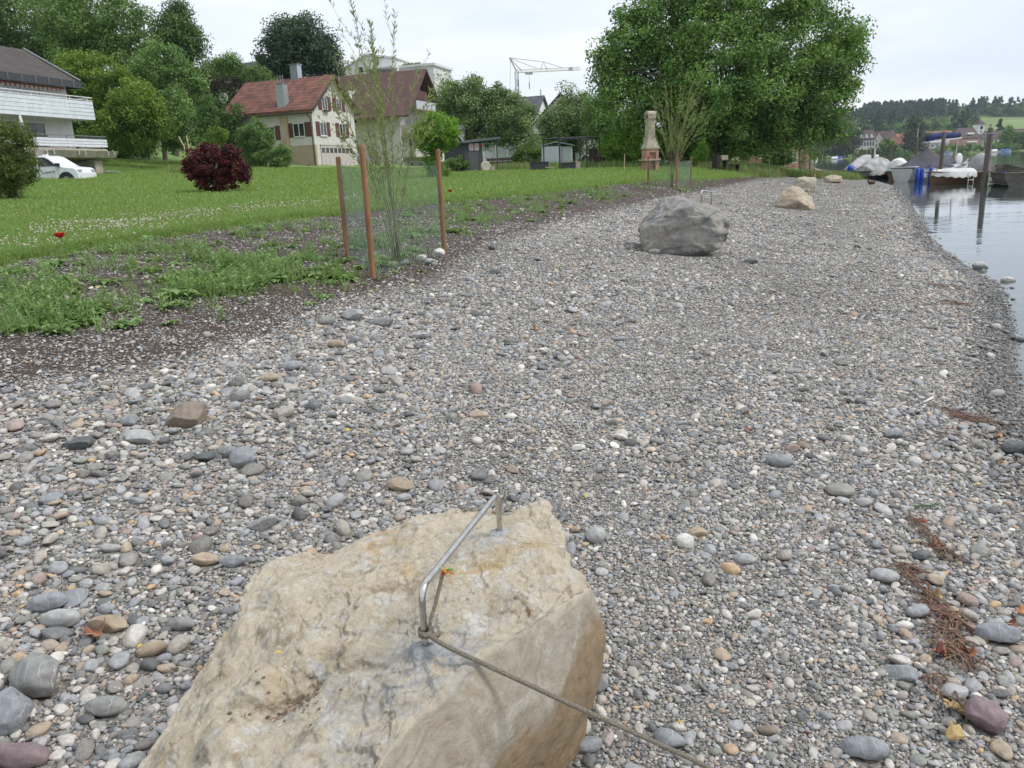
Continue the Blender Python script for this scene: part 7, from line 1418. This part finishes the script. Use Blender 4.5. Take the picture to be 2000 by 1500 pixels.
ftree('broadleaf_tree', 'dark bush group at the water in front of the white tiered house', 1700, 503, [(1690,300,12,7),(1710,298,14,8),(1755,300,20,6)], 'mid', 50, 56, group=GF)
ftree('hedge', 'long shrub belt along the far shore below the pink house', 1890, 504, [(1860,290,25,6),(1895,288,28,7),(1930,286,28,7),(1968,287,26,6),(1830,294,20,5)], 'mid', 90, 57, cat='hedge', ls=1.0, rc=1.6)
# forest
def forest():
    rs = np.random.RandomState(31); protos = []
    for k in range(7):
        con = k < 3
        if con: zc = rs.uniform(.12,1,60); cc = np.stack([.17*(1.02-zc)*rs.normal(size=60), .17*(1.02-zc)*rs.normal(size=60), zc], 1); rr = .03+.085*(1-zc)
        else: d = rs.normal(size=(46,3)); d /= np.linalg.norm(d,axis=1)[:,None]; cc = d*rs.uniform(.5,1,46)[:,None]*np.array([.33,.33,.36])+np.array([0,0,.5]); rr = rs.uniform(.09,.16,46)
        o = leaf_cloud('t', cc, rr, 16, .085 if con else .11, LM['conifer' if con else ('dark' if k < 5 else 'mid')], None, rs); C.objects.unlink(o); protos.append(o)
    n = 9000; x = rs.uniform(60, 1300, n); y = 520+ (1400-520)*rs.rand(n)**.8; q = np.stack([x,y,fz(x,y)],1); px, py = proj(q)
    keep = (px > 1540) & (px < 2150)
    # open meadows: one at the right (below the wood), a small one at the left
    mead = ((px > 1905) & (py > 229) & (y > 600)) | ((px > 1625) & (px < 1685) & (py > 232) & (py < 246))
    vill = (y < 600) & (px > 1660) & (px < 2150)&(rs.rand(n) < .85)
    dense = np.where(y < 640, .8, 1.)
    m = keep & ~mead & ~vill & (rs.rand(n) < dense); x, y = x[m], y[m]; px = px[m]; py = py[m]; conif = ((px < 1840) & (y > 980)) | (rs.rand(len(x)) < .12)
    hgt_ = np.where(conif, rs.uniform(17,27,len(x)), rs.uniform(10,17,len(x)))*np.where(y < 700, .72, 1.)
    idx = np.where(conif, rs.randint(0,3,len(x)), np.where(y > 900, rs.randint(3,6,len(x)), rs.randint(3,7,len(x)))); print('forest', len(x))
    gn_scatter('far_forest', 'dark mixed wood covering the hills across the lake', np.stack([x,y,fz(x,y)-.5],1), np.stack([0*x,0*x,rs.uniform(0,6.28,len(x))],1), np.repeat(hgt_[:,None],3,1), idx, protos)
forest()
# ---------------- dry leaves, drift line ----------------
def dleaf(label, px, py, size, m, seed, curl=.5, rz=0., lobes=5, lift=.01, roll=0.):
    g = hit(px, py); rs = np.random.RandomState(seed); vs = [(0,0,0)]; n = 48; rings = 5; fs = []
    for r in range(1, rings+1):
        for k in range(n):
            a = 2*math.pi*k/n; rad = size*.5*(.60+.40*abs(math.cos(a*lobes/2))**.55)*(1+.06*rs.randn()*(r == rings))*r/rings; x, y = rad*math.cos(a), rad*math.sin(a); vs.append((x, y, curl*size*((x/size*2)**2*.5+.12*math.sin(a*3+seed)*(r/rings)**2)+.02*size*math.sin(9*a)*(r/rings)))
    fs += [(0, 1+k, 1+(k+1)%n) for k in range(n)]+[(1+(r-1)*n+k, 1+r*n+k, 1+r*n+(k+1)%n, 1+(r-1)*n+(k+1)%n) for r in range(1, rings) for k in range(n)]
    t = thing('dry_leaf', label, 'leaf', g+np.array([0,0,lift+.015]), 0); t.rotation_euler = (rs.normal(0,.25)+roll, rs.normal(0,.25), rz)
    b = MB().add(vs, fs).build('blade', m, t, smooth=True); b.modifiers.new('thickness', 'SOLIDIFY').thickness = .0008; MB().tube([(0,0,.0),(-size*.4,0,.01),(-size*.75,size*.08,.02)], .0012, 5).build('stalk', M_stk, t)
M_lb = mat('brown_dry_leaf', (.33,.13,.06), .6, (.19,.07,.035), 25., bump=.4, bscale=60.); M_lo = mat('orange_dry_leaf', (.50,.22,.07), .6, (.34,.13,.05), 25.); M_lr = mat('rust_red_dry_leaf', (.27,.085,.05), .6, (.15,.05,.035), 25.); M_lt = mat('tan_dry_leaf', (.45,.33,.14), .7, (.27,.18,.08), 20., bump=.4, bscale=60.); M_ly = mat('yellow_leaf', (.75,.52,.03), .6)
for a in [('large curled brown dry leaf on the pebbles at the left of the foreground boulder',190,1252,.075,M_lb,1,.9,.4),('small dark red leaf scrap on a stone at the lower left',90,1296,.03,M_lr,2,.9,1.),('orange dry leaf on the gravel above the middle',1046,646,.085,M_lo,3,.7,.2),('small rust red leaf on the open gravel right of the middle',1462,848,.05,M_lr,4,.7,2.),('rust coloured leaf at the top of the drift line',1800,1030,.05,M_lr,5,.8,1.),('crumpled brown leaf in the upper tangle of the drift line',1832,1078,.05,M_lb,6,1.2,2.),('tan leaf in the middle of the drift line',1826,1178,.055,M_lt,7,.8,.5),('pinkish red leaf right of the drift line roots',1858,1212,.05,M_lb,8,.6,2.5),('curled bright red leaf at the lower tangle of the drift line',1832,1288,.055,M_lr,9,1.3,1.),('brown crumpled leaf at the lower tangle of the drift line',1890,1290,.06,M_lb,10,1.2,.2),('big tan maple like leaf near the bottom right',1866,1402,.085,M_lt,11,.5,1.2),('folded olive tan leaf below the big tan one, at the bottom right',1864,1452,.07,M_lt,12,1.1,2.),('dry reddish leaf near the right edge beside the long blue grey stone',1975,1232,.04,M_lr,13,.8,.3),('pale orange leaf at the right edge above the dry reddish one',1995,1208,.05,M_lo,14,.7,1.3),('orange leaf on the right part of the beach near the water',1948,858,.05,M_lo,15,.6,.8),('small orange scrap by the long cobbles at the right',1955,912,.035,M_lo,16,.8,.8),('tiny yellow leaf beside the tip of the foreground boulder',1144,978,.02,M_ly,17,.5,.5),('tiny yellow leaf on a khaki stone left of the boulder',276,1276,.02,M_ly,18,.5,1.5),('tiny yellow leaf scrap near the rope at the bottom',1328,1426,.014,M_ly,19,.5,1.5),('tiny yellow leaf in the gravel above the boulder',680,848,.03,M_ly,20,.5,1.5)]: dleaf(*a)
g = at(542,1268,.452); g[2] = zs1(g[:2])+.012
t = thing('dry_leaf', 'tiny curved yellow leaf lying on top of the foreground boulder', 'leaf', g); MB().add([(-.009,-.003,0),(0,-.001,.003),(.009,-.003,.002),(.009,.002,.002),(0,.004,.004),(-.009,.001,.001)], [(0,1,4,5),(1,2,3,4)]).build('blade', M_ly, t)
# drift line of roots and twigs
M_root = mat('reddish_root', (.22,.125,.09), .85, (.11,.065,.05), 30.); M_gr = mat('straw', (.30,.25,.12), .8)
path = [(1778,1018),(1800,1042),(1835,1085),(1870,1108),(1800,1130),(1762,1122),(1800,1160),(1830,1190),(1855,1230),(1850,1270),(1880,1300),(1850,1330),(1815,1345),(1860,1395)]
pp = [hit(*p) for p in path]; rs = np.random.RandomState(77)
def bunch(label, pts, n, spread, L0, nm='driftwood_roots'):
    o = pts[0]; t = thing(nm, label, 'driftwood', o); 
    for part, mm, cnt, r in (('root', M_root, n, .0030), ('straw', M_gr, n//3, .0014)):
        mb = MB()
        for _ in range(cnt):
            i = rs.randint(0, len(pts)-1); u = rs.rand(); c = pts[i]*(1-u)+pts[i+1]*u+rs.normal(size=3)*np.array([spread,spread,0]); d = (pts[i+1]-pts[i]); d = d/np.linalg.norm(d)+rs.normal(size=3)*np.array([.7,.7,.08]); ln = L0*rs.uniform(.4,1.3); q = []
            for s in np.linspace(-.5,.5,6): e = c+d*ln*s+rs.normal(size=3)*.006; e[2] = float(gz(e[0],e[1]))+.022+.014*rs.rand()+.006*math.cos(s*6); q.append(e-o)
            mb.tube(q, r*rs.uniform(.5,1.5), 5)
        mb.build(part, mm, t)
bunch('tangle of reddish roots and stalks with curled leaves, upper part of the drift line', pp[0:4], 34, .018, .10)
bunch('strand of pale stalks and twigs in the middle of the drift line', pp[4:8], 34, .016, .10)
bunch('dense tangle of red brown roots in the lower part of the drift line', pp[7:11], 85, .024, .11)
bunch('few twigs between the dense tangle and the big tan leaf', pp[11:14], 12, .015, .08)
for lb, p, n, s, l in [('old drift line of brown plant bits across the right part of the beach', [(1840,800),(1880,820),(1930,830)], 40, .05, .12),('short strip of reddish plant debris near the water', [(1840,590),(1890,600)], 22, .07, .16),('second strip of reddish plant debris higher up near the water line', [(1820,560),(1880,566)], 18, .08, .18),('bent twig below the old drift line', [(1830,870),(1880,845)], 6, .03, .18)]: bunch(lb, [hit(*q) for q in p], n, s, l, 'drift_debris')
for lb, px, py in [('green water weed scrap on the gravel above the drift line',1800,997)]:
    g = hit(px,py); t = thing('weed_scrap', lb, 'plant', g); m = MB()
    for _ in range(26): a = rs.uniform(-.06,.06); m.tube([(a,rs.normal(0,.008),.02),(a+.02,rs.normal(0,.01),.028),(a+.045,rs.normal(0,.01),.02)], .0016, 4)
    m.build('strands', mat('dull_green_weed', (.08,.14,.06), .7), t)
g = hit(1812,790); t = thing('feather', 'white grey bird feather on the gravel in the right part of the beach', 'feather', g+np.array([0,0,.03]), .6); MB().add([(-.09,0,0),(-.02,.012,.004),(.05,.016,.012),(.09,.004,.02),(.05,-.010,.010),(-.02,-.006,.002)], [(0,1,2,3,4,5)]).build('vane', M_frame, t); MB().tube([(-.12,-.002,0),(.09,.004,.021)], .0015, 5).build('shaft', M_buoy, t)
# pit on the boulder: grit and small twigs
rs = np.random.RandomState(12); m = MB(); t = thing('pit_debris', 'grit, twigs and small pebbles caught in the hollow of the foreground boulder', 'debris', at(570,1390,.39))
o0 = np.array(t.location)
for _ in range(60):
    q = at(570+rs.normal(0,38), 1392+rs.normal(0,22)-.0, .39); q[2] = zs1(q[:2])+.002; m.ball(tuple(q-o0), rs.uniform(.0016,.005), 6, 4, (1.2,1,.7))
m.build('grit', mat('grit', (.20,.16,.12), .9, (.09,.07,.055), 300.), t); m = MB()
for _ in range(26):
    q = at(570+rs.normal(0,30), 1385+rs.normal(0,18), .39); q[2] = zs1(q[:2])+.006; d = rs.normal(size=3)*np.array([.02,.02,.003]); m.tube([q-o0, q-o0+d], .0009, 4)
m.build('twigs', M_root, t)
# ---------------- scatter the beach ----------------
scatter_pebbles()
# ---------------- haze ----------------
HAZE = True
if HAZE:
    hz = MB().box(-450,1500,-60,1520,-8,150).build('haze', bpy.data.materials.new('haze')); tag(hz, 'thin pale summer haze over the lake', kind='stuff'); hm = hz.data.materials[0]; hm.use_nodes = True; nt = hm.node_tree; nt.nodes.clear(); pv = N(nt, 'ShaderNodeVolumePrincipled'); pv.inputs['Color'].default_value = (.80,.90,1,1); pv.inputs['Density'].default_value = .00013; pv.inputs['Anisotropy'].default_value = .3; oo = N(nt, 'ShaderNodeOutputMaterial'); L(nt, pv.outputs[0], oo.inputs['Volume'])
